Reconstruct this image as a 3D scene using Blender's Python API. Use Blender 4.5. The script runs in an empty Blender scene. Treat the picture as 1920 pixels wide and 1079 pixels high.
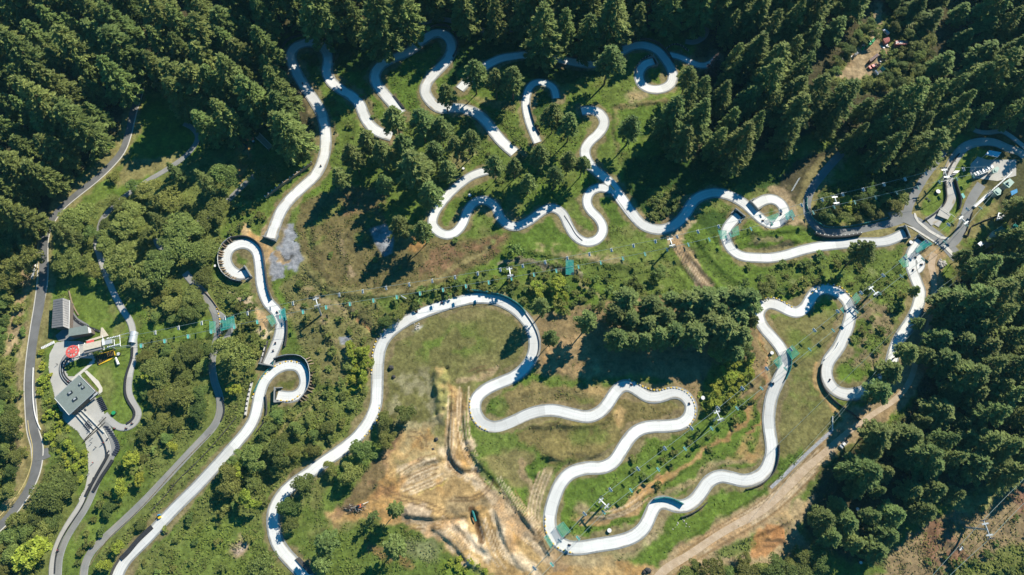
import bpy, math, random
import numpy as np
from mathutils import Vector, Matrix
random.seed(7); RNG = np.random.default_rng(7)
S = bpy.context.scene
COL = S.collection
R = math.radians
# ------------------------------------------------------------------ camera, sky, sun, exposure
TILT = math.atan(460.5/1280.0); CAMH = 350.0; F = 1280.0
cam = bpy.data.objects.new('camera', bpy.data.cameras.new('camera')); COL.objects.link(cam)
cam.location = (0, 0, CAMH); cam.rotation_euler = (TILT, 0, 0)
cam.data.lens = 24; cam.data.sensor_width = 36; cam.data.clip_end = 6000; cam.data.clip_start = 1
S.camera = cam
SUN_EL = R(37.0); SUN_DX, SUN_DY = 0.66, 0.75          # direction towards the sun, on the ground
wd = bpy.data.worlds.new('World'); S.world = wd; wd.use_nodes = True
nt = wd.node_tree; nt.nodes.clear()
sky = nt.nodes.new('ShaderNodeTexSky'); sky.sky_type = 'NISHITA'; sky.sun_disc = False
sky.sun_elevation = SUN_EL; sky.sun_rotation = math.atan2(SUN_DX, SUN_DY); sky.altitude = 300
sky.air_density = 1.6; sky.dust_density = 0.1; sky.ozone_density = 3.5
hsv = nt.nodes.new('ShaderNodeHueSaturation'); hsv.inputs['Saturation'].default_value = 2.1
bg = nt.nodes.new('ShaderNodeBackground'); bg.inputs['Strength'].default_value = 0.06
wo = nt.nodes.new('ShaderNodeOutputWorld')
nt.links.new(sky.outputs[0], hsv.inputs['Color']); nt.links.new(hsv.outputs[0], bg.inputs[0]); nt.links.new(bg.outputs[0], wo.inputs[0])
sun = bpy.data.objects.new('sun', bpy.data.lights.new('sun', 'SUN')); COL.objects.link(sun)
sun.data.energy = 4.6; sun.data.angle = R(0.5); sun.data.color = (1.0, 0.93, 0.80)
_s = Vector((SUN_DX, SUN_DY, 0)).normalized()*math.cos(SUN_EL) + Vector((0, 0, math.sin(SUN_EL)))
sun.rotation_euler = _s.to_track_quat('Z', 'Y').to_euler()
S.view_settings.view_transform = 'Standard'; S.view_settings.look = 'None'
S.view_settings.exposure = 0.6; S.view_settings.gamma = 1
S.cycles.max_bounces = 5; S.cycles.diffuse_bounces = 2; S.cycles.transparent_max_bounces = 8
# ------------------------------------------------------------------ positions
ST, CT = math.sin(TILT), math.cos(TILT)
def hs(x, y):                     # the smooth lie of the land
    return (1.1*np.sin(x*0.021+1.3)*np.cos(y*0.027+0.4) + 0.7*np.sin(x*0.047-y*0.033+2.0) + 0.5*np.cos(x*0.012+y*0.051))
def P(px, py, z=None):            # a place seen at (px, py) of the survey picture, at height z (None: on the ground)
    a = (px-960)/F; b = (539.5-py)/F
    d = (a, ST + b*CT, -CT + b*ST)
    zz = 0.0 if z is None else z
    for _ in range(1 if z is not None else 5):
        k = (zz-CAMH)/d[2]
        x, y = d[0]*k, d[1]*k
        if z is None: zz = float(hs(x, y))
    return Vector((x, y, zz))
def Pa(px, py, dz):               # at dz above the ground under it
    q = P(px, py)
    for _ in range(3): q = P(px, py, float(hs(q.x, q.y))+dz)
    return q
def ppm(px, py): return (P(px+5, py)-P(px-5, py)).length/10.0     # metres per pixel
# ------------------------------------------------------------------ noise
def vn(x, y, sc, seed):
    r = np.random.default_rng(seed).random((256, 256))
    u = np.asarray(x)/sc; v = np.asarray(y)/sc
    iu = np.floor(u).astype(int); iv = np.floor(v).astype(int); fu = u-iu; fv = v-iv
    fu = fu*fu*(3-2*fu); fv = fv*fv*(3-2*fv)
    a = r[iv & 255, iu & 255]; b = r[iv & 255, (iu+1) & 255]; c = r[(iv+1) & 255, iu & 255]; d = r[(iv+1) & 255, (iu+1) & 255]
    return (a*(1-fu)+b*fu)*(1-fv)+(c*(1-fu)+d*fu)*fv
def fbm(x, y, sc, seed, o=4):
    s = 0; w = 1; t = 0
    for k in range(o): s = s + w*vn(x, y, sc/2**k, seed+k); t += w; w *= 0.55
    return s/t
# ------------------------------------------------------------------ materials
def mat(name, col, rough=0.8, var=0.0, scale=1.0, metal=0.0, attr=None, bump=0.0, bscale=2.0, rnd=0.0, alpha=1.0, spec=0.3, col2=None, trans=0.0):
    m = bpy.data.materials.new(name); m.use_nodes = True
    n = m.node_tree.nodes; l = m.node_tree.links; b = n['Principled BSDF']
    b.inputs['Roughness'].default_value = rough; b.inputs['Metallic'].default_value = metal
    b.inputs['Specular IOR Level'].default_value = spec; b.inputs['Alpha'].default_value = alpha
    def node(t, **k):
        q = n.new(t)
        for a, v in k.items(): setattr(q, a, v)
        return q
    src = None
    if attr:
        a = node('ShaderNodeAttribute', attribute_name=attr); src = a.outputs['Color']
        if col is not None:
            mx = node('ShaderNodeMix', data_type='RGBA', blend_type='MULTIPLY'); mx.inputs[0].default_value = 1
            l.new(src, mx.inputs[6]); mx.inputs[7].default_value = (*col, 1); src = mx.outputs[2]
    else:
        c = node('ShaderNodeRGB'); c.outputs[0].default_value = (*col, 1); src = c.outputs[0]
    tc = node('ShaderNodeTexCoord')
    if var > 0:
        nz = node('ShaderNodeTexNoise'); nz.inputs['Scale'].default_value = scale; nz.inputs['Detail'].default_value = 6; nz.inputs['Roughness'].default_value = 0.65
        l.new(tc.outputs['Object'], nz.inputs['Vector'])
        if col2:
            rp = node('ShaderNodeMapRange'); rp.inputs[1].default_value = 0.5-0.16; rp.inputs[2].default_value = 0.5+0.16
            rp.inputs[3].default_value = 0; rp.inputs[4].default_value = var; l.new(nz.outputs['Fac'], rp.inputs[0])
            mx = node('ShaderNodeMix', data_type='RGBA'); l.new(rp.outputs[0], mx.inputs[0]); l.new(src, mx.inputs[6]); mx.inputs[7].default_value = (*col2, 1); src = mx.outputs[2]
        else:
            rp = node('ShaderNodeMapRange'); rp.inputs[1].default_value = 0.3; rp.inputs[2].default_value = 0.7
            rp.inputs[3].default_value = 1-var; rp.inputs[4].default_value = 1+var; l.new(nz.outputs['Fac'], rp.inputs[0])
            mx = node('ShaderNodeVectorMath', operation='MULTIPLY'); l.new(src, mx.inputs[0]); l.new(rp.outputs[0], mx.inputs[1]); src = mx.outputs[0]
    if rnd > 0:
        oi = node('ShaderNodeObjectInfo'); hv = node('ShaderNodeHueSaturation')
        r1 = node('ShaderNodeMapRange'); r1.inputs[3].default_value = 0.5-0.035*rnd; r1.inputs[4].default_value = 0.5+0.05*rnd
        r2 = node('ShaderNodeMapRange'); r2.inputs[3].default_value = 1-0.4*rnd; r2.inputs[4].default_value = 1+0.45*rnd
        mu = node('ShaderNodeMath', operation='MULTIPLY'); mu.inputs[1].default_value = 7.31
        fr = node('ShaderNodeMath', operation='FRACT')
        l.new(oi.outputs['Random'], r1.inputs[0]); l.new(oi.outputs['Random'], mu.inputs[0]); l.new(mu.outputs[0], fr.inputs[0]); l.new(fr.outputs[0], r2.inputs[0])
        l.new(r1.outputs[0], hv.inputs['Hue']); l.new(r2.outputs[0], hv.inputs['Value']); l.new(src, hv.inputs['Color']); src = hv.outputs[0]
    l.new(src, b.inputs['Base Color'])
    if trans > 0:
        tr = node('ShaderNodeBsdfTranslucent'); ms = node('ShaderNodeMixShader'); ms.inputs[0].default_value = trans
        l.new(src, tr.inputs[0]); l.new(b.outputs[0], ms.inputs[1]); l.new(tr.outputs[0], ms.inputs[2]); l.new(ms.outputs[0], n['Material Output'].inputs[0])
    if bump > 0:
        nb = node('ShaderNodeTexNoise'); nb.inputs['Scale'].default_value = bscale; nb.inputs['Detail'].default_value = 5
        l.new(tc.outputs['Object'], nb.inputs['Vector'])
        bp = node('ShaderNodeBump'); bp.inputs['Strength'].default_value = 1; bp.inputs['Distance'].default_value = bump
        l.new(nb.outputs['Fac'], bp.inputs['Height']); l.new(bp.outputs[0], b.inputs['Normal'])
    return m
M = {}
M['ground'] = mat('ground', None, 0.95, 0.30, 0.85, attr='Col', bump=0.35, bscale=0.55, spec=0.1)
M['tuft'] = mat('undergrowth', None, 0.8, attr='Col', spec=0.15, trans=0.15)
def track_mat(name, c, c2, var, edge=2.6):
    m = mat(name, c, 0.75, var, 0.09, col2=c2, spec=0.3)
    n = m.node_tree.nodes; l = m.node_tree.links; b = n['Principled BSDF']
    src = b.inputs['Base Color'].links[0].from_socket
    uv = n.new('ShaderNodeUVMap'); sp = n.new('ShaderNodeSeparateXYZ'); l.new(uv.outputs[0], sp.inputs[0])
    # pour joints across the slab, and each pour a slightly different grey
    dv = n.new('ShaderNodeMath'); dv.operation = 'DIVIDE'; dv.inputs[1].default_value = 6.0; l.new(sp.outputs[1], dv.inputs[0])
    fr = n.new('ShaderNodeMath'); fr.operation = 'FRACT'; l.new(dv.outputs[0], fr.inputs[0])
    lt = n.new('ShaderNodeMath'); lt.operation = 'LESS_THAN'; lt.inputs[1].default_value = 0.035; l.new(fr.outputs[0], lt.inputs[0])
    d2 = n.new('ShaderNodeMath'); d2.operation = 'DIVIDE'; d2.inputs[1].default_value = 12.0; l.new(sp.outputs[1], d2.inputs[0])
    fl = n.new('ShaderNodeMath'); fl.operation = 'FLOOR'; l.new(d2.outputs[0], fl.inputs[0])
    wn = n.new('ShaderNodeTexWhiteNoise'); wn.noise_dimensions = '1D'; l.new(fl.outputs[0], wn.inputs['W'])
    mr = n.new('ShaderNodeMapRange'); mr.inputs[3].default_value = 0.93; mr.inputs[4].default_value = 1.04; l.new(wn.outputs['Value'], mr.inputs[0])
    d5 = n.new('ShaderNodeMath'); d5.operation = 'DIVIDE'; d5.inputs[1].default_value = 43.0; l.new(sp.outputs[1], d5.inputs[0])
    f5 = n.new('ShaderNodeMath'); f5.operation = 'FLOOR'; l.new(d5.outputs[0], f5.inputs[0])
    w5 = n.new('ShaderNodeTexWhiteNoise'); w5.noise_dimensions = '1D'; l.new(f5.outputs[0], w5.inputs['W'])
    r5 = n.new('ShaderNodeMapRange'); r5.inputs[1].default_value = 0.45; r5.inputs[2].default_value = 0.95; r5.inputs[3].default_value = 1.03; r5.inputs[4].default_value = 0.84; l.new(w5.outputs['Value'], r5.inputs[0])
    x5 = n.new('ShaderNodeMath'); x5.operation = 'MULTIPLY'; l.new(mr.outputs[0], x5.inputs[0]); l.new(r5.outputs[0], x5.inputs[1]); mr = x5
    m2 = n.new('ShaderNodeMath'); m2.operation = 'MULTIPLY_ADD'; m2.inputs[1].default_value = -0.10; l.new(lt.outputs[0], m2.inputs[0]); l.new(mr.outputs[0], m2.inputs[2])
    # streaks along the running line
    cb = n.new('ShaderNodeCombineXYZ'); sx = n.new('ShaderNodeMath'); sx.operation = 'MULTIPLY'; sx.inputs[1].default_value = 1.6; l.new(sp.outputs[0], sx.inputs[0])
    sy = n.new('ShaderNodeMath'); sy.operation = 'MULTIPLY'; sy.inputs[1].default_value = 0.05; l.new(sp.outputs[1], sy.inputs[0])
    l.new(sx.outputs[0], cb.inputs[0]); l.new(sy.outputs[0], cb.inputs[1])
    nz = n.new('ShaderNodeTexNoise'); nz.inputs['Scale'].default_value = 1.0; nz.inputs['Detail'].default_value = 4; l.new(cb.outputs[0], nz.inputs['Vector'])
    m3 = n.new('ShaderNodeMapRange'); m3.inputs[1].default_value = 0.3; m3.inputs[2].default_value = 0.7; m3.inputs[3].default_value = 0.88; m3.inputs[4].default_value = 1.06; l.new(nz.outputs['Fac'], m3.inputs[0])
    m4 = n.new('ShaderNodeMath'); m4.operation = 'MULTIPLY'; l.new(m2.outputs[0], m4.inputs[0]); l.new(m3.outputs[0], m4.inputs[1])
    vm = n.new('ShaderNodeVectorMath'); vm.operation = 'MULTIPLY'; l.new(src, vm.inputs[0]); l.new(m4.outputs[0], vm.inputs[1])
    # dirt washed in from the verges
    ab = n.new('ShaderNodeMath'); ab.operation = 'ABSOLUTE'; l.new(sp.outputs[0], ab.inputs[0])
    e1 = n.new('ShaderNodeMapRange'); e1.inputs[1].default_value = edge*0.72; e1.inputs[2].default_value = edge; e1.inputs[4].default_value = 1.3; l.new(ab.outputs[0], e1.inputs[0])
    nb = n.new('ShaderNodeTexNoise'); nb.inputs['Scale'].default_value = 0.16; nb.inputs['Detail'].default_value = 5; l.new(n['Texture Coordinate'].outputs['Object'], nb.inputs['Vector'])
    e2 = n.new('ShaderNodeMapRange'); e2.inputs[1].default_value = 0.45; e2.inputs[2].default_value = 0.68; l.new(nb.outputs['Fac'], e2.inputs[0])
    e3 = n.new('ShaderNodeMath'); e3.operation = 'MULTIPLY'; e3.use_clamp = True; l.new(e1.outputs[0], e3.inputs[0]); l.new(e2.outputs[0], e3.inputs[1])
    # tyre lines
    tl = n.new('ShaderNodeTexNoise'); tl.inputs['Scale'].default_value = 1.0; tl.inputs['Detail'].default_value = 2
    c2 = n.new('ShaderNodeCombineXYZ'); t1 = n.new('ShaderNodeMath'); t1.operation = 'MULTIPLY'; t1.inputs[1].default_value = 3.2; l.new(sp.outputs[0], t1.inputs[0])
    t2 = n.new('ShaderNodeMath'); t2.operation = 'MULTIPLY'; t2.inputs[1].default_value = 0.02; l.new(sp.outputs[1], t2.inputs[0]); l.new(t1.outputs[0], c2.inputs[0]); l.new(t2.outputs[0], c2.inputs[1]); l.new(c2.outputs[0], tl.inputs['Vector'])
    t3 = n.new('ShaderNodeMapRange'); t3.inputs[1].default_value = 0.60; t3.inputs[2].default_value = 0.72; t3.inputs[4].default_value = 0.30; l.new(tl.outputs['Fac'], t3.inputs[0])
    mt = n.new('ShaderNodeMix'); mt.data_type = 'RGBA'; l.new(t3.outputs[0], mt.inputs[0]); l.new(vm.outputs[0], mt.inputs[6]); mt.inputs[7].default_value = (0.25, 0.25, 0.25, 1)
    me_ = n.new('ShaderNodeMix'); me_.data_type = 'RGBA'; l.new(e3.outputs[0], me_.inputs[0]); l.new(mt.outputs[2], me_.inputs[6]); me_.inputs[7].default_value = (0.36, 0.30, 0.20, 1)
    l.new(me_.outputs[2], b.inputs['Base Color'])
    return m
M['track'] = track_mat('pale_concrete', (0.80, 0.80, 0.765), (0.70, 0.70, 0.66), 0.8)
M['track2'] = track_mat('weathered_concrete', (0.47, 0.455, 0.42), (0.55, 0.53, 0.48), 0.8, 1.6)
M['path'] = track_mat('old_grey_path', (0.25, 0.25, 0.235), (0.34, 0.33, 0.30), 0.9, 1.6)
M['gutter'] = mat('grey_gutter', (0.27, 0.28, 0.27), 0.9, 0.25, 0.4)
M['asphalt'] = mat('asphalt', (0.135, 0.135, 0.13), 0.85, 0.9, 0.12, col2=(0.20, 0.20, 0.195))
M['asphalt2'] = mat('pale_asphalt', (0.20, 0.205, 0.20), 0.85, 0.9, 0.12, col2=(0.27, 0.27, 0.26))
M['concrete'] = mat('concrete', (0.52, 0.50, 0.45), 0.8, 0.9, 0.15, col2=(0.42, 0.41, 0.37))
M['kerb'] = mat('kerb_concrete', (0.62, 0.59, 0.52), 0.8, 0.1, 1)
M['dirtroad'] = mat('dirt_road', (0.56, 0.44, 0.31), 0.95, 0.95, 0.25, col2=(0.42, 0.31, 0.20), bump=0.15, bscale=1.2)
M['gravel'] = mat('grey_gravel', (0.36, 0.36, 0.37), 0.95, 0.3, 1.5, bump=0.15, bscale=3)
M['conifer'] = mat('conifer_foliage', (0.190, 0.235, 0.068), 0.65, attr='Tone', rnd=0.5, spec=0.2, trans=0.28)
M['pine'] = mat('pine_foliage', (0.190, 0.240, 0.074), 0.65, attr='Tone', rnd=0.5, spec=0.2, trans=0.28)
M['leaf'] = mat('broadleaf_foliage', (0.205, 0.240, 0.060), 0.6, attr='Tone', rnd=0.8, spec=0.25, trans=0.3)
M['lime'] = mat('lime_foliage', (0.32, 0.36, 0.045), 0.6, attr='Tone', rnd=0.4, spec=0.25, trans=0.2)
M['brownleaf'] = mat('dead_foliage', (0.13, 0.085, 0.07), 0.8, attr='Tone', rnd=0.3, spec=0.1)
M['fern'] = mat('fern_frond', (0.26, 0.28, 0.08), 0.6, attr='Tone', rnd=0.4, spec=0.25, trans=0.15)
M['bark'] = mat('bark', (0.16, 0.115, 0.08), 0.95, 0.3, 3)
M['deadwood'] = mat('grey_deadwood', (0.42, 0.40, 0.36), 0.95, 0.2, 3)
M['roofgrey'] = mat('ribbed_grey_roof', (0.24, 0.235, 0.23), 0.5, 0.12, 0.8)
M['roofgreen'] = mat('grey_green_membrane', (0.22, 0.26, 0.235), 0.7, 0.10, 0.6)
M['roofmint'] = mat('mint_roof', (0.36, 0.50, 0.43), 0.6, 0.1, 0.8)
M['wall'] = mat('dark_cladding', (0.16, 0.13, 0.11), 0.8, 0.2, 1)
M['white'] = mat('white_paint', (0.78, 0.78, 0.76), 0.5, 0.1, 2)
M['steel'] = mat('galvanised_steel', (0.55, 0.58, 0.58), 0.45, 0.15, 2, metal=0.3)
M['dark'] = mat('dark_rubber', (0.035, 0.037, 0.042), 0.8, 0.3, 2)
M['timber'] = mat('timber', (0.30, 0.23, 0.15), 0.9, 0.25, 2)
M['fence'] = mat('dark_timber_fence', (0.075, 0.07, 0.065), 0.9, 0.3, 2)
M['tealmesh'] = mat('teal_shade_cloth', (0.03, 0.20, 0.19), 0.8, 0.2, 1)
M['net'] = mat('green_safety_net', (0.06, 0.42, 0.26), 0.8, 0.15, 0.8, alpha=0.42)
M['netteal'] = mat('teal_safety_net', (0.02, 0.30, 0.27), 0.8, 0.15, 0.8, alpha=0.62)
M['red'] = mat('red_paint', (0.72, 0.13, 0.11), 0.45, 0.1, 2)
M['rust'] = mat('faded_red_container', (0.52, 0.17, 0.14), 0.6, 0.2, 1)
M['maroon'] = mat('maroon_paint', (0.12, 0.04, 0.045), 0.5, 0.15, 1)
M['orange'] = mat('orange_tarp', (0.75, 0.22, 0.09), 0.7, 0.2, 2)
M['yellow'] = mat('hazard_yellow', (0.80, 0.52, 0.03), 0.6, 0.1, 2)
M['black'] = mat('black_paint_and_shade', (0.02, 0.02, 0.02), 0.6)
M['green'] = mat('green_tarp', (0.02, 0.30, 0.11), 0.7, 0.25, 1)
M['teal'] = mat('teal_plastic', (0.10, 0.42, 0.38), 0.5, 0.1, 1)
M['blue'] = mat('blue_tarp', (0.05, 0.28, 0.55), 0.7, 0.2, 1)
M['silver'] = mat('silver_sheet', (0.62, 0.66, 0.70), 0.35, 0.08, 1, metal=0.3)
M['beige'] = mat('beige_panel', (0.62, 0.55, 0.43), 0.7, 0.12, 0.8)
M['glass'] = mat('dark_glass', (0.03, 0.04, 0.05), 0.15, spec=0.6)
M['cable'] = mat('steel_cable', (0.32, 0.42, 0.40), 0.5, metal=0.2)
M['skin'] = mat('skin', (0.50, 0.32, 0.24), 0.6)
M['cloth1'] = mat('dark_clothing', (0.05, 0.06, 0.09), 0.8)
M['cloth2'] = mat('red_clothing', (0.6, 0.09, 0.08), 0.8)
M['cloth3'] = mat('white_clothing', (0.7, 0.7, 0.68), 0.8)
M['helmet'] = mat('helmet', (0.55, 0.08, 0.06), 0.4)
M['yline'] = mat('road_line', (0.62, 0.50, 0.22), 0.8, 0.2, 1)
M['rock'] = mat('pale_rock', (0.48, 0.45, 0.40), 0.9, 0.3, 1.5, bump=0.1)
M['darkrock'] = mat('boulder', (0.06, 0.058, 0.055), 0.9, 0.3, 1.5)
# ------------------------------------------------------------------ mesh helpers
def tag(o, label=None, cat=None, group=None, kind=None):
    if label: o['label'] = label
    if cat: o['category'] = cat
    if group: o['group'] = group
    if kind: o['kind'] = kind
    return o
def empty(name, loc=(0, 0, 0), rz=0.0, label=None, cat=None, group=None):
    o = bpy.data.objects.new(name, None); COL.objects.link(o); o.location = loc; o.rotation_euler = (0, 0, rz); o.empty_display_size = 0.2
    return tag(o, label, cat, group)
def np_mesh(name, V, Fq, mats, colors=None, cname='Col', mi=None, n=4, smooth=False):
    me = bpy.data.meshes.new(name); V = np.asarray(V, dtype=np.float32); Fq = np.asarray(Fq, dtype=np.int32)
    me.vertices.add(len(V)); me.vertices.foreach_set('co', V.ravel())
    me.loops.add(Fq.size); me.loops.foreach_set('vertex_index', Fq.ravel())
    me.polygons.add(len(Fq)); me.polygons.foreach_set('loop_start', np.arange(len(Fq), dtype=np.int32)*n)
    me.polygons.foreach_set('loop_total', np.full(len(Fq), n, dtype=np.int32))
    for m in mats: me.materials.append(m)
    if mi is not None: me.polygons.foreach_set('material_index', np.asarray(mi, dtype=np.int32))
    me.polygons.foreach_set('use_smooth', np.full(len(Fq), smooth))
    me.update(calc_edges=True)
    if colors is not None:
        a = me.color_attributes.new(cname, 'FLOAT_COLOR', 'POINT')
        c = np.ones((len(V), 4), dtype=np.float32); c[:, :3] = colors; a.data.foreach_set('color', c.ravel())
    return me
def link(name, me, parent=None):
    o = bpy.data.objects.new(name, me); COL.objects.link(o)
    if parent: o.parent = parent
    return o
class MB:
    def __init__(s): s.v = []; s.f = []; s.m = []; s.mats = []
    def mi(s, m):
        if m not in s.mats: s.mats.append(m)
        return s.mats.index(m)
    def add(s, vs, fs, m):
        b = len(s.v); s.v += [tuple(v) for v in vs]; k = s.mi(m)
        for f in fs: s.f.append([b+i for i in f]); s.m.append(k)
        return s
    def box(s, c, d, m, rz=0, top=1.0):
        c = Vector(c); r = Matrix.Rotation(rz, 3, 'Z'); vs = []
        for z in (-1, 1):
            t = 1.0 if z < 0 else top
            for x, y in ((-1, -1), (1, -1), (1, 1), (-1, 1)): vs.append(c + r @ Vector((x*d[0]/2*t, y*d[1]/2*t, z*d[2]/2)))
        return s.add(vs, [(3, 2, 1, 0), (4, 5, 6, 7), (0, 1, 5, 4), (1, 2, 6, 5), (2, 3, 7, 6), (3, 0, 4, 7)], m)
    def prism(s, pts, z0, z1, m):
        n = len(pts); a = sum(pts[i][0]*pts[(i+1) % n][1]-pts[(i+1) % n][0]*pts[i][1] for i in range(n))
        if a < 0: pts = pts[::-1]
        z0s = list(z0) if isinstance(z0, (list, tuple)) else [z0]*n; z1s = list(z1) if isinstance(z1, (list, tuple)) else [z1]*n
        if a < 0: z0s = z0s[::-1]; z1s = z1s[::-1]
        vs = [(p[0], p[1], z) for p, z in zip(pts, z0s)]+[(p[0], p[1], z) for p, z in zip(pts, z1s)]
        return s.add(vs, [tuple(range(n-1, -1, -1)), tuple(range(n, 2*n))]+[(i, (i+1) % n, (i+1) % n+n, i+n) for i in range(n)], m)
    def tube(s, pts, rad, m, n=6, close=True):
        pts = [Vector(p) for p in pts]; rs = rad if isinstance(rad, (list, tuple)) else [rad]*len(pts); vs = []
        for i, p in enumerate(pts):
            d = (pts[min(i+1, len(pts)-1)]-pts[max(i-1, 0)]).normalized()
            u = d.cross(Vector((0, 0, 1)));
            if u.length < 1e-3: u = Vector((1, 0, 0))
            u.normalize(); w = d.cross(u)
            for k in range(n): a = 2*math.pi*k/n; vs.append(p+(u*math.cos(a)+w*math.sin(a))*rs[i])
        fs = [(i*n+k, i*n+(k+1) % n, (i+1)*n+(k+1) % n, (i+1)*n+k) for i in range(len(pts)-1) for k in range(n)]
        if close: fs += [tuple(range(n-1, -1, -1)), tuple((len(pts)-1)*n+k for k in range(n))]
        return s.add(vs, fs, m)
    def build(s, name, parent=None, smooth=False):
        me = bpy.data.meshes.new(name); me.from_pydata(s.v, [], s.f)
        for m in s.mats: me.materials.append(m)
        me.polygons.foreach_set('material_index', s.m); me.polygons.foreach_set('use_smooth', [smooth]*len(s.f)); me.update()
        o = link(name, me)
        if parent is not None: o.parent = parent; o.matrix_parent_inverse = parent_inv(parent)
        return o
def parent_inv(p): return (Matrix.Translation(p.location) @ p.rotation_euler.to_matrix().to_4x4()).inverted()
def copy_tree(o, loc, rz, label=None, group=None, scale=None):
    c = o.copy(); COL.objects.link(c); c.location = loc; c.rotation_euler = (0, 0, rz)
    if scale: c.scale = scale
    if label: c['label'] = label
    if group: c['group'] = group
    for ch in list(o.children):
        d = ch.copy(); COL.objects.link(d); d.parent = c
        for g in list(ch.children):
            e = g.copy(); COL.objects.link(e); e.parent = d
    return c
def smooth_line(pts, step=1.5):           # pts in survey pixels -> world points every step metres
    w = [np.array(P(*p)[:2]) for p in pts]
    w = [2*w[0]-w[1]]+w+[2*w[-1]-w[-2]]; out = []
    for i in range(1, len(w)-2):
        a, b, c, d = w[i-1], w[i], w[i+1], w[i+2]; n = max(2, int(np.linalg.norm(c-b)/0.6))
        for k in range(n):
            t = k/n; out.append(0.5*((2*b)+(-a+c)*t+(2*a-5*b+4*c-d)*t*t+(-a+3*b-3*c+d)*t**3))
    out.append(w[-2]); out = np.array(out)
    out[1:-1] = (out[:-2]+out[1:-1]*2+out[2:])/4
    L = np.concatenate([[0], np.cumsum(np.linalg.norm(np.diff(out, axis=0), axis=1))]); n = max(2, int(L[-1]/step)+1)
    s = np.linspace(0, L[-1], n)
    q = np.stack([np.interp(s, L, out[:, 0]), np.interp(s, L, out[:, 1])], 1)
    if len(q) > 8:
        for _ in range(3): q[1:-1] = (q[:-2]+q[1:-1]*2+q[2:])/4
    return q, s
def normals(q):
    d = np.gradient(q, axis=0); d /= np.linalg.norm(d, axis=1)[:, None]+1e-9
    return np.stack([-d[:, 1], d[:, 0]], 1)
# ------------------------------------------------------------------ the lines of the place (survey pixels)
T_LONG = [(1727,453),(1712,471),(1707,492),(1712,512),(1720,532),(1725,547),(1722,570),(1714,592),(1700,615),(1687,635),(1676,660),(1668,690),(1655,712),(1635,727),(1612,737),(1590,740),(1570,735),(1555,720),(1549,700),(1553,678),(1570,655),(1582,632),(1591,607),(1595,585),(1588,565),(1570,549),(1547,543),(1527,550),(1517,567),(1507,580),(1494,587),(1475,581),(1457,572),(1440,569),(1427,577),(1422,592),(1430,612),(1447,632),(1462,650),(1472,670),(1470,690),(1459,715),(1448,740),(1443,765),(1441,790),(1445,822),(1447,850),(1437,880),(1419,896),(1395,902),(1370,896),(1350,893),(1330,902),(1317,920),(1303,938),(1285,949),(1265,949),(1247,942),(1230,946),(1220,964),(1209,988),(1190,1005),(1160,1016),(1122,1022),(1085,1028),(1060,1025),(1040,1009),(1031,985),(1032,960),(1040,932),(1052,905),(1072,886),(1100,878),(1130,877),(1152,865),(1168,840),(1185,816),(1203,804),(1225,800),(1255,799),(1280,794),(1294,778),(1295,757),(1280,740),(1260,736),(1240,743),(1217,745),(1197,733),(1180,723),(1165,725),(1152,738),(1140,757),(1125,773),(1102,782),(1072,777),(1042,770),(1015,771),(990,778),(960,792),(930,802),(906,795),(891,773),(893,748),(912,730),(937,718),(960,709),(980,695),(995,676),(1002,655),(1001,630),(990,605),(972,585),(950,570),(925,561),(892,559),(855,566),(817,578),(780,592),(747,611),(724,632),(712,657),(708,690),(707,727),(705,757),(695,785),(682,805),(665,825),(632,850),(600,872),(575,891),(550,908),(527,931),(513,960),(513,990),(520,1017),(537,1042),(562,1068),(584,1095)]
T_UL = [(508,447),(517,420),(528,395),(543,375),(567,352),(588,333),(600,315),(607,295),(611,270),(609,238),(602,212),(590,190),(575,168),(562,147),(551,127),(545,108),(552,90),(572,81),(596,83),(611,95),(616,112),(613,132),(620,152),(637,167),(657,179),(674,195),(682,215),(693,234),(710,248),(735,256)]
T_UM = [(752,214),(735,193),(720,176),(708,160),(702,145),(711,126),(732,112),(757,102),(777,90),(793,75),(815,63),(836,67),(847,84),(843,105),(831,122),(815,138),(801,155),(797,172),(807,190),(825,204),(850,203),(875,206),(895,214),(912,230),(926,248),(943,268),(965,287)]
T_TOP = [(862,168),(880,150),(905,128),(935,112),(960,107),(985,104),(1020,106),(1055,113),(1090,120),(1115,120),(1140,112),(1165,97),(1187,87),(1210,86),(1232,95),(1248,113),(1258,130),(1262,145),(1256,160),(1238,168),(1220,168),(1204,160),(1198,145),(1201,130),(1212,120),(1226,116)]
T_TOPR = [(1255,103),(1275,108),(1297,118),(1315,124),(1332,120),(1345,108)]
T_SMALL = [(1043,185),(1038,166),(1022,156),(1003,156),(990,170),(986,197),(991,225),(1001,252),(1008,268)]
T_F = [(1090,209),(1110,207),(1127,215),(1133,232),(1123,250),(1106,265),(1097,280),(1099,297),(1111,315),(1132,332),(1150,350),(1168,376),(1185,400),(1202,420),(1220,429),(1242,431),(1266,422),(1285,402),(1300,378),(1320,366),(1345,362),(1370,368),(1395,382),(1418,403),(1434,416),(1450,421),(1464,414),(1471,402),(1469,389),(1459,378),(1444,373),(1429,377),(1413,387)]
T_E = [(918,319),(885,330),(856,351),(832,376),(815,400),(811,422),(828,439),(850,439),(867,421),(876,397),(891,379),(911,376),(929,388),(939,410),(956,424),(973,424),(996,412),(1017,396),(1037,390),(1055,401),(1066,424),(1079,444),(1100,455),(1121,449),(1131,431),(1123,411),(1107,395),(1100,378),(1107,360),(1125,352),(1146,357)]
T_G = [(1385,404),(1371,418),(1362,431),(1361,447),(1370,467),(1391,481),(1425,484),(1445,484),(1473,479),(1503,470),(1535,463),(1580,458),(1615,455),(1655,454),(1678,447),(1697,437)]
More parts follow.
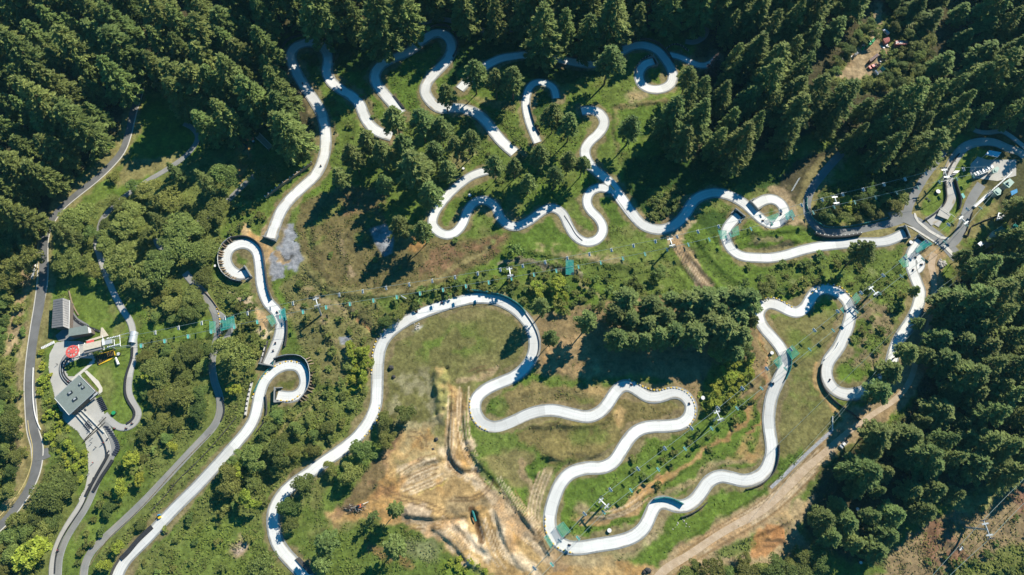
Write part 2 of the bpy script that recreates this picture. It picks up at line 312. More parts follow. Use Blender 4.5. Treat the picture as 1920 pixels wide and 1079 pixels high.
T_J = [(466,512),(450,516),(434,508),(424,491),(427,472),(440,461),(457,457),(471,461),(482,472),(486,488),(488,508),(490,531),(495,550),(503,568),(519,585),(527,605),(525,627),(518,647),(508,670),(502,684)]
T_K = [(520,742),(538,745),(555,743),(567,733),(573,718),(570,700),(560,687),(545,684),(529,687),(514,695),(500,709),(492,723),(487,740),(484,755),(477,785),(460,812),(425,852),(375,907),(325,957),(275,1010),(240,1045),(224,1070),(215,1095)]
T_L = [(156,1092),(157,1075),(161,1055),(173,1033),(200,1006),(237,972),(275,935),(325,882),(362,842),(388,815),(403,797),(412,775),(412,745),(402,715),(397,680),(404,647),(409,620),(404,590),(392,567),(378,545),(362,530),(347,512)]
T_L2 = [(437,607),(433,620),(420,640),(409,656)]
T_L3 = [(400,583),(412,590),(425,600)]
T_MP = [(180,455),(184,470),(195,505),(207,535),(217,557),(231,583),(246,607),(251,640),(251,672),(244,700),(241,735),(250,758),(260,775),(252,795),(233,803),(217,798),(205,788),(196,778)]
T_MU = [(345,232),(360,240),(371,255),(366,272),(350,291),(330,307),(305,323),(276,340),(235,368),(205,395),(190,415),(185,437),(180,455)]
T_ML = [(292,448),(295,460),(308,469),(325,466)]
T_N = [(493,312),(478,330),(462,343),(440,364),(412,391),(372,418)]
T_DBL = [(1740,417),(1757,407),(1770,395),(1781,378),(1784,362),(1779,345),(1777,328),(1784,308),(1797,288),(1810,275),(1830,268),(1852,266),(1872,270),(1890,279),(1909,284),(1922,294)]
T_DBR = [(1755,424),(1764,410),(1776,397)]
T_DBT = [(1805,228),(1820,241),(1836,248),(1855,249),(1876,246),(1892,254),(1908,266),(1925,280)]
T_DK1 = [(700,60),(712,71),(735,73),(760,62),(785,48),(812,38),(840,38),(870,48),(905,57),(950,60),(990,50)]
T_DK2 = [(1285,78),(1300,80),(1317,72),(1325,58),(1322,40)]
T_LANE1 = [(97,1092),(97,1068),(101,1040),(112,1010),(130,978),(150,948),(160,928)]
T_LANE2 = [(109,1092),(110,1066),(113,1042),(124,1012),(142,982),(160,955),(172,930),(182,905),(196,880),(209,858),(214,838),(209,818),(200,800),(190,786)]
TRACKS = [ # name, line, width px, material, label
 ('luge_track', T_LONG, 21, 'track', 'longest pale concrete luge track, winding across the open lower half of the hillside'),
 ('luge_track', T_UL, 20, 'track', 'pale concrete luge track with a hairpin beside the upper left forest'),
 ('luge_track', T_UM, 20, 'track', 'pale luge track looping under the top row of conifers and past the pines'),
 ('luge_track', T_TOP, 18, 'track', 'shaded luge track along the top ending in a small teardrop spiral'),
 ('luge_track', T_TOPR, 13, 'track', 'short pale piece of luge track by the purple brown tree'),
 ('luge_track', T_SMALL, 15, 'track', 'small hooked luge track between two pine groups'),
 ('luge_track', T_F, 19, 'track', 'pale luge track from the upper right hook through the shade to the small net spiral'),
 ('luge_track', T_E, 17, 'track', 'narrow pale luge track with tight bends below the central pine cluster'),
 ('luge_track', T_G, 18, 'track', 'pale luge track with green nets bending under the spiral and running right'),
 ('luge_track', T_J, 19, 'track', 'pale luge track spiralling out of a tunnel beside the grey rock slab'),
 ('luge_track', T_K, 20, 'track', 'long straight pale luge track running down left from a buttressed spiral'),
 ('luge_track', T_DBL, 17, 'track2', 'weathered two lane luge start track on the lawn by the top station'),
 ('luge_track', T_DBR, 9, 'track2', 'short right hand fork of the weathered start track'),
 ('luge_track', T_DBT, 9, 'track2', 'shaded curving track at the forest edge above the top station'),
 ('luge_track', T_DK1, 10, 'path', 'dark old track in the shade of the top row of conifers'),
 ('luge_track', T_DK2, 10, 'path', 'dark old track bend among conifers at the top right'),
 ('old_track', T_L, 13, 'path', 'long old grey track beside the straight pale luge track'),
 ('old_track', T_L2, 9, 'path', 'side arm of the old grey track below the green net'),
 ('old_track', T_L3, 9, 'path', 'short grey link path above the green net'),
 ('footpath', T_MP, 11, 'track2', 'grey beige path curving round the lawn and through the arched silver shelter'),
 ('footpath', T_MU, 9, 'path', 'grey path winding down through the trees from the shaded meadow'),
 ('footpath', T_ML, 8, 'path', 'little hooked path end among broad trees'),
 ('footpath', T_N, 9, 'path', 'grey path leading down from the timber bridge'),
 ('luge_track', T_LANE1, 9, 'track2', 'pale outer lane of the finish track at lower left'),
 ('luge_track', T_LANE2, 11, 'path', 'grey inner lane of the finish track lined with dark tyres'),
]
ROAD_L = [(262,150),(261,168),(254,190),(247,212),(238,250),(226,283),(204,310),(175,337),(142,363),(113,388),(94,414),(83,440),(80,470),(80,520),(75,565),(67,615),(60,665),(56,715),(57,752),(61,805),(70,840),(66,880),(52,915),(32,945),(8,975),(-25,1005)]
ROAD_R1 = [(1796,484),(1774,460),(1745,436),(1715,416),(1690,405),(1670,410)]
ROAD_R2 = [(1700,404),(1708,380),(1722,355),(1738,330),(1755,308),(1772,286)]
ROAD_R3 = [(1690,412),(1677,417),(1640,426),(1602,434),(1565,436),(1540,433),(1523,418),(1513,395),(1518,362),(1540,330),(1562,304),(1580,285),(1592,265)]
ROAD_R4 = [(1772,462),(1790,452),(1802,430),(1811,402),(1823,372),(1840,346)]
DIRT_R = [(1225,1092),(1250,1066),(1290,1043),(1350,1003),(1410,968),(1440,948),(1475,915),(1510,880),(1545,848),(1570,825),(1600,800),(1640,772),(1680,745),(1705,712),(1718,670),(1735,625),(1748,575),(1750,525),(1746,495),(1752,475)]
# ------------------------------------------------------------------ ground sheet
C = dict(
 grass=(0.110,0.170,0.026), green=(0.098,0.155,0.026), lawn=(0.135,0.190,0.035), olive=(0.120,0.165,0.034), dry=(0.235,0.20,0.085), scrub=(0.145,0.170,0.045),
 heath=(0.150,0.122,0.052), brown=(0.20,0.115,0.065), dirt=(0.42,0.285,0.125), pale=(0.60,0.47,0.31), orange=(0.44,0.235,0.085),
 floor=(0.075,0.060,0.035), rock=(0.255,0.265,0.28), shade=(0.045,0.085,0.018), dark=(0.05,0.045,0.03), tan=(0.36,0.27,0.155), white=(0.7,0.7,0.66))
def axis(a, b, st, out):
    inner = np.arange(a, b+st, st); ext = []; d = st; v = 0
    while v < out: d *= 1.25; v += d; ext.append(v)
    ext = np.array(ext); return np.concatenate([a-ext[::-1], inner, inner[-1]+ext])
GX = axis(-372, 372, 0.8, 2600); GY = axis(-42, 352, 0.8, 2600)
XX, YY = np.meshgrid(GX, GY)
WX = XX + (fbm(XX, YY, 9, 11, 3)-0.5)*7 + (vn(XX, YY, 2.2, 12)-0.5)*2.2; WY = YY + (fbm(XX, YY, 9, 31, 3)-0.5)*7 + (vn(XX, YY, 2.2, 32)-0.5)*2.2
n1 = fbm(XX, YY, 38, 1)[..., None]; n2 = fbm(XX, YY, 16, 5)[..., None]; n3 = fbm(XX, YY, 5, 9, 3)[..., None]
CC = np.array(C['olive'])*np.ones(XX.shape+(3,))
def sm(x, a, b): t = np.clip((x-a)/(b-a), 0, 1); return t*t*(3-2*t)
def blend(base, c, a): return base*(1-a)+np.array(c)*a
CC = blend(CC, C['grass'], sm(n1, 0.45, 0.62)*0.8); CC = blend(CC, C['dry'], sm(n2, 0.58, 0.78)*0.45); CC = blend(CC, C['green'], sm(1-n2, 0.56, 0.72)*0.6)
VEG = np.full(XX.shape, 0.45); ROUGH = np.full(XX.shape, 0.5)
def inpoly(x, y, poly):
    r = np.zeros(x.shape, bool); n = len(poly)
    for i in range(n):
        x1, y1 = poly[i]; x2, y2 = poly[(i+1) % n]
        c = ((y1 > y) != (y2 > y)) & (x < (x2-x1)*(y-y1)/((y2-y1) or 1e-9)+x1); r ^= c
    return r
def segdist(x, y, pts, closed=False):
    d = np.full(x.shape, 1e9); n = len(pts)
    for i in range(n if closed else n-1):
        ax, ay = pts[i]; bx, by = pts[(i+1) % n]; ux, uy = bx-ax, by-ay; L = ux*ux+uy*uy+1e-9
        t = np.clip(((x-ax)*ux+(y-ay)*uy)/L, 0, 1); d = np.minimum(d, (x-ax-t*ux)**2+(y-ay-t*uy)**2)
    return np.sqrt(d)
def paint(pts, col, a=1.0, w=None, soft=2.0, veg=None, rough=None, warp=True, world=False, n=0.0, keepv=False):
    """w None: a filled patch; else a stroke w metres wide"""
    q = [tuple(p[:2]) for p in pts] if world else [tuple(P(*p)[:2]) for p in pts]
    soft *= 0.65; qa = np.array(q); pad = soft+(w or 0)+5
    i0, i1 = np.searchsorted(GX, [qa[:, 0].min()-pad, qa[:, 0].max()+pad]); j0, j1 = np.searchsorted(GY, [qa[:, 1].min()-pad, qa[:, 1].max()+pad])
    if i1 <= i0 or j1 <= j0: return
    sl = (slice(j0, j1), slice(i0, i1)); x, y = (WX[sl], WY[sl]) if warp else (XX[sl], YY[sl])
    if w is None:
        d = segdist(x, y, q, True); ins = inpoly(x, y, q); d = np.where(ins, -d, d)
    else: d = segdist(x, y, q)-w/2
    k = a*(1-sm(d, -soft/2, soft/2))
    if n > 0: k = k*sm(n3[sl][..., 0]*0.6+n2[sl][..., 0]*0.4, 0.5-0.22*(1.2-n), 0.5+0.22*(1.2-n)*0.6) if n < 1 else k*sm(n2[sl][..., 0], 0.45, 0.6)
    if col is not None:
        c = np.array(C[col] if isinstance(col, str) else col); kk = k[..., None]; CC[sl] = CC[sl]*(1-kk)+c*kk
    if veg is not None: VEG[sl] = VEG[sl]*(1-k)+veg*k
    if rough is not None: ROUGH[sl] = ROUGH[sl]*(1-k)+rough*k
def blob(px, py, r, col, a=1.0, ry=None, **k):
    ry = ry or r; paint([(px+r*math.cos(t*math.pi/5), py+ry*math.sin(t*math.pi/5)) for t in range(10)], col, a, **k)
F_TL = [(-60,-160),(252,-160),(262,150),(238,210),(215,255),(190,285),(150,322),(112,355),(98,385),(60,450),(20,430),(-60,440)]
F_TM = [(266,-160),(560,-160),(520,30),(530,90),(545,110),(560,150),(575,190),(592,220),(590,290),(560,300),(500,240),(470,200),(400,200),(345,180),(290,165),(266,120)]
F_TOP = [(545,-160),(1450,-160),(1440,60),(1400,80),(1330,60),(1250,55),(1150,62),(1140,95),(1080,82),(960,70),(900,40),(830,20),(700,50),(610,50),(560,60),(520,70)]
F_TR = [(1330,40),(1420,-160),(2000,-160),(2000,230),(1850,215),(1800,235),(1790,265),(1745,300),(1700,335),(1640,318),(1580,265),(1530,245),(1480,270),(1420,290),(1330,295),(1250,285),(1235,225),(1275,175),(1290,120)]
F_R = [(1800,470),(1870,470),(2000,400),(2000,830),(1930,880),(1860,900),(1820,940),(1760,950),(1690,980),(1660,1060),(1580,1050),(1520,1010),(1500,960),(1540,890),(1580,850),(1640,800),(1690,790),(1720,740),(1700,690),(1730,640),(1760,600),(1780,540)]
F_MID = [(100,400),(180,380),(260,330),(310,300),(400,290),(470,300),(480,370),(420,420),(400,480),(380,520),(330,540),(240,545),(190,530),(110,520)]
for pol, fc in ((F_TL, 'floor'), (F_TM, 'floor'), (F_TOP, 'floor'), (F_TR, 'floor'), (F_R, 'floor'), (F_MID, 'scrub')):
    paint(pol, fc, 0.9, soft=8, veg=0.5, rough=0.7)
paint([(1540,150),(1590,85),(1640,30),(1690,30),(1740,60),(1740,120),(1700,160),(1600,180)], 'scrub', 0.9, soft=8, veg=1, rough=0.8)
paint([(1560,144),(1590,108),(1615,90),(1634,72),(1638,55),(1648,52),(1650,80),(1662,95),(1665,110),(1640,135),(1600,150)], 'tan', soft=2, veg=0)
paint([(1645,40),(1648,10),(1665,-20)], 'tan', 0.8, w=4, soft=2, veg=0)
# left side: scrub west of the road
paint([(-60,430),(70,400),(78,440),(72,540),(60,640),(50,720),(52,800),(60,850),(30,940),(-60,1000)], 'scrub', 1, soft=4, veg=1, rough=0.8)
paint([(68,400),(70,440),(64,480),(52,520),(40,560),(30,600),(18,660)], 'tan', 0.9, w=6, soft=4, veg=0.1)
paint([(50,620),(44,680),(38,740),(42,810),(52,860),(40,910),(5,955)], 'tan', 0.75, w=5, soft=3, veg=0.1)
paint([(0,1000),(60,930),(100,870),(150,880),(150,950),(110,1010),(90,1100),(-60,1100),(-60,1040)], 'scrub', 1, soft=4, veg=1)
paint([(66,655),(90,650),(95,720),(110,780),(140,820),(165,880),(150,920),(110,860),(80,810),(68,760)], 'olive', 0.9, soft=3, veg=1)
# lawn round the lower station
paint([(130,512),(185,508),(212,560),(245,610),(250,650),(242,700),(240,760),(255,800),(215,800),(188,750),(165,700),(178,675),(205,655),(205,630),(165,600),(140,575)], 'lawn', 1, soft=2.5, veg=0.08, rough=0.2)
paint([(112,690),(150,672),(178,674),(150,705),(125,700)], 'green', 1, soft=2, veg=0.05, rough=0.1)
paint([(200,540),(225,600),(238,640),(215,640),(190,590)], 'dry', 0.45, soft=6, n=0.6)
paint([(178,690),(205,680),(215,720),(210,760),(190,740)], 'dry', 0.35, soft=6)
paint([(85,520),(98,520),(96,640),(80,660)], 'dry', 0.7, soft=3, veg=0.1)
paint([(262,800),(285,820),(240,880),(200,930),(165,985),(130,1030),(118,1090),(150,1090),(165,1030),(215,960),(262,900),(290,840)], 'lawn', 0.8, soft=4, veg=0.3)
paint([(255,560),(400,520),(480,540),(500,640),(470,700),(400,800),(300,900),(250,840),(275,760),(262,700),(270,640),(280,600)], 'scrub', 0.9, soft=6, veg=1, rough=0.9)
paint([(262,610),(400,600),(395,640),(262,640)], 'grass', 0.8, soft=4, veg=0.4)
paint([(290,900),(390,820),(420,740),(480,700),(478,780),(380,880),(270,990),(180,1090),(170,1090),(200,1010)], 'scrub', 0.9, soft=4, veg=0.9)
paint([(235,1090),(330,990),(470,830),(500,770),(600,730),(690,720),(690,790),(560,890),(500,930),(490,1020),(540,1090)], 'scrub', 0.9, soft=4, veg=1.0)
paint([(300,1080),(350,1000),(430,960),(480,990),(500,1060),(520,1100),(290,1100)], 'lawn', 0.6, soft=8, veg=0.7)
blob(452,1027, 14, 'tan', 0.9, soft=4, ry=18); blob(452,1027,10,(0.5,0.4,0.33),0.8,soft=4)
# meadow in shade, top left clearing
paint([(265,165),(295,190),(345,235),(370,250),(372,275),(330,305),(270,345),(225,370),(195,355),(215,320),(238,290),(245,250),(250,200)], 'grass', 1, soft=3, veg=0.25, rough=0.3)
paint([(235,300),(300,290),(350,285),(330,305),(280,330),(235,350),(205,350)], 'dry', 0.85, soft=5, veg=0.15)
paint([(140,370),(180,345),(215,320),(225,335),(190,370),(150,400),(120,425)], 'lawn', 0.9, soft=4, veg=0.2)
paint([(452,262),(470,270),(465,320),(445,350),(440,320)], 'orange', 0.8, soft=3, veg=0.1)
paint([(455,425),(468,445),(485,452),(505,470),(500,485),(512,490)], (0.50,0.36,0.18), 1, w=5, soft=2, veg=0, warp=False)
paint([(432,545),(470,560),(500,590),(505,625),(495,640),(478,600),(450,575)], 'pale', 0.85, soft=3, veg=0)
blob(500,560,20,'scrub',0.6,soft=5,veg=0.8)
# slopes between the upper tracks
paint([(555,115),(612,120),(640,175),(670,200),(690,250),(650,330),(620,330),(618,250),(600,190)], 'olive', 0.9, soft=4, veg=0.5, rough=0.5)
paint([(560,130),(590,140),(620,200),(650,300),(640,330),(620,260),(585,180)], 'green', 0.6, soft=8, veg=0.5, n=0.6)
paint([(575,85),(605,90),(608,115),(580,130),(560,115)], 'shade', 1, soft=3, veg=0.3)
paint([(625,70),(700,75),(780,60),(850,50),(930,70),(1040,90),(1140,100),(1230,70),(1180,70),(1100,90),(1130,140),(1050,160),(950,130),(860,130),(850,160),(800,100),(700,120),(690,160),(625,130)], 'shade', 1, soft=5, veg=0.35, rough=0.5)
paint([(625,135),(695,130),(700,165),(720,200),(690,215),(660,170)], 'green', 0.95, soft=3, veg=0.5)
paint([(715,130),(760,108),(790,100),(820,85),(832,100),(800,140),(792,175),(800,200),(760,210),(735,180),(712,150)], 'green', 1, soft=3, veg=0.5)
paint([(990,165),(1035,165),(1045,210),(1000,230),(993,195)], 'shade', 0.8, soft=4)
paint([(860,170),(960,200),(1090,260),(1080,330),(960,340),(840,350),(760,330),(700,250),(830,215)], 'olive', 0.7, soft=8, veg=0.8, rough=0.8)
paint([(880,180),(960,190),(970,215),(890,190)], 'dry', 0.8, soft=4); blob(880,310,35,'tan',0.5,soft=8,n=0.6); blob(720,265,30,'brown',0.6,soft=8,n=0.5)
paint([(1140,120),(1190,110),(1200,160),(1250,175),(1290,150),(1290,210),(1230,260),(1165,250),(1140,205),(1135,160)], 'olive', 1, soft=4, veg=0.4)
blob(1195,182,18,(0.42,0.34,0.2),0.8,soft=6,ry=10); paint([(1155,205),(1175,200),(1230,195),(1265,190)], 'dry', 0.9, w=3, soft=2); paint([(1152,205),(1152,250),(1160,280)], 'dry', 0.7, w=2, soft=2)
paint([(1160,208),(1235,200),(1240,250),(1200,260),(1165,250)], 'green', 0.9, soft=3, veg=0.3)
paint([(1100,290),(1140,215),(1150,215),(1155,290),(1160,340),(1125,320)], 'olive', 1, soft=3, veg=0.2)
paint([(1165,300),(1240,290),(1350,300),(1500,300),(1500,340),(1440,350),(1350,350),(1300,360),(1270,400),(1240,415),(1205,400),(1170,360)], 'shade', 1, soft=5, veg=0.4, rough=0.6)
paint([(1210,360),(1270,350),(1275,400),(1240,418),(1212,405)], 'olive', 0.9, soft=4, veg=0.9)
paint([(1205,405),(1235,418),(1262,412),(1275,395)], 'tan', 0.8, w=3, soft=2)
paint([(1500,300),(1580,270),(1560,330),(1520,360),(1520,420),(1480,440),(1470,380),(1440,360)], 'floor', 0.9, soft=5, veg=0.3)
paint([(1450,352),(1470,360),(1490,385),(1500,410),(1480,420)], 'tan', 0.8, w=7, soft=4, veg=0)
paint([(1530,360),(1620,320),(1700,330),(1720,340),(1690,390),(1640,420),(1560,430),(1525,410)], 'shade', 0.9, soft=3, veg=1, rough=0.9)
paint([(1765,285),(1800,240),(1815,280),(1790,310),(1772,335),(1770,380),(1730,412),(1712,400),(1730,370),(1760,320)], 'lawn', 1, soft=2, veg=0.08, rough=0.2)
paint([(1788,320),(1805,290),(1835,265),(1880,270),(1850,285),(1820,320),(1835,345),(1812,395),(1795,440),(1760,440),(1750,425),(1795,380)], 'lawn', 1, soft=2, veg=0.08, rough=0.2)
paint([(1812,420),(1825,385),(1870,380),(1868,410),(1840,430),(1815,460),(1800,450)], 'dry', 0.85, soft=3, veg=0.1); paint([(1820,400),(1850,385),(1850,400),(1825,420)], 'lawn', 0.6, soft=4)
paint([(1815,215),(1960,220),(1960,440),(1890,430),(1880,400),(1830,340),(1870,300),(1835,270)], 'floor', 0.8, soft=4, veg=0.2)
# middle slope: heath
paint([(560,385),(640,350),(720,360),(730,440),(830,450),(960,440),(930,480),(880,510),(800,545),(700,555),(640,545),(590,515),(560,470)], 'heath', 0.95, soft=6, veg=0.55, rough=0.7)
paint([(650,365),(700,360),(705,400),(650,440),(600,440),(610,400)], 'brown', 0.75, soft=6, n=0.6); paint([(800,470),(950,440),(930,480),(860,520),(780,530)], 'brown', 0.8, soft=6, n=0.7)
paint([(600,400),(640,370),(650,400),(610,450),(585,470),(575,440)], 'olive', 0.7, soft=6, n=0.7); paint([(640,420),(700,390),(720,420),(670,460)], 'olive', 0.7, soft=6, n=0.6)
for p in (((630,430),(650,480),(660,520)), ((585,440),(600,490),(620,520)), ((650,440),(680,480))): paint(p, 'dark', 0.4, w=1.6, soft=1.5)
paint([(565,480),(585,520),(620,545),(680,553),(760,548),(830,520),(880,490),(920,462)], 'dry', 0.85, w=2.6, soft=2, veg=0.1)
paint([(655,505),(658,525)], 'tan', 0.9, w=2.5, soft=2); paint([(635,450),(650,480)], 'tan', 0.5, w=2, soft=2)
paint([(693,430),(722,420),(740,440),(735,475),(720,482),(705,460)], 'rock', 0.95, soft=2, veg=0, warp=False)
blob(775,455,22,'orange',0.7,soft=5,ry=14,veg=0)
paint([(533,418),(552,418),(556,450),(572,495),(562,505),(530,495),(528,520),(508,528),(500,490),(520,455)], 'rock', 1, soft=1.6, veg=0, warp=True, rough=0.35)
paint([(508,470),(522,468),(530,480),(545,488),(525,492),(510,485)], 'tan', 1, soft=1.5, veg=0); paint([(526,478),(548,486)], 'dark', 0.8, w=1.0, soft=1)
paint([(490,425),(505,430),(505,455),(490,448)], 'tan', 0.9, soft=2); paint([(517,380),(540,385),(520,440),(512,445)], 'dry', 0.9, soft=3)
# green strips of the middle
paint([(960,440),(1035,405),(1060,420),(1085,460),(1090,480),(1040,478),(960,462)], 'green', 1, soft=3, veg=0.25)
paint([(1065,405),(1092,395),(1118,412),(1122,435),(1100,447),(1085,435)], 'olive', 0.9, soft=3, veg=0.2); blob(1100,427,9,'green',0.8,soft=4)
paint([(1115,365),(1165,380),(1180,410),(1170,425),(1135,415),(1110,390)], 'green', 0.95, soft=3, veg=0.25)
paint([(990,465),(1090,480),(1180,495),(1250,520),(1290,545),(1250,560),(1150,540),(1100,520),(1000,480)], 'olive', 0.8, soft=5, veg=0.6)
paint([(1010,465),(1080,478),(1170,490)], 'tan', 0.75, w=6, soft=4, n=0.7, veg=0.1); paint([(940,495),(1000,492),(1060,500),(1085,520)], (0.22,0.18,0.13), 0.85, w=2, soft=2)
paint([(1040,490),(1100,540),(1130,560)], 'tan', 0.6, w=1.5, soft=1.5)
paint([(1140,440),(1230,440),(1260,440),(1270,470),(1180,470),(1130,460)], 'olive', 0.8, soft=4, veg=0.3); blob(1180,480,40,'lawn',0.5,soft=10,ry=14)
paint([(1262,430),(1300,405),(1302,415),(1285,450),(1280,475),(1258,460),(1250,440)], (0.40,0.32,0.19), 0.95, soft=3, veg=0)
paint([(1255,440),(1285,475),(1300,500)], (0.36,0.26,0.15), 0.8, w=7, soft=3, veg=0); paint([(1268,468),(1288,492)], 'dark', 0.75, w=2.5, soft=2)
paint([(1275,488),(1300,490),(1330,525),(1345,550),(1320,552),(1300,525)], (0.30,0.22,0.13), 1, soft=2.5, veg=0); paint([(1297,505),(1330,550)], (0.55,0.45,0.3), 0.4, w=0.8, soft=1)
for k in range(4): paint([(1285+k*5,465),(1310+k*7,490),(1340+k*8,520),(1370+k*8,545)], 'dark', 0.55, w=0.9, soft=1)
paint([(1305,430),(1345,440),(1358,480),(1390,500),(1440,500),(1440,560),(1390,545),(1340,520),(1305,480)], 'green', 0.6, soft=4, veg=0.45)
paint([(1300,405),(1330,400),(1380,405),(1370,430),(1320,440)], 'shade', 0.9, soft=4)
paint([(1370,440),(1430,430),(1480,425),(1520,440),(1500,462),(1440,476),(1395,475),(1372,455)], 'grass', 1, soft=3, veg=0.35)
paint([(1410,447),(1445,449)], 'dark', 0.6, w=3, soft=2); paint([(1412,455),(1460,455)], (0.2,0.17,0.09), 0.8, w=3, soft=2)
blob(1447,393,13,'green',1,soft=3,ry=9,veg=0.2); paint([(1425,395),(1440,410)], 'tan', 0.9, w=2.5, soft=2)
paint([(1440,490),(1600,465),(1690,460),(1700,480),(1700,530),(1690,600),(1660,660),(1600,640),(1610,560),(1560,530),(1500,540),(1440,550)], 'olive', 0.9, soft=5, veg=0.7, rough=0.7)
paint([(1370,492),(1440,495),(1510,480),(1590,465),(1590,475),(1500,495),(1420,505)], 'lawn', 0.7, soft=3, veg=0.3)
paint([(1600,560),(1680,570),(1700,600),(1670,640),(1640,690),(1600,700),(1575,690),(1590,640)], (0.23,0.17,0.10), 0.85, soft=6, veg=0.5, n=0.8)
paint([(1570,690),(1600,715),(1640,700),(1660,690)], 'grass', 0.7, w=6, soft=4)
paint([(1560,400),(1700,430),(1690,440),(1640,445),(1560,455),(1520,455)], 'grass', 0.9, soft=3, veg=0.3)
# infield and lower fields
paint([(735,640),(790,605),(860,580),(930,575),(975,605),(990,650),(960,695),(900,715),(880,750),(870,800),(840,870),(740,860),(700,800),(722,730),(722,670)], (0.165,0.158,0.055), 1, soft=3, veg=0.2, rough=0.35)
blob(850,640,70,'grass',0.6,ry=38,soft=16,n=0.8); blob(800,650,45,'grass',0.5,ry=25,soft=14,n=0.8); blob(880,590,35,'dry',0.7,ry=14,soft=8); blob(900,680,40,'dry',0.5,ry=20,soft=10,n=0.6)
paint([(740,700),(800,690),(840,720),(835,800),(790,860),(735,850),(728,760)], (0.30,0.27,0.16), 0.7, soft=8, n=0.8, veg=0.3)
paint([(818,690),(842,690),(845,740),(832,790),(815,785),(818,740)], (0.44,0.34,0.16), 0.9, soft=3, veg=0, rough=4.5)
paint([(815,690),(845,690),(835,780),(812,782)], 'green', 0.55, soft=3, n=0.6)
paint([(846,720),(870,730),(868,800),(880,850),(905,880),(850,880),(840,840),(842,780)], 'dirt', 1, soft=2.5, veg=0, rough=0.5)
paint([(850,725),(852,780),(850,830),(860,880)], (0.30,0.19,0.09), 0.6, w=1.2, soft=1); paint([(866,715),(900,705),(940,680)], 'tan', 0.8, w=3, soft=3)
blob(878,835,14,'pale',0.9,ry=12,soft=3,rough=1.2); blob(880,836,5,'dirt',0.9,soft=2)
paint([(750,815),(800,800),(830,830),(850,850),(880,860),(910,875),(940,910),(945,960),(980,990),(1010,1030),(1080,1040),(1160,1045),(1245,1062),(1235,1100),(960,1100),(900,1075),(850,1040),(800,1000),(760,985),(700,985),(620,990),(600,965),(660,950),(700,920),(720,870)], 'dirt', 1, soft=3, veg=0, rough=0.9)
paint([(740,860),(790,845),(800,870),(745,900)], 'dry', 0.7, soft=5); paint([(760,800),(830,795),(850,850),(790,870),(750,860)], (0.33,0.27,0.14), 0.8, soft=5, n=0.7, veg=0.2)
paint([(745,900),(790,870),(840,865),(850,890),(830,905),(790,925),(745,920)], (0.50,0.36,0.19), 1, soft=3, rough=0.5)
paint([(750,880),(790,862),(820,858)], 'pale', 0.7, w=3, soft=3); paint([(790,925),(830,905),(835,898)], (0.62,0.5,0.16), 0.8, w=1.2, soft=1.2)
paint([(835,840),(845,870),(865,885),(890,890),(895,905)], 'pale', 0.8, w=4, soft=3); paint([(838,840),(842,868),(858,882),(868,886)], (0.15,0.09,0.04), 0.8, w=1.2, soft=1.2)
paint([(840,940),(900,935),(920,920),(920,950),(880,970),(840,965)], (0.26,0.20,0.11), 0.8, soft=5, rough=1.6)
paint([(690,905),(740,915),(740,935),(700,940)], (0.30,0.15,0.07), 0.6, soft=4, n=0.6); paint([(740,950),(800,945),(820,965),(770,975)], (0.48,0.38,0.28), 0.7, soft=4)
paint([(800,990),(845,1015),(880,1050),(900,1080)], 'pale', 0.9, w=5, soft=3); paint([(818,968),(850,1000),(870,1035)], (0.42,0.28,0.12), 1, w=6, soft=2)
paint([(850,985),(870,1000),(890,1015),(920,1040)], (0.70,0.56,0.38), 0.9, w=7, soft=3); paint([(760,975),(800,972),(815,978)], (0.27,0.21,0.14), 0.8, w=4, soft=3)
paint([(905,960),(915,1000),(925,1040),(950,1070),(990,1095)], (0.42,0.27,0.11), 0.9, w=5, soft=2); paint([(930,960),(945,1010),(970,1050),(1010,1085)], (0.68,0.55,0.38), 0.7, w=6, soft=3)
paint([(884,955),(892,975),(900,1000),(903,1015)], (0.10,0.055,0.025), 0.9, w=3.2, soft=1.5, warp=False)
paint([(895,880),(920,920),(950,960),(985,1000),(1020,1040),(1050,1060)], (0.47,0.36,0.23), 0.9, w=7, soft=3, veg=0); paint([(890,878),(925,925),(960,975),(990,1015)], (0.2,0.14,0.07), 0.6, w=1, soft=1)
paint([(900,870),(960,890),(1010,930),(1020,990),(1030,1020),(990,990),(950,930),(915,905)], 'grass', 0.8, soft=4, veg=0.4); paint([(905,860),(980,840),(1020,860),(1000,920),(960,910)], (0.20,0.17,0.07), 0.9, soft=6, veg=0.3)
paint([(985,870),(1010,850),(1050,855),(1055,865),(1020,870),(1010,920),(995,900)], 'green', 1, soft=2.5, veg=0.5); paint([(978,865),(985,890),(1002,930)], 'tan', 0.7, w=2.5, soft=2)
paint([(1025,880),(1010,920),(1000,960),(1015,1020),(1050,1050),(1110,1052)], 'tan', 0.7, w=6, soft=5, veg=0.05)
paint([(1070,900),(1120,895),(1160,880),(1190,830),(1230,815),(1290,810),(1330,780),(1400,740),(1425,760),(1420,850),(1380,885),(1330,888),(1290,925),(1240,930),(1210,950),(1190,990),(1100,1010),(1055,1000),(1045,960)], 'grass', 0.75, soft=4, veg=0.5, rough=0.6)
paint([(1085,972),(1130,975),(1170,960),(1210,925),(1240,905)], (0.42,0.28,0.13), 0.95, w=5, soft=2.5, veg=0); paint([(1240,905),(1270,880),(1310,850),(1350,830),(1400,790),(1435,720),(1440,680)], (0.40,0.24,0.11), 0.8, w=2.4, soft=2, veg=0); paint([(1240,930),(1300,900),(1350,865),(1420,860)], 'tan', 0.75, w=3, soft=3)
paint([(1360,860),(1400,820),(1430,790),(1430,840),(1410,870)], 'dirt', 0.75, soft=4, n=0.7, veg=0.1); blob(1095,950,16,'tan',0.8,soft=5,ry=8)
paint([(1055,905),(1100,895),(1130,900),(1120,940),(1070,945)], 'green', 0.7, soft=5, veg=0.2)
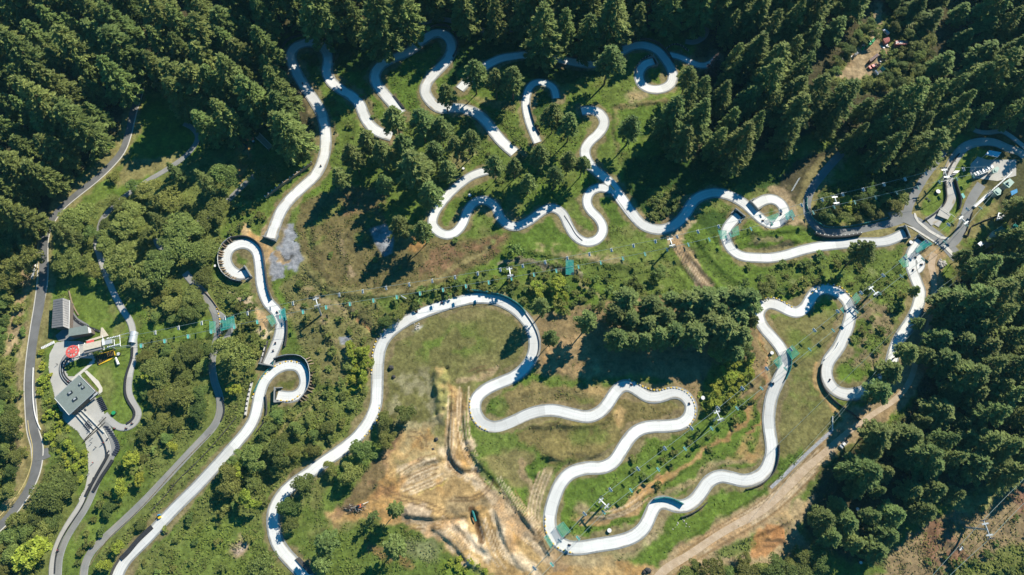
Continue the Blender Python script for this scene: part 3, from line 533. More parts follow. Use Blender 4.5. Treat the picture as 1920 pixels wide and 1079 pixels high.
paint([(940,740),(1010,715),(1060,720),(1130,715),(1150,725),(1120,765),(1060,765),(1000,760),(950,775),(925,775)], (0.21,0.165,0.07), 0.95, soft=4, veg=0.4); blob(1115,735,20,'dirt',0.6,soft=5,n=0.7); paint([(1060,735),(1110,745),(1105,765)], 'grass', 0.5, soft=5)
paint([(910,745),(940,735),(955,760),(930,785),(910,775)], 'green', 0.7, soft=3)
paint([(1160,735),(1180,740),(1240,760),(1275,760),(1280,780),(1200,795),(1150,830),(1130,855),(1040,870),(1010,840),(960,820),(1010,790),(1090,795),(1130,780)], (0.19,0.155,0.06), 0.95, soft=4, veg=0.35)
blob(1163,785,9,'dirt',0.85,soft=4,ry=18); paint([(1000,800),(1060,795),(1110,790),(1150,775)], 'dark', 0.5, w=1.5, soft=1.5); paint([(1060,850),(1100,858),(1140,850)], 'dark', 0.5, w=1.4, soft=1.5); blob(1100,820,35,'green',0.6,ry=18,soft=8,n=0.7)
paint([(990,600),(1060,580),(1150,560),(1440,560),(1420,640),(1440,690),(1420,740),(1320,770),(1260,720),(1180,700),(1120,710),(1010,700),(1000,660)], (0.25,0.18,0.09), 0.95, soft=5, veg=0.3, rough=0.8)
paint([(1010,620),(1100,640),(1110,700),(1020,690)], (0.42,0.28,0.14), 0.7, soft=6, n=0.7); paint([(1060,690),(1110,720),(1140,700)], 'dirt', 0.7, soft=5, n=0.6)
paint([(1330,680),(1410,670),(1415,700),(1380,760),(1330,790),(1310,740)], (0.14,0.20,0.03), 0.9, soft=5, veg=1.0)
paint([(1430,620),(1440,680),(1445,730)], 'tan', 0.8, w=4, soft=3); paint([(1419,620),(1437,680),(1437,730),(1425,790),(1400,820)], (0.38,0.21,0.10), 0.8, w=1.6, soft=1.5)
paint([(1430,600),(1500,600),(1560,580),(1580,600),(1560,650),(1540,700),(1560,750),(1560,800),(1500,860),(1460,850),(1455,770),(1480,700),(1470,640)], (0.178,0.166,0.060), 1, soft=3, veg=0.15, rough=0.3)
blob(1510,640,30,'grass',0.6,soft=10,n=0.8); blob(1500,740,40,'grass',0.4,soft=12,n=0.8); blob(1560,590,15,'grass',0.4,soft=8)
paint([(1535,690),(1532,720),(1545,750),(1570,775)], 'dirt', 0.9, w=4, soft=2.5, veg=0.1); blob(1600,780,26,'dirt',0.9,ry=14,soft=4)
paint([(1455,870),(1500,840),(1510,860),(1475,905),(1430,940),(1400,960),(1370,965),(1390,925),(1430,905)], 'green', 0.95, soft=4, veg=0.5)
paint([(1240,970),(1290,960),(1340,925),(1400,915),(1410,940),(1360,970),(1300,1010),(1240,1050),(1180,1055),(1190,1020)], 'grass', 0.8, soft=5, veg=0.3); paint([(1215,1010),(1245,980),(1245,960)], 'tan', 0.8, w=5, soft=4); paint([(1060,1045),(1130,1050),(1180,1030),(1230,1000)], (0.38,0.31,0.17), 0.7, w=6, soft=5)
paint([(1290,1060),(1350,1020),(1430,975),(1500,930),(1530,930),(1500,990),(1540,1060),(1400,1060),(1330,1080)], 'tan', 0.9, soft=4, veg=0.3); paint([(1350,1045),(1390,1020),(1430,1010)], 'green', 0.8, w=5, soft=3, veg=0.9)
paint([(1430,980),(1465,985),(1480,1020),(1440,1040),(1400,1035)], (0.40,0.20,0.08), 0.85, soft=3, veg=0.1); paint([(1435,1018),(1475,1020)], 'dark', 0.7, w=2, soft=1.5)
paint([(1700,1000),(1780,960),(1840,930),(1900,890),(1960,870),(1960,1100),(1600,1100),(1660,1060)], (0.26,0.19,0.105), 0.95, soft=4, veg=0.7, rough=0.8)
paint([(1740,980),(1780,970),(1790,1010),(1830,1060),(1760,1060),(1720,1020)], (0.22,0.115,0.07), 0.8, soft=5, n=0.7); paint([(1890,920),(1960,880),(1960,960),(1900,960)], (0.24,0.12,0.08), 0.8, soft=5, n=0.8)
paint([(1780,940),(1860,900),(1900,880),(1890,920),(1830,970),(1790,965)], (0.22,0.24,0.08), 0.8, soft=4, veg=0.6); paint([(1750,1100),(1800,1060),(1880,1030),(1960,1010),(1960,1100)], 'scrub', 0.9, soft=4, veg=1)
# lower middle, right of the finish track
paint([(595,1000),(690,970),(740,985),(800,1000),(850,1040),(900,1085),(560,1100),(540,1050)], 'olive', 0.9, soft=4, veg=0.7); blob(790,1030,40,(0.20,0.21,0.10),0.8,ry=22,soft=6,veg=0.8); blob(640,985,30,'dry',0.5,ry=14,soft=6)
paint([(700,1030),(740,1045),(760,1060)], (0.3,0.17,0.08), 0.7, w=4, soft=3); paint([(820,1050),(900,1060),(930,1090),(820,1090)], (0.16,0.22,0.03), 0.8, soft=4, veg=1)
paint([(600,990),(700,860),(740,820),(760,810),(720,880),(690,930),(640,960)], (0.22,0.13,0.08), 0.7, soft=4, veg=0.2)
paint([(570,500),(640,545),(700,560),(730,600),(700,640),(690,720),(600,720),(590,680),(560,640),(545,580),(530,530)], (0.17,0.155,0.06), 0.9, soft=5, veg=0.7, rough=0.8)
for a, b in (((575,545),(650,600)), ((630,560),(690,610)), ((600,600),(660,690)), ((540,590),(590,560))): paint([a, b], 'tan', 0.6, w=4, soft=4, n=0.7)
paint([(640,580),(700,612)], 'dark', 0.6, w=1.2, soft=1); paint([(665,600),(690,614)], (0.33,0.18,0.08), 0.9, w=2, soft=1.5); paint([(600,610),(625,650),(635,660)], 'dark', 0.6, w=1.6, soft=1.5)
paint([(636,634),(655,630),(662,642),(640,648)], 'rock', 1, soft=1.2, veg=0, warp=False); blob(682,568,10,'grass',0.5,soft=4)
paint([(650,690),(690,650),(692,700),(680,730),(655,740)], (0.24,0.27,0.03), 0.9, soft=4, veg=1)
blob(782,612,8,'white',0.7,ry=5,soft=3,n=0.6); blob(530,720,26,(0.11,0.12,0.03),1,ry=16,soft=2,veg=0.05)
paint([(600,740),(550,790),(520,820)], 'dry', 0.7, w=3, soft=3, n=0.6)
# strips along the lines
for nm, ln, w, mt, lb in TRACKS:
    m = 4.5 if w > 12 else 2.5; q, _ = smooth_line(ln, 4)
    wm = w*np.array(ppm(*ln[len(ln)//2]))
    if mt == 'track': paint(q, (0.24,0.18,0.10), 0.75, w=float(wm)+m, soft=2.5, veg=0.1, rough=0.1, world=True)
    paint(q, None, 1, w=float(wm)+5, soft=2, veg=0, rough=0, warp=False, world=True)
    paint(q, None, 1, w=float(wm)+1.6, soft=1, veg=0, rough=0, warp=False, world=True)
for ln, w in ((ROAD_L, 7), (ROAD_R1, 9), (ROAD_R2, 8), (ROAD_R3, 7), (ROAD_R4, 6)):
    q, _ = smooth_line(ln, 4); paint(q, 'dry', 0.85, w=w+4, soft=3, veg=0.1, rough=0.05, world=True)
    paint(q, None, 1, w=w+5, soft=3, veg=0, rough=0.0, warp=False, world=True)
q, _ = smooth_line(DIRT_R, 4); paint(q, (0.36,0.26,0.15), 0.9, w=11, soft=3.5, veg=0.0, rough=0.15, world=True); paint(q, None, 1, w=13, soft=2, rough=0.0, warp=False, world=True)
paint([(86,655),(120,640),(160,640),(200,635),(215,640),(210,680),(185,700),(185,750),(195,790),(225,820),(222,850),(190,900),(120,1010),(80,1090),(90,1000),(150,910),(155,850),(115,780),(92,700)], None, 1, soft=2, veg=0, rough=0.0, warp=False)
paint([(96,560),(210,560),(210,650),(96,650)], None, 1, soft=2, rough=0.0, veg=0.05, warp=False)
paint([(1810,300),(1925,270),(1925,480),(1840,480),(1810,400)], None, 1, soft=2, rough=0.0, warp=False, veg=0.1)
def ruts(pts, n, gap, col='dark', a=0.5, w=0.9):
    q, _ = smooth_line(pts, 3); nn = normals(q)
    for k in range(n):
        o = (k-(n-1)/2)*gap+RNG.uniform(-.4, .4); i0 = int(RNG.uniform(0, .3)*len(q)); i1 = int(RNG.uniform(.7, 1)*len(q))
        paint((q+nn*o)[i0:i1], col, a, w=w, soft=0.9, world=True, warp=False)
for pts, n_ in (([(852,720),(850,780),(846,830),(852,870),(880,900)],3), ([(870,725),(868,790),(880,850),(910,890)],3), ([(890,880),(925,925),(960,970),(1000,1010),(1050,1045)],4), ([(905,960),(915,1000),(930,1040),(960,1075)],3), ([(815,968),(850,1000),(880,1040)],3), ([(760,985),(800,982),(850,1000)],2), ([(745,905),(780,880),(830,865)],5), ([(755,918),(800,900),(840,880)],5), ([(1255,440),(1275,470),(1300,510),(1330,550)],3), ([(1025,880),(1005,930),(1000,980),(1020,1030)],3), ([(1235,1075),(1350,1003),(1440,950),(1510,885),(1580,815)],4), ([(1085,972),(1170,960),(1240,905)],2), ([(940,895),(965,940),(1000,985),(1040,1030)],3)):
    ruts(pts, n_+1, 1.9, (0.22,0.135,0.06), 0.75, 0.8); ruts(pts, n_+1, 1.6, (0.66,0.53,0.36), 0.6, 0.7)
for pts in ([(845,935),(880,938),(910,925),(925,905),(915,880)], [(838,842),(845,872),(870,890),(893,887)], [(700,905),(740,930),(800,945),(845,968),(870,965)], [(765,812),(790,820),(800,850)], [(1430,1018),(1478,1020)], [(880,700),(905,690),(935,690)]):
    ruts(pts, 2, 2.2, (0.13,0.08,0.04), 0.7, 1.0)
ruts([(1090,805),(1130,800),(1160,780)], 3, 2.5, (0.10,0.11,0.03), 0.5)
# small scale breakup of the colour
CC *= (0.74+0.52*vn(XX, YY, 1.3, 177))[..., None]; o_ = sm(fbm(XX, YY, 12, 201, 3), 0.5, 0.66)[..., None]*(np.clip(CC[..., :1]*3-0.7, 0, 1)); CC *= 1-o_*np.array([0.12, 0.28, 0.45])
CC *= (0.72+0.56*fbm(XX, YY, 3.2, 77, 2))[..., None]*(0.86+0.28*n3)
ZZ = hs(XX, YY) + ROUGH*((fbm(XX, YY, 7, 41, 3)-0.5)*1.3 + (vn(XX, YY, 1.9, 51)-0.5)*0.45)
def bank(pts, w, h, side=0.0, wob=0.5):
    # a low ridge (h > 0) or ditch (h < 0); side: a step, higher on the left of the line
    q, _ = smooth_line(pts, 3); pad = w*3+2
    i0, i1 = np.searchsorted(GX, [q[:, 0].min()-pad, q[:, 0].max()+pad]); j0, j1 = np.searchsorted(GY, [q[:, 1].min()-pad, q[:, 1].max()+pad]); sl = (slice(j0, j1), slice(i0, i1))
    x, y = XX[sl], YY[sl]; best = np.full(x.shape, 1e9); sg = np.zeros(x.shape); tt = np.zeros(x.shape)
    for k in range(len(q)-1):
        a = q[k]; u = q[k+1]-a; L = u@u; t = np.clip(((x-a[0])*u[0]+(y-a[1])*u[1])/L, 0, 1); dx = x-a[0]-t*u[0]; dy = y-a[1]-t*u[1]; d = dx*dx+dy*dy
        m = d < best; best[m] = d[m]; sg[m] = np.sign(u[0]*dy-u[1]*dx)[m]; tt[m] = ((k+t)/len(q))[m]
    d = np.sqrt(best); fade = sm(tt, 0, .12)*(1-sm(tt, .88, 1)); fl = np.clip(ROUGH[sl]*6, 0, 1)
    prof = np.exp(-(d/w)**2) if not side else np.exp(-(d/(w*np.where(sg > 0, 2.6, 0.55)))**2)
    ZZ[sl] += h*prof*fade*fl*(1-wob+2*wob*vn(x, y, 7, 19))
for pts, w, h, sd in (([(600,400),(590,450),(600,500),(640,545)],3,.9,1), ([(640,420),(640,470),(660,520)],3,.8,1), ([(690,400),(660,440)],3,.7,1), ([(565,480),(590,525),(630,548),(690,556),(770,548),(840,518),(900,478)],2.5,1.0,1),
    ([(985,800),(1040,797),(1090,797),(1130,786),(1150,772)],3,1.4,1), ([(1010,850),(1050,862),(1100,864),(1140,856)],2.5,1.3,1), ([(1005,900),(1012,870),(1035,855)],2,1.0,1), ([(930,755),(970,745),(1040,728),(1110,735)],3,.8,0),
    ([(846,715),(848,780),(842,830),(852,870),(880,895)],1.6,1.6,1), ([(872,715),(872,790),(885,850),(930,900),(980,965),(1020,1020)],2.0,1.3,1), ([(700,925),(745,900),(790,870),(835,858)],2,1.3,1), ([(745,962),(800,970),(860,968),(905,955),(925,935)],2,1.6,1),
    ([(805,985),(850,1018),(885,1060)],1.8,1.7,1), ([(850,980),(880,1000),(910,1030)],1.8,1.5,0), ([(930,950),(945,1010),(975,1060)],1.8,1.4,1), ([(884,955),(895,990),(902,1015)],1.6,-2.2,0), ([(835,840),(846,872),(870,888),(893,886)],1.6,-1.6,0), ([(820,690),(823,730),(826,780)],2.4,2.2,0), ([(836,700),(838,745),(832,790)],1.8,1.6,0),
    ([(1395,450),(1440,458),(1490,450)],3,1.6,0), ([(1385,440),(1440,436),(1500,432)],2.5,1.2,1), ([(1300,440),(1330,480),(1370,520),(1410,545)],2.5,1.3,1), ([(1270,490),(1300,530),(1330,555)],1.8,-1.2,0), ([(1285,470),(1320,510),(1355,545)],1.4,.9,0),
    ([(640,575),(670,600),(700,622)],1.6,-1.6,0), ([(600,605),(622,640),(632,665)],2,1.2,1), ([(1080,972),(1160,962),(1235,910),(1300,868)],2.2,1.2,1), ([(1437,690),(1430,760),(1400,812),(1330,855)],2,1.3,1), ([(1240,965),(1290,955),(1350,910),(1400,915)],2.5,.8,1),
    ([(1240,1045),(1300,1010),(1370,965),(1450,912),(1520,850)],2,1.0,1), ([(1370,1020),(1420,1000),(1480,975)],2.5,1.6,1), ([(650,140),(680,190),(660,260),(640,320)],3,.9,1), ([(940,497),(1000,494),(1060,502),(1100,525)],1.6,1.0,1), ([(960,470),(1040,480),(1120,492),(1200,508)],3,1.1,1), ([(1140,200),(1200,196),(1270,188)],1.6,1.0,1), ([(1152,205),(1152,250),(1165,285)],1.6,.9,1),
    ([(50,620),(42,700),(40,800),(30,900)],2.5,1.2,1), ([(790,560),(860,535),(930,520)],2.5,.8,1), ([(1600,560),(1640,600),(1620,660)],3,.8,0), ([(1740,1000),(1790,1020),(1840,1060)],3,1.0,1)):
    bank(pts, w, h, sd)
ny, nx = XX.shape
I = np.arange(nx*ny).reshape(ny, nx)
Fq = np.stack([I[:-1, :-1], I[:-1, 1:], I[1:, 1:], I[1:, :-1]], -1).reshape(-1, 4)
Vg = np.stack([XX, YY, ZZ], -1).reshape(-1, 3)
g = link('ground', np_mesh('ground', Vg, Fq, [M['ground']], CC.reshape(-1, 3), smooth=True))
tag(g, 'hillside ground of grass, heath, bare earth and forest floor', 'ground', kind='structure')
def gz(x, y):
    i = int(np.clip(np.searchsorted(GX, x), 1, nx-1)); j = int(np.clip(np.searchsorted(GY, y), 1, ny-1)); return float(ZZ[j, i])
# ------------------------------------------------------------------ undergrowth (grass tussocks, ferns, heather: beyond counting)
def tufts():
    N = 520000; x = RNG.uniform(-345, 345, N); y = RNG.uniform(-30, 335, N)
    i = np.clip(np.searchsorted(GX, x), 0, nx-1); j = np.clip(np.searchsorted(GY, y), 0, ny-1)
    v = VEG[j, i]; cl = fbm(x, y, 6, 91, 3)
    keep = RNG.random(N) < np.clip(v*v*(0.35+2.4*sm(cl, 0.42, 0.68)), 0, 1)*0.6
    x, y, i, j, v = x[keep], y[keep], i[keep], j[keep], v[keep]; n = len(x)
    z = ZZ[j, i]; base = CC[j, i]
    pal = np.array([(0.12,0.16,0.03), (0.17,0.20,0.045), (0.095,0.13,0.03), (0.24,0.23,0.07), (0.17,0.14,0.06)])
    pc = pal[np.where(RNG.random(n) < 0.75, RNG.integers(0, 3, n), RNG.integers(3, 5, n))]
    gl = sm(fbm(x, y, 22, 61, 2), 0.6, 0.72)[:, None]
    pc = pc*(1-gl)+np.array((0.17,0.22,0.03))*gl
    c = (base*0.6+pc*0.4)*RNG.uniform(0.8, 1.4, (n, 1))
    s = RNG.uniform(0.2, 0.5, n)*(0.4+0.8*v)
    V = []; K = 2
    for k in range(K):
        az = RNG.uniform(0, 2*np.pi, n); ti = RNG.uniform(-0.8, 0.8, n)
        u = np.stack([np.cos(az), np.sin(az), np.zeros(n)], 1); w = np.stack([-np.sin(az)*np.cos(ti), np.cos(az)*np.cos(ti), np.sin(ti)], 1)
        c0 = np.stack([x+RNG.normal(0, .25, n), y+RNG.normal(0, .25, n), z+0.06+s*(0.2+0.7*RNG.random(n))], 1)
        for a, b in ((-1, -0.6), (0.9, -0.8), (0.6, 0.9), (-0.7, 0.7)): V.append(c0+u*(a*s)[:, None]+w*(b*s)[:, None])
    V = np.array(V).reshape(K, 4, n, 3).transpose(2, 0, 1, 3).reshape(-1, 3)
    Fq = np.arange(len(V)).reshape(-1, 4); cols = np.repeat(c, K*4, 0)
    o = link('undergrowth', np_mesh('undergrowth', V, Fq, [M['tuft']], cols)); tag(o, 'low tussocks, fern and heather covering the open slopes', 'undergrowth', kind='stuff')
tufts()
# ------------------------------------------------------------------ ribbons: tracks, roads
def ribbon(name, line, wpx, m, label, z=0.22, gutter=0.8, gm=None, wm=None, cat='track', skirt=0.7, kind='structure'):
    q, s = smooth_line(line, 1.2); nn = normals(q)
    if wm is None: # width follows the picture scale
        mp = np.array([ppm(*line[k]) for k in range(0, len(line), max(1, len(line)//6))]).mean(); wm = wpx*mp
    a = wm/2; base = hs(q[:, 0], q[:, 1])
    offs = [(-a-gutter, z*0.55-skirt), (-a-gutter, z*0.55), (-a, z*0.8), (-a, z), (a, z), (a, z*0.8), (a+gutter, z*0.55), (a+gutter, z*0.55-skirt)] if gutter else [(-a, z-skirt), (-a, z), (a, z), (a, z-skirt)]
    k = len(offs); V = []; UV = []
    for o, dz in offs:
        V.append(np.stack([q[:, 0]+nn[:, 0]*o, q[:, 1]+nn[:, 1]*o, base+dz], 1)); UV.append(np.stack([np.full(len(q), o), s], 1))
    V = np.stack(V, 1).reshape(-1, 3); UV = np.stack(UV, 1).reshape(-1, 2); n = len(q)
    I = np.arange(n*k).reshape(n, k); Fs = []; mi = []
    for c in range(k-1):
        Fs.append(np.stack([I[:-1, c], I[:-1, c+1], I[1:, c+1], I[1:, c]], -1)); mi.append(np.full(n-1, 0 if (not gutter or c == 3) else 1))
    Fq = np.concatenate(Fs)[:, ::-1]; me = np_mesh(name, V, Fq, [M[m], M[gm or 'gutter']], mi=np.concatenate(mi))
    uvl = me.uv_layers.new(name='UVMap'); uvl.data.foreach_set('uv', UV[Fq.ravel()].astype(np.float32).ravel())
    o = link(name, me); tag(o, label, cat, kind=kind); return o, wm
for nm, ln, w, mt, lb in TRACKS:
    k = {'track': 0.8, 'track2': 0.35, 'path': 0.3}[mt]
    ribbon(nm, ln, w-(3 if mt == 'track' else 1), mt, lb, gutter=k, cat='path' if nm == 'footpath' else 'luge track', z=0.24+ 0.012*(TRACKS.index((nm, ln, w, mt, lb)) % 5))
# the wide stretch of the upper right track, poured beside it
ribbon('luge_track', [(1147,352),(1163,375),(1180,398),(1193,413)], 15, 'track', 'pale widened apron beside the luge track where two tracks join', z=0.20, gutter=0.5, cat='luge track')
ribbon('luge_track', [(1716,478),(1724,485),(1728,495),(1723,505),(1716,508)], 13, 'track', 'pale waiting bay beside the right hand luge track', z=0.20, gutter=0.4, cat='luge track')
ribbon('road', ROAD_L, 18, 'asphalt', 'grey asphalt road curving down the left edge', z=0.06, gutter=0.5, gm='kerb', cat='road')
ribbon('road', [(66,852),(80,850),(92,845)], 26, 'asphalt', 'asphalt lay-by on the inside of the lower left road bend', z=0.05, gutter=0, cat='road')
ribbon('road_line', [(73,440),(73,470),(72,520),(68,565),(60,615),(53,665),(49,715),(50,752),(54,805),(61,838),(58,875),(44,910),(24,940),(0,968)], 1.3, 'yline', 'faded yellow line along the left edge of the asphalt road', z=0.075, gutter=0, skirt=0.01, cat='road marking')
ribbon('road', ROAD_R1, 25, 'asphalt2', 'pale asphalt road by the upper right station', z=0.10, gutter=0, cat='road')
ribbon('road', ROAD_R2, 17, 'asphalt2', 'pale gravelly road forking up beside the start track', z=0.075, gutter=0, cat='road')
ribbon('road', ROAD_R3, 15, 'asphalt2', 'shaded grey road curving round the scrub below the chairlift', z=0.05, gutter=0, cat='road')
ribbon('road', ROAD_R4, 17, 'asphalt2', 'short grey road leading up to the top station', z=0.125, gutter=0, cat='road')
ribbon('dirt_road', DIRT_R, 14, 'dirtroad', 'pale dirt road running up the right side beside the forest', z=0.05, gutter=0, cat='dirt road')
ribbon('gravel_strip', [(1445,915),(1470,892),(1505,858),(1540,826),(1560,808)], 6, 'gravel', 'strip of grey gravel along the dirt road', z=0.07, gutter=0, cat='gravel')
def slab(name, pts, m, label, z=0.15, cat='paving', sk=0.6):
    q = [P(*p) for p in pts]; b = MB(); zz = [p.z+z for p in q]
    b.prism([(p.x, p.y) for p in q], [p.z-sk for p in q], zz, M[m]); o = b.build(name); return tag(o, label, cat, kind='structure')
def slabf(name, pts, m, label, z=0.15, cat='paving'):      # a big slab that follows the land: fine grid inside the outline
    q = np.array([P(*p)[:2] for p in pts]); x0, y0 = q.min(0); x1, y1 = q.max(0); st = 0.4
    xs = np.arange(x0-st, x1+st, st); ys = np.arange(y0-st, y1+st, st); X, Y = np.meshgrid(xs, ys)
    ins = inpoly(X, Y, [tuple(p) for p in q]); I = -np.ones(X.shape, int); keep = ins[:-1, :-1] & ins[1:, :-1] & ins[:-1, 1:] & ins[1:, 1:]
    used = np.zeros(X.shape, bool); used[:-1, :-1] |= keep; used[1:, :-1] |= keep; used[:-1, 1:] |= keep; used[1:, 1:] |= keep
    I[used] = np.arange(used.sum()); V = np.stack([X[used], Y[used], hs(X[used], Y[used])+z], 1)
    a = [I[:-1, :-1][keep], I[:-1, 1:][keep], I[1:, 1:][keep], I[1:, :-1][keep]]
    # snap rim vertices on to the outline
    pts2 = [tuple(p) for p in q]; d = segdist(V[:, 0], V[:, 1], pts2, True)
    ks = np.where(d < st*1.05)[0]; Q = V[ks, :2]; best = np.full(len(ks), 1e9); nb = Q.copy()
    for i in range(len(pts2)):
        A = np.array(pts2[i]); B = np.array(pts2[(i+1) % len(pts2)]); u = B-A; t = np.clip((Q-A)@u/(u@u), 0, 1); c = A+t[:, None]*u; e = np.linalg.norm(c-Q, axis=1)
        b = e < best; best[b] = e[b]; nb[b] = c[b]
    V[ks, :2] = nb
    o = link(name, np_mesh(name, V, np.stack(a, -1), [M[m]])); return tag(o, label, cat, kind='structure')
slabf('station_plaza', [(104,643),(122,640),(150,640),(165,645),(180,675),(150,700),(178,740),(196,775),(210,805),(216,830),(212,855),(190,885),(165,925),(150,945),(148,935),(160,915),(166,885),(165,855),(160,830),(144,808),(120,790),(103,745),(95,715),(91,690),(93,665)], 'concrete', 'pale concrete plaza round the lower left lift station', z=0.13)
slabf('green_island', [(120,690),(128,682),(150,672),(176,673),(160,690),(140,706),(128,706)], 'ground', 'small lawn under the red lift wheel', z=0.17, cat='lawn')
g2 = bpy.data.objects['green_island'].data; at = g2.color_attributes.new('Col', 'FLOAT_COLOR', 'POINT'); at.data.foreach_set('color', [0.09, 0.15, 0.025, 1]*len(g2.vertices))
slab('shed_yard', [(130,572),(134,580),(146,597),(166,609),(172,620),(150,634),(124,640),(110,640),(104,630),(118,618),(129,616)], 'asphalt2', 'grey yard between the gabled shed and its flat annex', z=0.18)
slab('station_plaza', [(1833,294),(1850,300),(1905,300),(1905,330),(1870,340),(1832,335),(1824,336),(1818,322),(1820,308)], 'concrete', 'pale rounded concrete plaza of the top station', z=0.16)
slab('footpath', [(158,697),(163,695),(185,715),(192,728),(192,735),(184,742),(186,730),(178,720)], 'kerb', 'pale bent footpath beside the square roofed building', z=0.19, cat='path')
slab('footpath', [(176,676),(178,680),(150,704),(136,715),(133,712),(148,700)], 'kerb', 'pale footpath edging the lawn under the red wheel', z=0.2, cat='path')
for p, l in (([(1713,400),(1716,400),(1722,414),(1745,432),(1765,444),(1780,446),(1778,450),(1762,448),(1742,436),(1720,418),(1714,408)], 'pale kerb between the start track lawn and the road'),
             ([(1767,462),(1773,459),(1792,480),(1786,482)], 'short pale kerb at the road end by the dirt road'),
             ([(1698,423),(1712,427),(1740,444),(1760,458),(1758,460),(1738,447),(1711,430)], 'long thin pale kerb above the green nets')):
    slab('kerb', p, 'kerb', l, z=0.26, cat='kerb')
# ------------------------------------------------------------------ edges, barriers, walls
def wall(name, pts, h, th, m, label, cat='wall', posts=None, postm=None, off=0.0, z0=0.0, cap=None, group=None, raw=False):
    q, s = smooth_line(pts, 1.5) if not raw else (np.array([P(*p)[:2] for p in pts]), None)
    if raw: s = np.concatenate([[0], np.cumsum(np.linalg.norm(np.diff(q, axis=0), axis=1))])
    nn = normals(q); q = q+nn*off; c = Vector((float(q[len(q)//2][0]), float(q[len(q)//2][1]), 0)); c.z = float(hs(c.x, c.y))
    b = MB(); vs = []
    for (x, y), (u, v) in zip(q, nn):
        g = float(hs(x, y)); vs += [(x-u*th/2, y-v*th/2, g-0.6), (x-u*th/2, y-v*th/2, g+h+z0), (x+u*th/2, y+v*th/2, g+h+z0), (x+u*th/2, y+v*th/2, g-0.6)]
    n = len(q); fs = []
    for i in range(n-1):
        for k in range(4): fs.append((i*4+k, i*4+(k+1) % 4, (i+1)*4+(k+1) % 4, (i+1)*4+k))
    fs += [(3, 2, 1, 0), (4*n-4, 4*n-3, 4*n-2, 4*n-1)]; b.add(vs, fs, M[m])
    if posts is None: o = b.build(name); return tag(o, label, cat, group)
    e = empty(name, c, 0, label, cat, group); b.build('panel', e)
    step, ph, pw = posts[:3]; L = s[-1]; k = 0; po = posts[3] if len(posts) > 3 else 0
    nps = min(100, int(L/step)+1)
    for k in range(nps):
        d = min(L, k*L/max(1, nps-1)); x = float(np.interp(d, s, q[:, 0])); y = float(np.interp(d, s, q[:, 1])); i = min(n-1, int(np.searchsorted(s, d)))
        x += nn[i][0]*po; y += nn[i][1]*po
        pb = MB(); pb.box((x, y, float(hs(x, y))+ph/2-0.3), (pw, pw, ph+0.6), M[postm or m], math.atan2(nn[i][1], nn[i][0])); pb.build('post', e)
    return e
def buttress(pts, h, label, nf, side, flen, seg=(0.1, 0.95)):
    q, s = smooth_line(pts, 1.5); nn = normals(q); c = q[len(q)//2]; e = empty('buttressed_wall', (float(c[0]), float(c[1]), float(hs(*c))), 0, label, 'retaining wall')
    vs = []; fs = []; n = len(q)
    for (x, y), (u, v) in zip(q, nn):
        g = float(hs(x, y)); vs += [(x-u*.3, y-v*.3, g-.6), (x-u*.3, y-v*.3, g+h), (x+u*.3, y+v*.3, g+h), (x+u*.3, y+v*.3, g-.6)]
    for i in range(n-1):
        for k in range(4): fs.append((i*4+k, i*4+(k+1) % 4, (i+1)*4+(k+1) % 4, (i+1)*4+k))
    fs += [(3, 2, 1, 0), (4*n-4, 4*n-3, 4*n-2, 4*n-1)]
    MB().add(vs, fs, M['fence']).build('panel', e)
    b = MB(); b.tube([(x, y, float(hs(x, y))+h+0.1) for x, y in q[::2]], 0.14, M['steel'], 4); b.build('rail', e)
    for k in range(nf):
        d = s[-1]*(seg[0]+(seg[1]-seg[0])*k/(nf-1)); i = min(n-1, int(np.searchsorted(s, d))); x, y = q[i]; u, v = nn[i]*side; g = float(hs(x, y))
        bb = MB(); a = Vector((x, y, g)); o = Vector((u, v, 0)); t = Vector((-v, u, 0))*0.22
        bb.add([a-t+o*.3+Vector((0,0,-.5)), a+t+o*.3+Vector((0,0,-.5)), a+t+o*flen+Vector((0,0,-.5)), a-t+o*flen+Vector((0,0,-.5)), a-t+o*.3+Vector((0,0,h*.95)), a+t+o*.3+Vector((0,0,h*.95)), a+t+o*flen+Vector((0,0,.25)), a-t+o*flen+Vector((0,0,.25))],
               [(3,2,1,0),(4,5,6,7),(0,1,5,4),(1,2,6,5),(2,3,7,6),(3,0,4,7)], M['timber']); bb.build('buttress', e)
    return e
buttress([(455,530),(440,528),(424,519),(414,505),(411,488),(414,470),(423,456),(437,447)], 2.6, 'curved retaining wall with timber buttresses round the spiral by the grey rock', 15, -1, 2.4)
wall('track_fence', [(437,447),(455,444),(470,447),(484,456),(493,470),(496,490),(499,510),(503,540),(510,562)], 2.0, 0.35, 'fence', 'tall dark fence along the outer bend above the grey rock slab', 'fence', posts=(4, 2.3, 0.4))
buttress([(515,675),(530,669),(550,667),(568,670),(579,682),(583,700),(583,718),(576,736),(560,755)], 2.6, 'curved retaining wall with timber buttresses round the lower left spiral', 15, 1, 2.8, (0.42, 0.93))
wall('track_fence', [(478,735),(485,718),(497,700),(515,682),(515,675)], 1.2, 0.3, 'tealmesh', 'low dark green fence leading up to the lower left spiral', 'fence', posts=(4, 1.5, 0.35))
wall('track_fence', [(499,742),(501,760),(499,785),(490,800),(482,810)], 1.3, 0.35, 'fence', 'short dark fence below the lower left spiral', 'fence', posts=(4, 1.5, 0.35))
wall('track_fence', [(533,580),(538,600),(539,625),(535,650)], 1.8, 0.35, 'fence', 'dark fence on the outer bend beside the teal net', 'fence', posts=(4, 2.0, 0.35))
wall('track_fence', [(500,372),(520,356),(545,338),(568,322),(586,308)], 2.2, 0.5, 'timber', 'timber retaining fence left of the upper left luge track', 'fence', posts=(2.5, 2.4, 0.5, 0.5), postm='white')
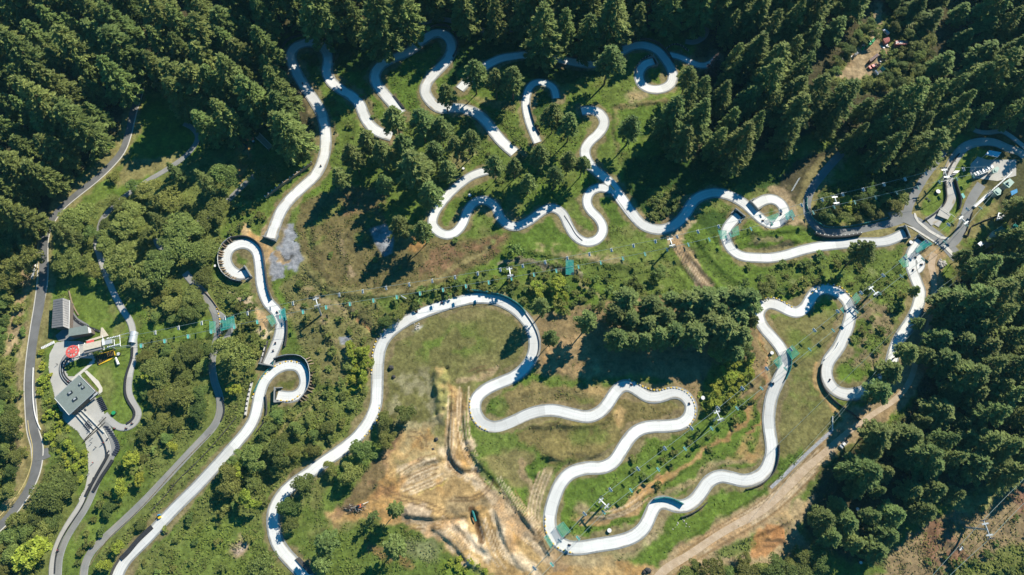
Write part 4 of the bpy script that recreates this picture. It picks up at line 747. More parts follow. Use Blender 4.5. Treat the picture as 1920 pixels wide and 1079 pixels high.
wall('track_fence', [(876,546),(900,547),(930,552),(955,561),(978,577),(985,588)], 2.2, 0.35, 'tealmesh', 'teal screened fence on top of the long track arch', 'fence', posts=(5, 2.4, 0.3), postm='dark')
wall('track_fence', [(985,588),(1000,610),(1010,635),(1010,660),(1000,680)], 0.8, 0.25, 'fence', 'low dark edge fence right of the long track arch', 'fence')
wall('track_fence', [(1225,937),(1240,933),(1255,934),(1270,940),(1280,946)], 2.4, 0.5, 'tealmesh', 'short teal wall on the inside of the lower bend', 'fence', posts=(5, 2.6, 0.3), postm='dark')
wall('track_fence', [(1277,970),(1295,964),(1315,952),(1325,943)], 1.6, 0.35, 'fence', 'short dark fence below the teal walled bend', 'fence', posts=(4, 1.8, 0.35))
wall('track_fence', [(1398,918),(1415,914),(1432,905),(1445,893),(1454,878),(1459,855),(1459,836)], 1.8, 0.35, 'fence', 'dark fence round the lower right corner of the long track', 'fence', posts=(4, 2.0, 0.35))
wall('track_fence', [(1472,712),(1480,695),(1483,675),(1478,655)], 1.8, 0.35, 'tealmesh', 'teal and dark fence right of the track by the green net', 'fence', posts=(4, 2.0, 0.35))
wall('track_fence', [(1539,685),(1536,705),(1543,728),(1560,750),(1580,765),(1600,778),(1612,788)], 1.6, 0.35, 'fence', 'dark fence round the hooked bend near the right forest', 'fence', posts=(5, 1.8, 0.35))
wall('track_fence', [(1572,642),(1566,655),(1556,665),(1545,675)], 1.2, 0.3, 'white', 'pale barrier left of the narrow right hand track', 'fence')
wall('track_fence', [(530,92),(540,76),(560,69),(590,69),(612,78),(625,95),(626,118)], 1.6, 0.6, 'fence', 'dark tyre wall round the upper left hairpin', 'fence', posts=(2.0, 1.8, 0.6))
wall('track_fence', [(790,70),(805,54),(825,48),(845,54),(856,70),(858,90),(850,108)], 1.6, 0.6, 'fence', 'dark tyre wall round the top middle hairpin', 'fence', posts=(2.0, 1.8, 0.6))
wall('track_fence', [(1178,84),(1205,75),(1232,82),(1250,98),(1262,118)], 1.6, 0.6, 'fence', 'dark tyre wall round the top teardrop spiral', 'fence', posts=(2.0, 1.8, 0.6))
wall('track_fence', [(1193,140),(1194,125),(1203,113),(1220,105)], 1.4, 0.3, 'fence', 'curved slatted fence inside the top spiral', 'fence', posts=(2.0, 1.6, 0.3), postm='steel')
wall('track_fence', [(1250,92),(1262,84),(1275,86),(1290,97)], 1.4, 0.3, 'fence', 'curved slatted fence right of the top spiral', 'fence', posts=(2.0, 1.6, 0.3), postm='steel')
wall('track_fence', [(1512,372),(1512,390),(1520,408),(1535,420),(1552,427),(1585,426),(1620,420),(1662,410)], 1.3, 0.3, 'tealmesh', 'teal fence along the inside of the shaded road', 'fence', posts=(5, 1.5, 0.3), postm='steel')
wall('retaining_wall', [(1527,440),(1545,446),(1580,446),(1612,441)], 2.4, 0.9, 'fence', 'dark retaining wall between shaded road and pale track', 'retaining wall', posts=(2.2, 2.5, 0.35, 0.5), postm='steel')
wall('retaining_wall', [(1797,290),(1785,306),(1773,330),(1771,350),(1773,372),(1765,390),(1742,408),(1732,414)], 1.3, 0.7, 'dark', 'dark tyre edge left of the weathered start track', 'tyre wall')
wall('retaining_wall', [(1789,338),(1793,356),(1799,372),(1799,385),(1796,394)], 2.0, 0.6, 'dark', 'dark rubber wall right of the weathered start track', 'tyre wall')
wall('field_fence', [(1822,400),(1812,432),(1806,442),(1814,444),(1819,428),(1822,424),(1845,414),(1868,406)], 1.1, 0.3, 'fence', 'thin dark fence zigzagging below the top station', 'fence', raw=True, posts=(4, 1.3, 0.25))
wall('field_fence', [(127,578),(134,588),(144,602),(158,610),(172,616),(188,622)], 0.5, 1.1, 'dark', 'band of dark cable trays beside the gabled shed', 'fence', posts=(3, 0.9, 0.2), postm='steel')
wall('field_fence', [(130,546),(133,560),(138,575),(148,592)], 0.5, 0.5, 'timber', 'low orange timber edge of the lawn by the shed', 'edging')
wall('tyre_wall', [(249,652),(248,672),(241,692),(236,710),(235,738),(243,757),(253,770),(254,780),(248,790),(238,795)], 0.7, 1.0, 'dark', 'dark tyre wall along the inside of the path round the lawn', 'tyre wall')
wall('tyre_wall', [(204,852),(196,868),(185,886),(178,900),(167,918),(162,930)], 0.9, 1.3, 'dark', 'dark tyre wall between plaza and finish lane', 'tyre wall')
wall('tyre_wall', [(212,863),(203,878),(192,893),(184,908),(176,922)], 0.9, 1.5, 'dark', 'dark tyre wall on the grass side of the finish lane', 'tyre wall')
wall('tyre_wall', [(103,1075),(105,1045),(112,1020),(128,990),(146,965),(160,940),(166,922)], 0.6, 0.35, 'dark', 'thin dark divider between the two finish lanes', 'tyre wall')
wall('tyre_wall', [(183,808),(193,825),(199,840),(201,855),(198,862)], 0.7, 0.35, 'dark', 'thin dark rail between plaza and grey lane', 'tyre wall')
wall('lane_line', [(114,1075),(117,1040),(130,1010),(150,975),(168,945),(180,915),(195,888),(205,868),(209,845),(204,825),(192,805)], 0.27, 0.3, 'kerb', 'pale painted strip along the grey finish lane', 'lane strip')
wall('track_fence', [(166,910),(173,905),(176,895)], 0.5, 0.4, 'fence', 'tiny dark rail by the plaza exit', 'fence')
wall('track_fence', [(444,782),(430,800),(400,835),(365,872),(335,900),(310,930),(285,958)], 0.7, 0.3, 'fence', 'low dark fence left of the long straight luge track', 'fence', posts=(6, 0.9, 0.25))
wall('track_fence', [(286,988),(270,1003),(255,1018),(242,1035),(228,1048)], 0.9, 2.2, 'dark', 'broad black rubber mat wall left of the straight luge track', 'tyre wall')
wall('track_fence', [(224,1050),(214,1066),(207,1085)], 1.0, 0.8, 'fence', 'dark tyre wall at the foot of the straight luge track', 'tyre wall')
wall('field_fence', [(395,815),(360,850),(320,892),(282,935),(250,968),(210,1005),(185,1035),(170,1060)], 0.8, 0.15, 'timber', 'thin timber fence beside the long old grey track', 'fence', posts=(6, 1.0, 0.2))
wall('field_fence', [(376,540),(392,555),(404,570),(412,583)], 0.9, 0.2, 'timber', 'thin timber fence above the old grey track', 'fence', posts=(4, 1.1, 0.2))
wall('tyre_wall', [(415,745),(421,760),(421,775),(415,790)], 0.7, 0.5, 'dark', 'short dark tyre wall on a bend of the old grey track', 'tyre wall')
wall('marker_wall', [(473,718),(468,738),(464,758),(461,780)], 1.0, 1.0, 'kerb', 'white retaining wall with black posts left of the lower spiral', 'retaining wall', posts=(2.4, 1.25, 0.7), postm='dark')
wall('marker_wall', [(501,640),(497,655),(493,670),(489,680)], 1.0, 0.9, 'kerb', 'white retaining wall with black posts above the lower spiral', 'retaining wall', posts=(2.4, 1.25, 0.6), postm='dark')
wall('track_fence', [(503,641),(499,656),(495,672),(491,684)], 1.4, 0.3, 'fence', 'dark fence behind the white wall above the lower spiral', 'fence')
wall('track_fence', [(1058,405),(1071,425),(1079,440),(1092,452)], 0.5, 0.25, 'fence', 'low dark lip on the tight bends below the pine cluster', 'fence')
wall('track_fence', [(992,196),(998,220),(1006,242),(1012,252)], 1.4, 0.3, 'fence', 'dark fence right of the small hooked track', 'fence', posts=(4, 1.6, 0.3))
wall('track_fence', [(1560,781),(1560,808)], 1.0, 0.3, 'white', 'short white barrier beside the dirt road', 'barrier', raw=True)
wall('road_barrier', [(67,493),(65,508),(61,522)], 0.8, 0.6, 'white', 'row of white blocks left of the asphalt road', 'barrier', posts=(2.0, 0.9, 0.7), postm='white')
wall('road_barrier', [(63,690),(62,720),(63,755),(68,785),(77,806)], 0.6, 0.25, 'white', 'thin white guard rail on the inside of the road bend', 'guard rail')
# yellow and black edge blocks
def edge_blocks(pts, label, st=1.5):
    q, s = smooth_line(pts, st); nn = normals(q); b = MB()
    for k, ((x, y), (u, v)) in enumerate(zip(q, nn)):
        b.box((float(x), float(y), float(hs(x, y))+0.3), (0.55, 0.8, 0.6), M['yellow'] if k % 2 else M['kerb'], math.atan2(v, u))
    tag(b.build('edge_blocks'), label, 'edge blocks')
edge_blocks([(474,745),(482,722),(492,708),(507,694),(525,682),(545,677),(562,681)], 'yellow and white edge blocks on the outside of the lower left spiral')
edge_blocks([(563,740),(550,751),(535,753),(522,750)], 'yellow edge blocks at the inner end of the lower left spiral')
edge_blocks([(697,700),(698,670),(703,645),(716,624),(735,607),(757,594)], 'yellow edge blocks left of the long track arch')
edge_blocks([(712,760),(709,785),(696,806),(680,822)], 'yellow edge blocks right of the long track by the dark shrub')
edge_blocks([(1180,712),(1205,725),(1232,733),(1255,727),(1275,729),(1293,740),(1303,760),(1303,783),(1290,800)], 'yellow and white edge blocks on the double bend under the pines')
edge_blocks([(1023,968),(1022,990),(1030,1012),(1050,1030),(1075,1037)], 'yellow edge blocks at the bottom bend with the green net')
edge_blocks([(881,748),(882,775),(894,797),(915,808)], 'pale edge blocks on the bend by the bare earth')
edge_blocks([(1430,560),(1450,558),(1468,566),(1484,576)], 'pale edge blocks on the upper left of the right hand tracks')
edge_blocks([(1520,553),(1535,538),(1555,533),(1578,540),(1595,556)], 'yellow edge blocks on the top of the right hand hairpin')
edge_blocks([(406,575),(413,600),(414,630),(411,650)], 'yellow edge blocks beside the old grey track at the net')
# tunnel mouths
def portal(px, py, ang, w, label):
    p = P(px, py); e = empty('tunnel_mouth', p, R(ang), label, 'tunnel')
    b = MB(); b.box((0, 0, 1.25), (0.5, w+2.4, 2.8), M['gutter']); o = b.build('headwall'); o.parent = e
    b = MB(); b.box((-0.27, 0, 0.95), (0.1, w*0.86, 1.8), M['black']); o = b.build('opening_shade'); o.parent = e  # solid black panel: the shade inside the tunnel put in as colour
    for s in (-1, 1):
        b = MB(); b.box((-1.8, s*(w/2+0.9), 0.7), (3.6, 0.4, 1.8), M['gutter']); o = b.build('wing_wall'); o.parent = e
portal(1698,437,10,5.5,'dark tunnel mouth swallowing the track below the asphalt road')
portal(1729,451,45,5.5,'tunnel mouth at the top of the right hand net')
portal(467,511,35,5.5,'tunnel mouth inside the spiral by the grey rock')
portal(517,742,185,5.5,'tunnel mouth inside the lower left buttressed spiral')
portal(507,450,-110,5.5,'lower tunnel mouth of the upper left luge track')
portal(1412,388,215,5.0,'tunnel mouth under the bridge of the small net spiral')
portal(1386,402,45,5.0,'tunnel mouth below the curving shaded track')
portal(1228,116,20,5.0,'tunnel mouth inside the top teardrop spiral')
portal(501,686,-100,5.5,'tunnel mouth where the spiral track dives under a green bank')
# ------------------------------------------------------------------ trees
def leaf_mesh(name, c, out, s, tone, m, tilt=(0.1, 0.9), asp=1.5, rs=None):
    """clumps of needles or leaves: one bent quad pair at each centre c, lengthened along out"""
    rs = rs or RNG; n = len(c); az = np.arctan2(out[:, 1], out[:, 0])+rs.normal(0, .5, n)
    ti = rs.uniform(*tilt, n)*rs.choice([-1, 1], n); up = rs.normal(0.05, 0.25, n)
    u = np.stack([np.cos(az)*np.cos(up), np.sin(az)*np.cos(up), np.sin(up)], 1)
    w = np.stack([-np.sin(az)*np.cos(ti), np.cos(az)*np.cos(ti), np.sin(ti)], 1)
    V = []
    for a, b in ((-1, -0.35), (0.15, -0.75), (1.15, 0.05), (0.1, 0.75)): V.append(c+u*(a*s*asp*0.6)[:, None]+w*(b*s*0.62)[:, None])
    V = np.stack(V, 1).reshape(-1, 3); Fq = np.arange(n*4).reshape(-1, 4)
    return np_mesh(name, V, Fq, [m], np.repeat(np.stack([tone]*3, 1), 4, 0), cname='Tone')
def conifer_crown(seed, H, Rm, nb, bot=0.18, pw=0.85, m='conifer', drop=0.0, leaf=0.62, dens=1.0, up=0.12):
    r = np.random.default_rng(seed); Cc = []; Oo = []; Tt = []
    lop = r.uniform(0, 2*np.pi); lopk = r.uniform(0, 0.22)
    for k in range(nb):
        t = (k+r.random())/nb; h = bot+(0.985-bot)*t
        prof = (1-t)**pw*min(1, 0.55+t*3.2); L = Rm*prof*r.uniform(0.72, 1.12)*(1+lopk*math.cos(k*2.4-lop))+0.35
        if r.random() < drop: continue
        az = k*2.39996+r.normal(0, .25); n = max(4, int(dens*(8+L*8.5))); s = np.sqrt(r.uniform(0.03, 1, n))
        lat = r.normal(0, 0.115, n)*L*(0.35+0.9*s*(1.15-s)*1.6)
        ax, ay = math.cos(az), math.sin(az); x = ax*s*L-ay*lat; y = ay*s*L+ax*lat
        z = h*H+L*(up*s-0.30*s*s)+r.normal(0, .14, n)-abs(lat)*0.12
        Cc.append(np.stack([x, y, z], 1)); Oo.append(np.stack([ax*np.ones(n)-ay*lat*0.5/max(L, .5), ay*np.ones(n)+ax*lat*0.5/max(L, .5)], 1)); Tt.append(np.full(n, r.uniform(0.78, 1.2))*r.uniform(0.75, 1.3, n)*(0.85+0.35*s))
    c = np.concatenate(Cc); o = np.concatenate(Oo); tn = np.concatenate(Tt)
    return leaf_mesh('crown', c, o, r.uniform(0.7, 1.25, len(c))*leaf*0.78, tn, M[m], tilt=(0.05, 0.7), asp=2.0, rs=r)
def broad_crown(seed, H, Rm, nl, m='leaf', leaf=0.55, flat=0.75, per=90, low=0.35):
    r = np.random.default_rng(seed); Cc = []; Tt = []; Oo = []; ea = r.uniform(0, 3.14); eb = r.uniform(1.0, 1.35); bites = [(r.uniform(0, 6.28), r.uniform(.6, 1.0)*Rm, r.uniform(.25, .45)*Rm) for _ in range(3)]
    for k in range(nl):
        az = r.uniform(0, 2*np.pi); rr = Rm*0.86*math.sqrt(r.random()); el = math.sqrt(max(0, 1-(rr/Rm)**2))
        x1, y1 = rr*math.cos(az)*eb, rr*math.sin(az)/eb; cx = x1*math.cos(ea)-y1*math.sin(ea); cy = x1*math.sin(ea)+y1*math.cos(ea)
        if any((cx-math.cos(a_)*d_)**2+(cy-math.sin(a_)*d_)**2 < w_*w_ for a_, d_, w_ in bites): continue
        cz = H*(low+(1-low)*el*r.uniform(0.55, 0.95)); br = Rm*r.uniform(0.15, 0.32)
        d = r.normal(0, 1, (per, 3)); d /= np.linalg.norm(d, axis=1)[:, None]; d[:, 2] = np.abs(d[:, 2])*1.0-0.25
        p = d*br*r.uniform(0.78, 1.08, (per, 1))*np.array([1, 1, flat])+np.array([cx, cy, cz])
        Cc.append(p); Oo.append(d[:, :2]+r.normal(0, .4, (per, 2))); Tt.append(np.full(per, r.uniform(0.75, 1.25))*r.uniform(0.72, 1.3, per))
    c = np.concatenate(Cc); c[:, 2] = np.maximum(c[:, 2], 0.15)
    return leaf_mesh('crown', c, np.concatenate(Oo), r.uniform(0.65, 1.3, len(c))*leaf, np.concatenate(Tt), M[m], tilt=(0.05, 0.85), asp=1.4, rs=r)
def trunk_mesh(H, r0, limbs, m='bark', seed=1, topf=0.92, lf=0.5, reach=3.0):
    r = random.Random(seed); b = MB(); bend = [(0, 0, -0.5)]+[(r.uniform(-.25, .25), r.uniform(-.25, .25), H*topf*k/4) for k in range(1, 5)]
    b.tube(bend, [r0*1.25, r0*.85, r0*.6, r0*.35, r0*.08], M[m], 7)
    for k in range(limbs):
        t = r.uniform(0.35, 0.85); z = H*topf*t; a = r.uniform(0, 6.28); L = reach*(1.25-t)
        b.tube([(0, 0, z), (math.cos(a)*L*.5, math.sin(a)*L*.5, z+L*.15), (math.cos(a)*L, math.sin(a)*L, z+L*.3)], [r0*.35, r0*.22, r0*.05], M[m], 5)
    me = bpy.data.meshes.new('trunk'); me.from_pydata(b.v, [], b.f); me.materials.append(M[m]); me.update(); return me
def frond_crown(seed, Rm, n, m='fern', h=3.0):
    r = np.random.default_rng(seed); C_, O_, S_ = [], [], []
    for k in range(n):
        az = 2*np.pi*k/n+r.normal(0, .1); L = Rm*r.uniform(.8, 1.1)
        for s in np.linspace(0.1, 1, 11):
            for sd in (-1, 1):
                w = 0.11*L*math.sin(math.pi*min(1, s*0.9+0.1))*sd
                C_.append((math.cos(az)*s*L-math.sin(az)*w, math.sin(az)*s*L+math.cos(az)*w, h+L*(0.45*s-0.65*s*s))); O_.append((math.cos(az+0.6*sd), math.sin(az+0.6*sd))); S_.append(0.22*L/2.2*(1.1-0.5*s))
    n = len(C_)
    return leaf_mesh('crown', np.array(C_), np.array(O_), np.array(S_), r.uniform(0.8, 1.25, n), M[m], tilt=(0.0, 0.3), asp=1.7, rs=r)
PROTO = {}
def proto(kind, crown, trunk, R0, H0): PROTO.setdefault(kind, []).append((crown, trunk, R0, H0))
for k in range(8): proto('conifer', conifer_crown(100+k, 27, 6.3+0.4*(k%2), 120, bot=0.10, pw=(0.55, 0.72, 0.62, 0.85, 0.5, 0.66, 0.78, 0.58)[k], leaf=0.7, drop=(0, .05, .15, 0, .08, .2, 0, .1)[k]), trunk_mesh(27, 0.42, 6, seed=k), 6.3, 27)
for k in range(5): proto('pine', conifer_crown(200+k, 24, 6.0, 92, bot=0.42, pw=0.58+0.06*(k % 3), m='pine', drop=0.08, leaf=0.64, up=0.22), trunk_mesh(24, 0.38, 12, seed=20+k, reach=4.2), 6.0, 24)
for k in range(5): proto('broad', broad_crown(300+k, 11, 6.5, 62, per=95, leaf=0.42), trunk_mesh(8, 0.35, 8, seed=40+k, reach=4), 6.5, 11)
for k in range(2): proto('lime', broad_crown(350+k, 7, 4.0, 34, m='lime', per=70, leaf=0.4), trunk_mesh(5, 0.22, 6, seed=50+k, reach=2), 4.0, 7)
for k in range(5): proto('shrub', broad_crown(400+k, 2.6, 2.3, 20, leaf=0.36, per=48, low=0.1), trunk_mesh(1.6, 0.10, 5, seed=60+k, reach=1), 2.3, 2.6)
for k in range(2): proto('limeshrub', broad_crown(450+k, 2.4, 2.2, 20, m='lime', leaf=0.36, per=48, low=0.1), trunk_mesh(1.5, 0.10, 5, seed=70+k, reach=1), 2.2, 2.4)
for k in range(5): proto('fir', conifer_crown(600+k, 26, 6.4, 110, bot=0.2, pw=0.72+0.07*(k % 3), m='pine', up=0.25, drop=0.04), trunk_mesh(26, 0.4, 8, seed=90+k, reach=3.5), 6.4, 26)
proto('dead', conifer_crown(500, 17, 4.2, 70, bot=0.08, m='brownleaf', dens=0.7), trunk_mesh(17, 0.25, 20, seed=80, reach=3.5), 4.2, 17)
proto('sparse', conifer_crown(510, 14, 4.5, 46, bot=0.2, m='pine', drop=0.35, dens=0.6), trunk_mesh(14, 0.22, 22, seed=81, reach=4), 4.5, 14)
for k in range(2): proto('fern', frond_crown(520+k, 2.9, 15, h=3.2), trunk_mesh(3.3, 0.16, 0, seed=85, topf=1), 2.9, 4)
proto('palm', frond_crown(530, 4.6, 20, h=6), trunk_mesh(6.2, 0.3, 0, seed=86, topf=1), 4.6, 7)
proto('flax', frond_crown(540, 2.2, 14, h=0.5), trunk_mesh(0.6, 0.15, 0, seed=87, topf=1), 2.2, 1.5)
PLACED = []      # (x, y, r)
NAMES = {'conifer': ('conifer_tree', 'conifer'), 'pine': ('pine_tree', 'pine tree'), 'fir': ('fir_tree', 'conifer'), 'broad': ('broadleaf_tree', 'tree'), 'lime': ('lime_green_tree', 'tree'), 'shrub': ('shrub', 'shrub'),
         'limeshrub': ('lime_green_shrub', 'shrub'), 'dead': ('dead_conifer', 'tree'), 'sparse': ('sparse_tree', 'tree'), 'fern': ('tree_fern', 'tree fern'), 'palm': ('palm_tree', 'palm tree'), 'flax': ('flax_bush', 'plant')}
CNT = {}
def tree(kind, px, py, rpx, label, group=None, hf=1.0, xy=None):
    """(px, py): where the middle of the crown is seen; rpx: the crown's radius there"""
    pr = PROTO[kind]; CNT[kind] = CNT.get(kind, 0)+1; crown, trunk, R0, H0 = pr[random.randrange(len(pr))]
    Rm = rpx*ppm(px, py)*0.95; sc = Rm/R0; H = H0*1.06*sc**0.7*hf if kind in ('conifer', 'pine', 'fir') else H0*sc*hf; sz = H/H0
    if kind == 'conifer' and 1625 < px < 1850 and py < 150: H *= 0.5; sc *= 0.85
    elif kind == 'conifer' and 1560 < px <= 1625 and py < 100: H *= 0.75
    if kind == 'fir' and px < 1810 and 520 < py < 800: H *= 0.68
    sz = H/H0
    cz = {'conifer': 0.5, 'pine': 0.66, 'fir': 0.55, 'dead': 0.5, 'sparse': 0.6, 'broad': 0.6, 'lime': 0.6}.get(kind, 0.5)*H
    p = Pa(px, py, cz); x, y = p.x, p.y; z = gz(x, y)-0.1
    nm, cat = NAMES[kind]; e = empty(nm, (x, y, z), random.uniform(0, 6.28), label, cat, group)
    e.scale = (sc, sc, sz)
    for me, n in ((crown, 'crown'), (trunk, 'trunk')): link(n, me, e)
    PLACED.append((x, y, Rm)); return e
LOC = {}
ORD = 'first second third fourth fifth sixth seventh eighth ninth tenth eleventh twelfth thirteenth fourteenth fifteenth sixteenth seventeenth eighteenth nineteenth twentieth'.split()
def at_place(e, px, py): LOC.setdefault(e['group'], []).append((px, py, e)); return e
def name_rows():
    for gname, L in LOC.items():
        one = gname
        for a, b in (('conifers','conifer'),('trees','tree'),('pines','pine'),('bushes','bush'),('shrubs','shrub'),('ferns','fern'),('chairs','chair')):
            if a in one.split()[:2] or a+',' in one: one = one.replace(a, b, 1); break
        n = len(L); nr = max(1, round(math.sqrt(n)*0.85)); L.sort(key=lambda t: t[1]); c = math.ceil(n/nr)
        for r_ in range(nr):
            row = sorted(L[r_*c:(r_+1)*c], key=lambda t: t[0])
            for k, (_, _, e) in enumerate(row): e['label'] = f'{one}, {ORD[k]} from left' + (f' in {ORD[r_]} row down' if nr > 1 else '')
LINES = [(np.array([(a[0]+(b[0]-a[0])*t, a[1]+(b[1]-a[1])*t) for a, b in zip(ln[:-1], ln[1:]) for t in (0, .33, .67)]), w) for nm, ln, w, mt, lb in TRACKS if ln not in (T_DK1, T_DK2, T_MU, T_ML)]+[(np.array([(a[0]+(b[0]-a[0])*t, a[1]+(b[1]-a[1])*t) for a, b in zip(ln[:-1], ln[1:]) for t in (0, .33, .67)]), 18) for ln in (ROAD_L, ROAD_R1, ROAD_R2, DIRT_R)]
def clear(x, y, r_): return all(((L_[:, 0]-x)**2+(L_[:, 1]-y)**2).min() > (r_+w*0.5)**2 for L_, w in LINES)
def forest(kind, poly, sp, r0, r1, label, group, hf=(0.85, 1.15), seed=1, avoid=True, mx=999):
    """scatter crowns inside an outline of the survey picture, at least sp pixels apart"""
    r = random.Random(seed); xs = [p[0] for p in poly]; ys = [p[1] for p in poly]; got = []; pa = [tuple(map(float, p)) for p in poly]
    for _ in range(14000):
        x = r.uniform(max(-50, min(xs)), min(1975, max(xs))); y = r.uniform(max(-75, min(ys)), min(1125, max(ys)))
        if not inpoly(np.array([x]), np.array([y]), pa)[0]: continue
        q = sp*r.uniform(0.9, 1.25)
        if any((x-a)**2+((y-b)*1.05)**2 < q*q for a, b in got): continue
        if avoid and any((x-a)**2+(y-b)**2 < (0.75*(c+r0))**2 for a, b, c in ISO): continue
        if kind in ('shrub', 'limeshrub') and vn(np.array([x]), np.array([y]), 34, 7)[0] < 0.5 and r.random() < 0.8: continue
        if kind == 'conifer' and ((530 < x < 640 and y > 18 and x > 552) or (505 < x <= 552 and 25 < y < 130) or (770 < x < 870 and y > 5)): continue
        if not clear(x, y, r0*((1.55 if 500 < x < 900 and y < 150 else 1.0) if kind == 'conifer' else 0.8)): continue
        got.append((x, y)); at_place(tree('fir' if kind == 'broad' and 'left wood' in group and r.random() < .4 else kind, x, y, r.uniform(r0, r1)*r.choice((0.8, 0.95, 1, 1.1, 1.25)), label, group, hf=r.uniform(*hf)), x, y)
        if len(got) >= mx: break
    return got
